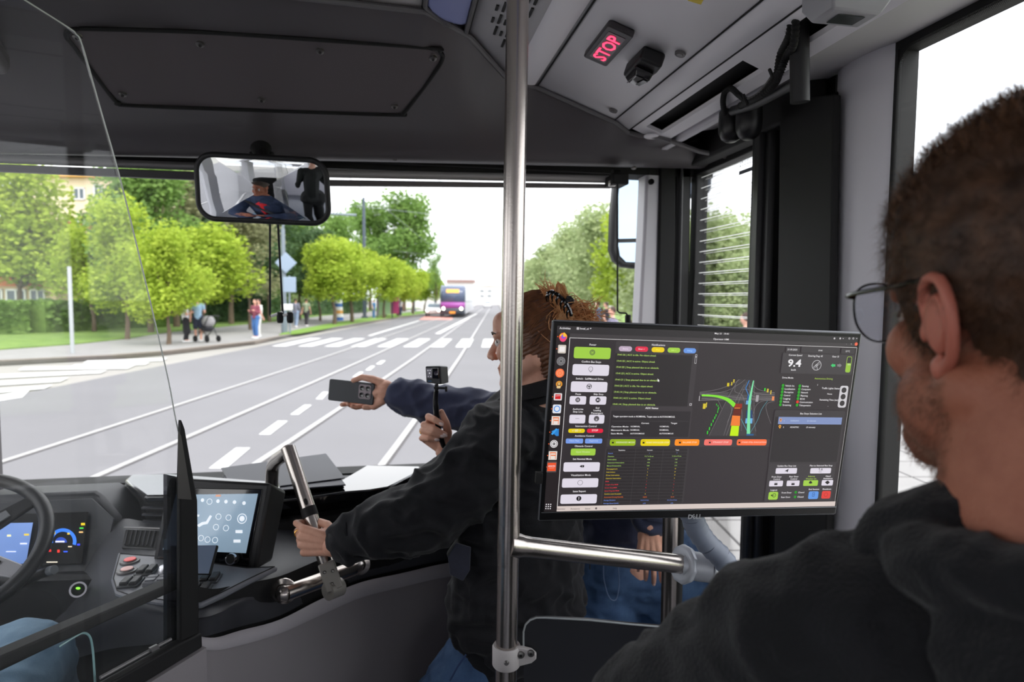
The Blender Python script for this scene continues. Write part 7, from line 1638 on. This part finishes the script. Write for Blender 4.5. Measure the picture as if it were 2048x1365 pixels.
# front face looks towards the viewer and a little left
q = [D(850, 733, 1.59), D(880, 736, 1.60), D(880, 769, 1.60), D(852, 766, 1.59)]
q = [D(850, 733, 1.585), D(881, 733, 1.575), D(882, 770, 1.575), D(852, 766, 1.585)]; bk = [D(876, 731, 1.63), D(896, 733, 1.62), D(898, 766, 1.62), D(878, 764, 1.63)]
MB().add(q+bk, [(0, 1, 2, 3), (7, 6, 5, 4), (0, 4, 5, 1), (1, 5, 6, 2), (2, 6, 7, 3), (3, 7, 4, 0)]).build('body', mat('camera_shell', (46, 48, 52), .5), t, bevel=.003)
n_ = (q[1]-q[0]).cross(q[3]-q[0]).normalized(); n_ = n_ if n_.dot(CAM-q[0]) > 0 else -n_
def cq(px, py, l=.0006): return PL(px, py, q[0]+n_*l, n_)
MB().prism([cq(*p) for p in ((853, 737.5), (863.5, 737.5), (864, 757), (854.5, 756))], n_*.0006).build('front_screen', mat('camera_front_screen', (80, 80, 86), .3, emit=(78, 76, 84), es=.7), t, smooth=0)
mb = MB()
for i, (x, y, w_, h_) in enumerate(((855, 741, 1.6, 1.2), (859.5, 741, 1.6, 1), (858, 746, 2.2, 1.8), (856, 753, 1, 1), (861, 753, 1.2, 1))): mb.add([cq(x, y, .0014), cq(x+w_, y, .0014), cq(x+w_, y+h_, .0014), cq(x, y+h_, .0014)], [(0, 1, 2, 3)])
mb.build('display_marks', mat('mark_white', (235, 235, 240), .5, emit=(230, 230, 235), es=.8), t, smooth=0)
lp = [cq(*p) for p in ((865.5, 736.5), (878.5, 736.5), (879.5, 758), (866.5, 757))]; lb_ = MB().prism(lp, n_*.009).build('lens_housing', M_gloss, t, bevel=.002)
lcn = cq(872.5, 747, .010); MB().lathe([(0, .0006), (.0035, .0006), (.0055, .0012), (.0062, 0)], lcn, n_, 20).build('lens', mat('lens_glass', (50, 46, 60), .05, coat=.6), lb_)
vs, fs, wd = text_geo('GoPro', 1, .01); kk = .0095/wd
ct_ = cq(856, 763.5, .0008); exx = (cq(866, 763.9, .0008)-ct_).normalized(); eyy = exx.cross(n_); eyy = eyy if eyy.dot(UP) > 0 else -eyy
MB().add([ct_+exx*v[0]*kk+eyy*v[1]*kk for v in vs], fs).build('lettering', mat('camera_blue', (40, 130, 190), .5), t, smooth=0, noweld=True)
for k in (-1, 0, 1): MB().cap(D(873+k*2.2, 770, 1.60), D(873+k*2.2, 780, 1.60), .0022, .0022, 8).build('mount_finger', M_blackp, t)
MB().tube([D(868, 776, 1.60), D(890, 777, 1.60)], .003, 10).build('thumb_screw', M_blackp, t)
kp = D(890, 778, 1.60); MB().prism([kp+UP*math.cos(a)*(.008 if i % 2 else .005)+FW*math.sin(a)*(.008 if i % 2 else .005) for i, a in enumerate([2*math.pi*k/10 for k in range(10)])], RT*.006).build('knob', M_blackp, t, bevel=.001)
MB().tube(catmull([D(873, 781, 1.60), D(872, 800, 1.605), D(873, 830, 1.612), D(880, 870, 1.622), D(893, 905, 1.63)], 4), [.0055]*6+[.0075]*11, 12).build('stick', mat('stick_black', (22, 22, 24), .3), t)
MB().tube(catmull([D(869, 783, 1.592), D(867, 806, 1.597), D(869, 828, 1.603)], 4), .003, 8, flat=.5).build('strap', mat('strap_grey', (60, 62, 62), .3, coat=.3), t)

# ---------------------------------------------------------------- man behind the monitor, holding out a phone
mt0 = thing('person', V((D(1265, 1130, 1.8).x, D(1265, 1130, 1.8).y, .35)), 'man in navy jacket and jeans holding out a phone, mostly hidden behind the monitor', 'person')
mb = MB(); pel = D(1265, 1120, 1.80); ch = D(1165, 905, 1.88); nk2 = D(1130, 800, 1.93); hd2 = D(1118, 712, 1.96)
head_mesh(mb, hd2, -RT*.9-FW*.3-UP*.25, UP, .92); mb.cap(hd2-UP*.05, nk2, .05, .055); mb.cap(nk2, ch, .07, .13); mb.cap(ch, pel, .13, .13)
sR, sL = D(1090, 838, 1.94), D(1250, 862, 1.74); mb.cap(sR, sL, .055, .055)
limb(mb, [sR, D(945, 825, 1.97), D(795, 785, 1.985)], [.045, .038, .026]); limb(mb, [sL, D(1306, 960, 1.62), D(1298, 1052, 1.56)], [.045, .038, .026])
k1 = V((pel.x-.10, pel.y-.02, .84)); k2 = V((pel.x+.10, pel.y-.02, .84)); a1 = V((k1.x, k1.y, .45)); a2 = V((k2.x, k2.y, .45))
limb(mb, [pel-RT*.09, k1, a1], [.1, .065, .04]); limb(mb, [pel+RT*.09, k2, a2], [.1, .065, .04]); blob(mb, 'body', M_skin, mt0, .007, 2)
mb = MB(); mb.cap(sR, sL, .09, .085, 16); mb.cap(nk2, ch, .09, .15, 16); mb.cap(ch, D(1240, 1040, 1.80), .155, .13, 18)
limb(mb, [sR, D(1020, 838, 1.96), D(945, 828, 1.97), D(870, 808, 1.98), D(805, 793, 1.985)], [.078, .078, .068, .060, .050], 18)
limb(mb, [sL, D(1306, 955, 1.63), D(1302, 1025, 1.58)], [.08, .062, .05], 16)
blob(mb, 'jacket', M_navy, mt0, .007, 3, fn=wrinkle([ch], .013, 12))
MB().tube([D(812, 795, 1.985), D(797, 790, 1.986), D(784, 786, 1.987)], [.049, .046, .045], 22, caps=False).build('cuff', M_navy, mt0, smooth=180, solid=.003)
MB().tube([D(1302, 1015, 1.58), D(1300, 1047, 1.565)], [.05, .043], 22, caps=False).build('cuff', M_navy, mt0, smooth=180, solid=.003)
mb = MB(); mb.cap(pel-RT*.07-UP*.02, pel+RT*.08-UP*.02, .125, .125, 18); limb(mb, [pel-RT*.09-UP*.05, k1, a1], [.12, .09, .065], 16); limb(mb, [pel+RT*.10-UP*.05, k2+RT*.02, a2], [.125, .09, .065], 16)
blob(mb, 'jeans', M_jean, mt0, .008, 2, fn=wrinkle([pel], .008, 15))
MB().tube(catmull([D(1207, 1126, 1.66), D(1208, 1160, 1.655), D(1218, 1195, 1.655), D(1232, 1200, 1.655), D(1238, 1170, 1.655), D(1236, 1128, 1.66)], 5), .0016, 6).build('pocket_seam', mat('denim_stitch', (110, 130, 165), .8), mt0)
zp = D(1180, 1132, 1.64); MB().tube([zp+UP*.012, zp-UP*.010], .003, 8, flat=.4).build('zip_pull', M_bolt, mt0)
for a in (a1, a2): MB().cap(V((a.x, a.y+.03, .40)), V((a.x-.05, a.y-.12, .39)), .05, .042, 12).build('shoe', M_blackp, mt0)
hand(D(1298, 1054, 1.56), -UP*1.0-FW*.05+RT*.02, -FW*1.0-RT*.15, -1, [(12, 18, 12), (14, 20, 14), (16, 22, 14), (18, 24, 16)], mt0, .86, m=M_skin2, fore=UP*.05, thumb=[(.018, .012, -.014), (.030, .042, -.026), (.030, .070, -.034), (.026, .094, -.038)], spread=(-3, -1, 1, 4))
# phone hand, palm towards the viewer, fingers under the phone
ph = thing('smartphone', D(702, 800, 2.0), 'black smartphone with a square of four lenses held out over the road', 'phone')
pq4 = [D(657.5, 758, 2.0), D(748, 767, 1.97), D(746, 812, 1.97), D(657.5, 801, 2.0)]; n_ = (pq4[1]-pq4[0]).cross(pq4[3]-pq4[0]).normalized(); n_ = n_ if n_.dot(CAM-pq4[0]) > 0 else -n_
cc_ = sum(pq4, V())/4; ex = ((pq4[1]-pq4[0])+(pq4[2]-pq4[3])).normalized(); ey = n_.cross(ex); ey = ey if ey.dot(UP) > 0 else -ey
PWd, PHt = (pq4[1]-pq4[0]).length, (pq4[3]-pq4[0]).length
MB().prism([cc_+ex*x+ey*y for x, y in rrect(PWd, PHt, .006, 5)], -n_*.008).build('body', mat('phone_dark', (44, 48, 54), .42), ph, bevel=.002)
MB().prism([cc_+ex*x+ey*y-n_*.0082 for x, y in rrect(PWd*.95, PHt*.92, .005, 5)], -n_*.0004).build('screen', mat('phone_lit_screen', (20, 20, 24), .1, emit=(120, 120, 125), es=.4), ph, smooth=0)
def ppx(px, py, l=0): return PL(px, py, pq4[0]+n_*l, n_)
cm = sum([ppx(*p) for p in ((717, 768), (744, 770), (743, 801), (716, 798))], V())/4
cmb = MB().prism([cm+ex*x+ey*y for x, y in rrect(.043, .047, .008, 5)], n_*.0022).build('camera_island', mat('island_metal', (112, 104, 108), .3, metal=.7), ph, bevel=.0008)
for i in (-1, 1):
    for j in (-1, 1):
        c = cm+ex*.0100*i+ey*.0108*j+n_*.0022; l_ = MB().lathe([(.0, .0006), (.0062, .0006), (.0074, .0014), (.0082, 0)], c, n_, 20).build('lens', M_gloss, cmb)
        MB().lathe([(.0068, .0016), (.0076, .0018), (.0082, .0008)], c, n_, 20).build('lens_ring', M_bolt, l_)
mb = MB(); W2 = D(783, 785, 1.985)
Kn = [D(748, 786, 2.02), D(748, 797, 2.02), D(749, 808, 2.02)]
mb.cap(D(790, 784, 1.985), D(770, 784, 1.985), .026, .028, 14)
mb.cap(D(772, 776, 1.985), D(752, 775, 2.01), .025, .020, 12); mb.cap(D(770, 790, 1.985), D(752, 800, 2.01), .026, .022, 12); mb.cap(D(765, 800, 1.98), D(748, 812, 1.99), .017, .014, 12); mb.cap(D(768, 782, 1.985), D(755, 786, 1.985), .022, .020, 12)
mb.chain([D(765, 768, 1.985), D(745, 759, 1.985), D(724, 755, 1.985), D(707, 761.5, 1.985)], [.016, .0125, .0105, .0085], 10)
mb.chain([D(750, 806, 2.0), D(738, 815, 1.99), D(729, 815.5, 1.985)], [.013, .010, .0085], 10)
mb.chain([D(748, 800, 2.02), D(726, 812, 2.015), D(712, 815, 1.995), D(705, 813.5, 1.985)], [.012, .0098, .009, .0078], 10)
mb.chain([D(745, 795, 2.025), D(715, 806, 2.025), D(702, 811, 2.005), D(696, 808, 1.992)], [.012, .0095, .009, .0078], 10)
mb.chain([D(742, 788, 2.03), D(708, 798, 2.03), D(692, 808, 2.015), D(684, 810, 2.0)], [.012, .0095, .009, .0075], 10)
hn = blob(mb, 'hand', M_skin2, mt0, .0024, 2)

# ---------------------------------------------------------------- operator at the right, seen from behind
op = thing('person', V((.50, .35, .35)), 'bearded man with glasses and dark hooded jacket at the right, seen from behind', 'person')
M_oskin = mat('operator_skin', (156, 94, 72), .5, col2=(174, 112, 88), vscale=30, bump=.15, bscale=300, spec=.35)
HC = D(2078, 645, .46)
F_ = (FW*.97-RT*.09+UP*.05).normalized(); U_ = (UP+F_*.0-RT*.02)
OS = 1.06
mb = MB(); Q, R, r_, f_, u_ = head_mesh(mb, HC, F_, U_, OS)
for sx in (-1, 1): mb.ell(Q(sx*.048, .020, -.060), (.026*OS, .045*OS, .038*OS), R, 14, 10)
nkb = D(2125, 1085, .43); mb.cap(Q(-.008, -.022, -.055), nkb, .068, .074, 18); mb.cap(nkb, nkb-UP*.1, .07, .09, 16)
chs = D(2080, 1560, .50); mb.cap(nkb-UP*.08, chs, .08, .13, 16)
oshL = D(1590, 1300, .50); oelL = D(1305, 1435, .60); mb.chain([chs.lerp(oshL, .3), oshL, oelL], [.09, .05, .042])
owr = D(1240, 1620, .72); mb.cap(oelL, owr, .04, .03)
ohip = V((chs.x-.0, chs.y-.05, .95)); mb.cap(chs, ohip, .16, .15)
ok1 = V((ohip.x-.12, ohip.y+.42, .93)); oa1 = V((ok1.x, ok1.y, .46)); ok2 = V((ohip.x+.1, ohip.y+.42, .93)); oa2 = V((ok2.x, ok2.y, .46))
limb(mb, [ohip, ok1, oa1], [.11, .065, .045]); limb(mb, [ohip, ok2, oa2], [.11, .065, .045])
blob(mb, 'body', M_oskin, op, .0045, 2)
ear(Q, R, -1, OS*.94, op, mat('ear_skin', (200, 118, 98), .45, trans=.15)); ear(Q, R, 1, OS, op, MATS['ear_skin']); eyes(Q, R, OS, op)
# glasses
gt = thing('glasses', Q(0, .11, 0), 'thin dark metal rimmed glasses worn by the bearded man', 'glasses')
M_rim = mat('rim_metal', (45, 45, 48), .25, metal=.8)
for sx in (-1, 1):
    pr = [(.008, .012), (.012, -.012), (.026, -.026), (.045, -.024), (.058, -.010), (.060, .012), (.050, .022), (.028, .023)]
    P = catmull([Q(sx*a, .116-.10*max(0, a-.03)**1.0*1.2, b+.008) for a, b in pr+pr[:1]], 4)[:-1]
    l_ = MB().tube(P, .0011, 8, closed=True).build('rim', M_rim, gt)
    MB().add([sum(P, V())/len(P)]+P, [(0, i+1, (i+1) % len(P)+1) for i in range(len(P))]).build('lens', glass('spectacle_lens', tint=(235, 238, 245), refl=.08), gt, smooth=0)
    MB().tube(catmull([Q(sx*.060, .112, .020), Q(sx*.071, .105, .022), Q(sx*.080, .04, .027), Q(sx*.083, .0, .030), Q(sx*.082, -.022, .016)], 4), .0014, 8, flat=1.6).build('temple', M_rim, gt)
MB().tube([Q(-.009, .118, .022), Q(0, .120, .024), Q(.009, .118, .022)], .0011, 8).build('bridge', M_rim, gt)
# short hair as thousands of fine spikes over a scalp cap
M_oh = mat('short_brown_hair', (52, 36, 27), .55, col2=(96, 66, 46), vscale=50, spec=.4)
mb = MB(); mb.ell(Q(0, -.006, .050), (.085*OS, .116*OS, .107*OS), R, 28, 18); mb.ell(Q(0, -.062, -.075), (.060*OS, .042*OS, .070*OS), R, 18, 12); mb.ell(Q(0, -.050, -.030), (.060*OS, .052*OS, .062*OS), R, 20, 14)
scalp = blob(mb, 'hair', M_oh, op, .0035, 2, disp=.002, dscale=60)
def hairline(q):
    l = q-HC; x, y, z = l.dot(r_)/OS, l.dot(f_)/OS, l.dot(u_)/OS
    if z < -.135: return False
    if z < -.030 and y > -.026-(-.030-z)*.22: return False
    if y > .066 and z < .075: return False
    if y > .012 and z < .012+.25*(y-.012)+.02*(abs(x) < .05): return y < .046 and z > -.036+.9*(y-.02)
    if y > -.020 and z < -.004: return y > .006 and z > -.030 and abs(x) > .05
    if y > -.048 and z < -.004+(.02-.0): return z > -.02-(-.02-y)*3.2
    return True
bm = bmesh.new(); bm.from_mesh(scalp.data); bmesh.ops.delete(bm, geom=[v for v in bm.verts if not hairline(v.co)], context='VERTS'); bm.to_mesh(scalp.data); bm.free()
def spikes(me, n, L0, L1, w, down, fwd, seed, filt=None, lift=0., curl=.35):
    rnd = random.Random(seed); vs = []; fs = []; P = me.polygons; vv = me.vertices
    cen = [(p.center.copy(), p.normal.copy()) for p in P]
    for i in range(n):
        c, nn = rnd.choice(cen); nn = (c-HC).normalized().lerp(nn, .5).normalized()
        c = c+V((rnd.uniform(-.003, .003), rnd.uniform(-.003, .003), rnd.uniform(-.003, .003)))
        if filt and not filt(c): continue
        d = (nn+(-u_)*down*rnd.uniform(.4, 1.5)+f_*fwd+V((rnd.gauss(0, 1), rnd.gauss(0, 1), rnd.gauss(0, 1)))*curl).normalized()
        Lh = rnd.uniform(L0, L1); x, y = perp(d); b = len(vs)
        mid = c+d*Lh*.55; tip = c+(d+(-u_)*.35*down+V((rnd.gauss(0, .2), rnd.gauss(0, .2), rnd.gauss(0, .2)))).normalized()*Lh
        vs += [c-x*w, c+x*w, mid-x*w*.8, mid+x*w*.8, tip]; fs += [(b, b+1, b+3, b+2), (b+2, b+3, b+4)]
    return MB().add(vs, fs)
def mx1(q): return True
spikes(scalp.data, 42000, .006, .013, .00022, .5, .25, 5).build('hair_strands', M_oh, scalp, smooth=0, noweld=True, kind='stuff')
class _M: pass
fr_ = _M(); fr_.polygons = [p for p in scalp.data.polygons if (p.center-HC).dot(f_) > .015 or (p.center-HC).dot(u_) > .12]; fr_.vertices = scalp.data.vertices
spikes(fr_, 9000, .010, .020, .00028, .5, .35, 6, curl=.75).build('front_curls', mat('lighter_brown_hair', (96, 66, 46), .5, col2=(140, 100, 70), vscale=60), scalp, smooth=0, noweld=True, kind='stuff')  # front strands longer, curlier and a lighter brown
# beard stubble on jaw and cheek
bodym = [c for c in op.children if c.name.startswith('body')][0]
def beardf(c):
    l = c-HC; x, y, z = l.dot(r_)/OS, l.dot(f_)/OS, l.dot(u_)/OS
    if abs(x) > .1 or y < -.01 or z < -.14 or z > -.01: return False
    return z < -.030-.35*max(0, y-.03)+.02*(y < .035) and (c-HC).length > .05
class _M: pass
sub = _M(); sub.polygons = [p for p in bodym.data.polygons if beardf(p.center)]; sub.vertices = bodym.data.vertices
if sub.polygons: spikes(sub, 16000, .003, .007, .00018, .7, .15, 8, curl=.3).build('beard', mat('brown_beard', (98, 62, 44), .6, col2=(135, 90, 64), vscale=60), op, smooth=0, noweld=True, kind='stuff')
# jacket with hood
M_oj = mat('charcoal_fleece', (17, 18, 22), .98, var=.25, vscale=40, bump=.35, bscale=350, sheen=.12)
mb = MB(); mb.cap(nkb-UP*.11, chs, .115, .17, 20); mb.cap(nkb-UP*.11-r_*.02, D(1700, 1290, .48), .095, .070, 18); mb.cap(chs, ohip, .18, .18, 18); mb.cap(D(2040, 1240, .47), D(1680, 1290, .48), .080, .070, 18); mb.cap(D(2400, 1250, .5), D(2050, 1240, .47), .08, .085, 14)
mb.chain([D(1700, 1285, .48), oshL, D(1462, 1370, .55), oelL, D(1250, 1600, .70)], [.072, .072, .066, .062, .052], 18)
blob(mb, 'jacket', M_oj, op, .0055, 3, fn=wrinkle([chs], .009, 13))
ringp = [nkb+(r_*math.cos(a)*.088+f_*math.sin(a)*.078)-UP*(.016+.012*math.sin(a)) for a in [2*math.pi*k/18 for k in range(19)]]
hd = catmull([D(1690, 1150, .49), D(1780, 1120, .47), D(1870, 1085, .46), D(1960, 1070, .45), D(2060, 1060, .45), D(2200, 1080, .45)], 4)
mb = MB(); mb.chain(hd, [.018+.022*min(1, i/8) for i in range(len(hd))], 14); mb.chain([p-UP*.03 for p in hd], [.02+.024*min(1, i/8) for i in range(len(hd))], 12)
mb.chain(ringp, [.030]*19, 12); mb.cap(nkb-f_*.04-UP*.07-r_*.05, nkb-f_*.04-UP*.07+r_*.05, .07, .07, 14)
blob(mb, 'hood', M_oj, op, .004, 3, fn=wrinkle([chs], .006, 18))
limb_j = MB(); limb(limb_j, [ohip, ok1, oa1], [.13, .09, .06]); limb(limb_j, [ohip, ok2, oa2], [.13, .09, .06]); blob(limb_j, 'trousers', M_wcoat, op, .009, 2)
for a in (oa1, oa2): MB().cap(V((a.x, a.y-.03, .40)), V((a.x, a.y+.14, .39)), .05, .042, 12).build('shoe', M_blackp, op)
# stool he sits on
t = thing('passenger_chair', V((ohip.x, ohip.y, .35)), 'dark passenger seat under the hooded man at the right', 'seat')
MB().bb((ohip.x-.22, ohip.y-.22, .72), (ohip.x+.22, ohip.y+.25, .80)).build('seat', M_blackp, t, bevel=.03); MB().cyl((ohip.x, ohip.y, .35), (ohip.x, ohip.y, .73), .05).build('pedestal', M_steel, t)

# ---------------------------------------------------------------- driver (knee in view, whole figure in the mirror)
dv = thing('person', V((-.83, .62, .6)), 'driver in navy jacket and red shirt, reflected in the mirror, jeans at lower left', 'person')
M_red = mat('red_shirt', (215, 30, 40), .8, var=.08)
mb = MB(); dh = V((-.80, .66, 1.84)); Q, R, r_, f_, u_ = head_mesh(mb, dh, V((-.16, .95, -.04)), V((0, 0, 1)), 1.0)
dn = V((-.81, .60, 1.70)); dc = V((-.81, .58, 1.45)); dp = V((-.82, .52, 1.10)); mb.cap(dh-V((0, .02, .06)), dn, .055, .058); mb.cap(dn, dc, .08, .13); mb.cap(dc, dp, .13, .14)
kL = D(20, 1345, 1.18); kR = V((kL.x-.32, kL.y-.02, kL.z)); kk1 = D(48, 1330, 1.22)
limb(mb, [dp+V((.1, 0, 0)), kk1, V((kk1.x, kk1.y+.12, .68))], [.09, .06, .04]); limb(mb, [dp-V((.1, 0, 0)), kR, V((kR.x, kR.y+.12, .68))], [.09, .06, .04])
sA, sB = V((-.62, .57, 1.58)), V((-1.0, .60, 1.58)); mb.cap(sA, sB, .055, .055)
eA, eB = V((-.56, .72, 1.32)), V((-1.06, .74, 1.32)); wA, wB = V((-.84, .86, 1.36)), V((-.76, .88, 1.33))
limb(mb, [sA, eA, wA], [.05, .04, .028]); limb(mb, [sB, eB, wB], [.05, .04, .028]); blob(mb, 'body', M_oskin, dv, .006, 2)
eyes(Q, R, 1., dv); ear(Q, R, -1, 1, dv, M_oskin, .003); ear(Q, R, 1, 1, dv, M_oskin, .003)
mb = MB(); mb.ell(Q(0, -.018, .036), (.076, .096, .088), R, 20, 14); hr = blob(mb, 'hair', mat('greying_hair', (70, 58, 50), .7, bump=.3, bscale=200), dv, .004, 1, disp=.002, dscale=80)
bm = bmesh.new(); bm.from_mesh(hr.data); bmesh.ops.delete(bm, geom=[v for v in bm.verts if (v.co-Q(0, .05, .05)).dot((f_-u_*.5).normalized()) > 0 or (v.co-Q(0, 0, -.045)).dot(u_) < 0], context='VERTS'); bm.to_mesh(hr.data); bm.free()
mb = MB(); mb.cap(sA, sB, .085, .085, 14); mb.cap(dn-V((0, 0, .06)), dc, .10, .145, 14); mb.cap(dc, dp, .15, .155, 14); limb(mb, [sA, eA, V((-.74, .86, 1.35))], [.078, .066, .052]); limb(mb, [sB, eB, V((-.86, .88, 1.33))], [.078, .066, .052])
blob(mb, 'jacket', mat('slate_navy_jacket', (44, 56, 84), .85, var=.15), dv, .007, 2, fn=wrinkle([dc], .009, 13))
mb = MB(); rows = []
for k in range(9):
    t_ = k/8; hw_ = .065*(1-t_)+.012; z = 1.67-.36*t_; y = .655+.055*min(1, t_*2.2)+.03*t_; rows.append([V((-.81-hw_, y-.01, z)), V((-.81, y+.012, z-.01)), V((-.81+hw_, y-.01, z))])
MB().grid(rows).build('shirt', M_red, dv, smooth=180, solid=.02)
MB().tube(catmull([V((-.97, .66, 1.62)), V((-.84, .735, 1.48)), V((-.70, .75, 1.30)), V((-.62, .66, 1.14))], 5), .022, 8, flat=.15).build('seat_belt', mat('belt_grey', (60, 60, 64), .7), dv)
hand(wA, V((-1, .1, .22)), V((0, .6, .8)), 1, [(10, 15, 10)]*4, dv, .95, m=M_oskin, nails=False, vox=.003); hand(wB, V((1, .05, .1)), V((0, 1, .3)), -1, [(30, 40, 30)]*4, dv, .95, m=M_oskin, nails=False, vox=.003)
mb = MB(); limb(mb, [dp+V((.1, 0, -.01)), kk1, V((kk1.x, kk1.y+.12, .68))], [.115, .082, .065], 16); limb(mb, [dp-V((.1, 0, .01)), kR, V((kR.x, kR.y+.12, .68))], [.115, .085, .065], 16); mb.cap(dp-V((.1, 0, 0)), dp+V((.1, 0, 0)), .13, .13)
blob(mb, 'jeans', mat('pale_blue_denim', (95, 125, 150), .85, col2=(130, 160, 182), vscale=12, bump=.15, bscale=500), dv, .008, 2, fn=wrinkle([dp], .006, 15))
for kk in (kk1, kR): MB().cap(V((kk.x, kk.y+.1, .66)), V((kk.x, kk.y+.26, .65)), .05, .04, 12).build('shoe', M_blackp, dv)
MB().bb((-1.42, -.1, .35), (-.35, 1.78, .60)).build('driver_platform', M_black, kind='structure', bevel=.01)
t = thing('driver_chair', V((-.82, .42, .60)), 'black high backed driver seat behind the driver, seen in the interior mirror', 'seat')
MB().bb((-1.08, .25, .80), (-.56, .80, .96)).build('cushion', M_black, t, bevel=.05); MB().prism([V((-1.06, .36, .95)), V((-.58, .36, .95)), V((-.60, .28, 1.68)), V((-1.04, .28, 1.68))], (0, -.13, 0)).build('backrest', mat('seat_black', (16, 16, 18), .85), t, bevel=.04)
MB().bb((-.98, .18, 1.68), (-.66, .36, 1.98)).build('headrest', MATS['seat_black'], t, bevel=.06); MB().cyl((-.82, .5, .6), (-.82, .5, .82), .09).build('pedestal', M_blackp, t)
# a standing passenger behind, seen in the mirror
walker(V((-.30, -.65, .35)), 1.78, 2.9, 'passenger in black coat in the aisle, visible only in the interior mirror', (26, 28, 28), (16, 16, 18), stride=.06, arms=(.7, .5), sleeve='long', vox=.015)
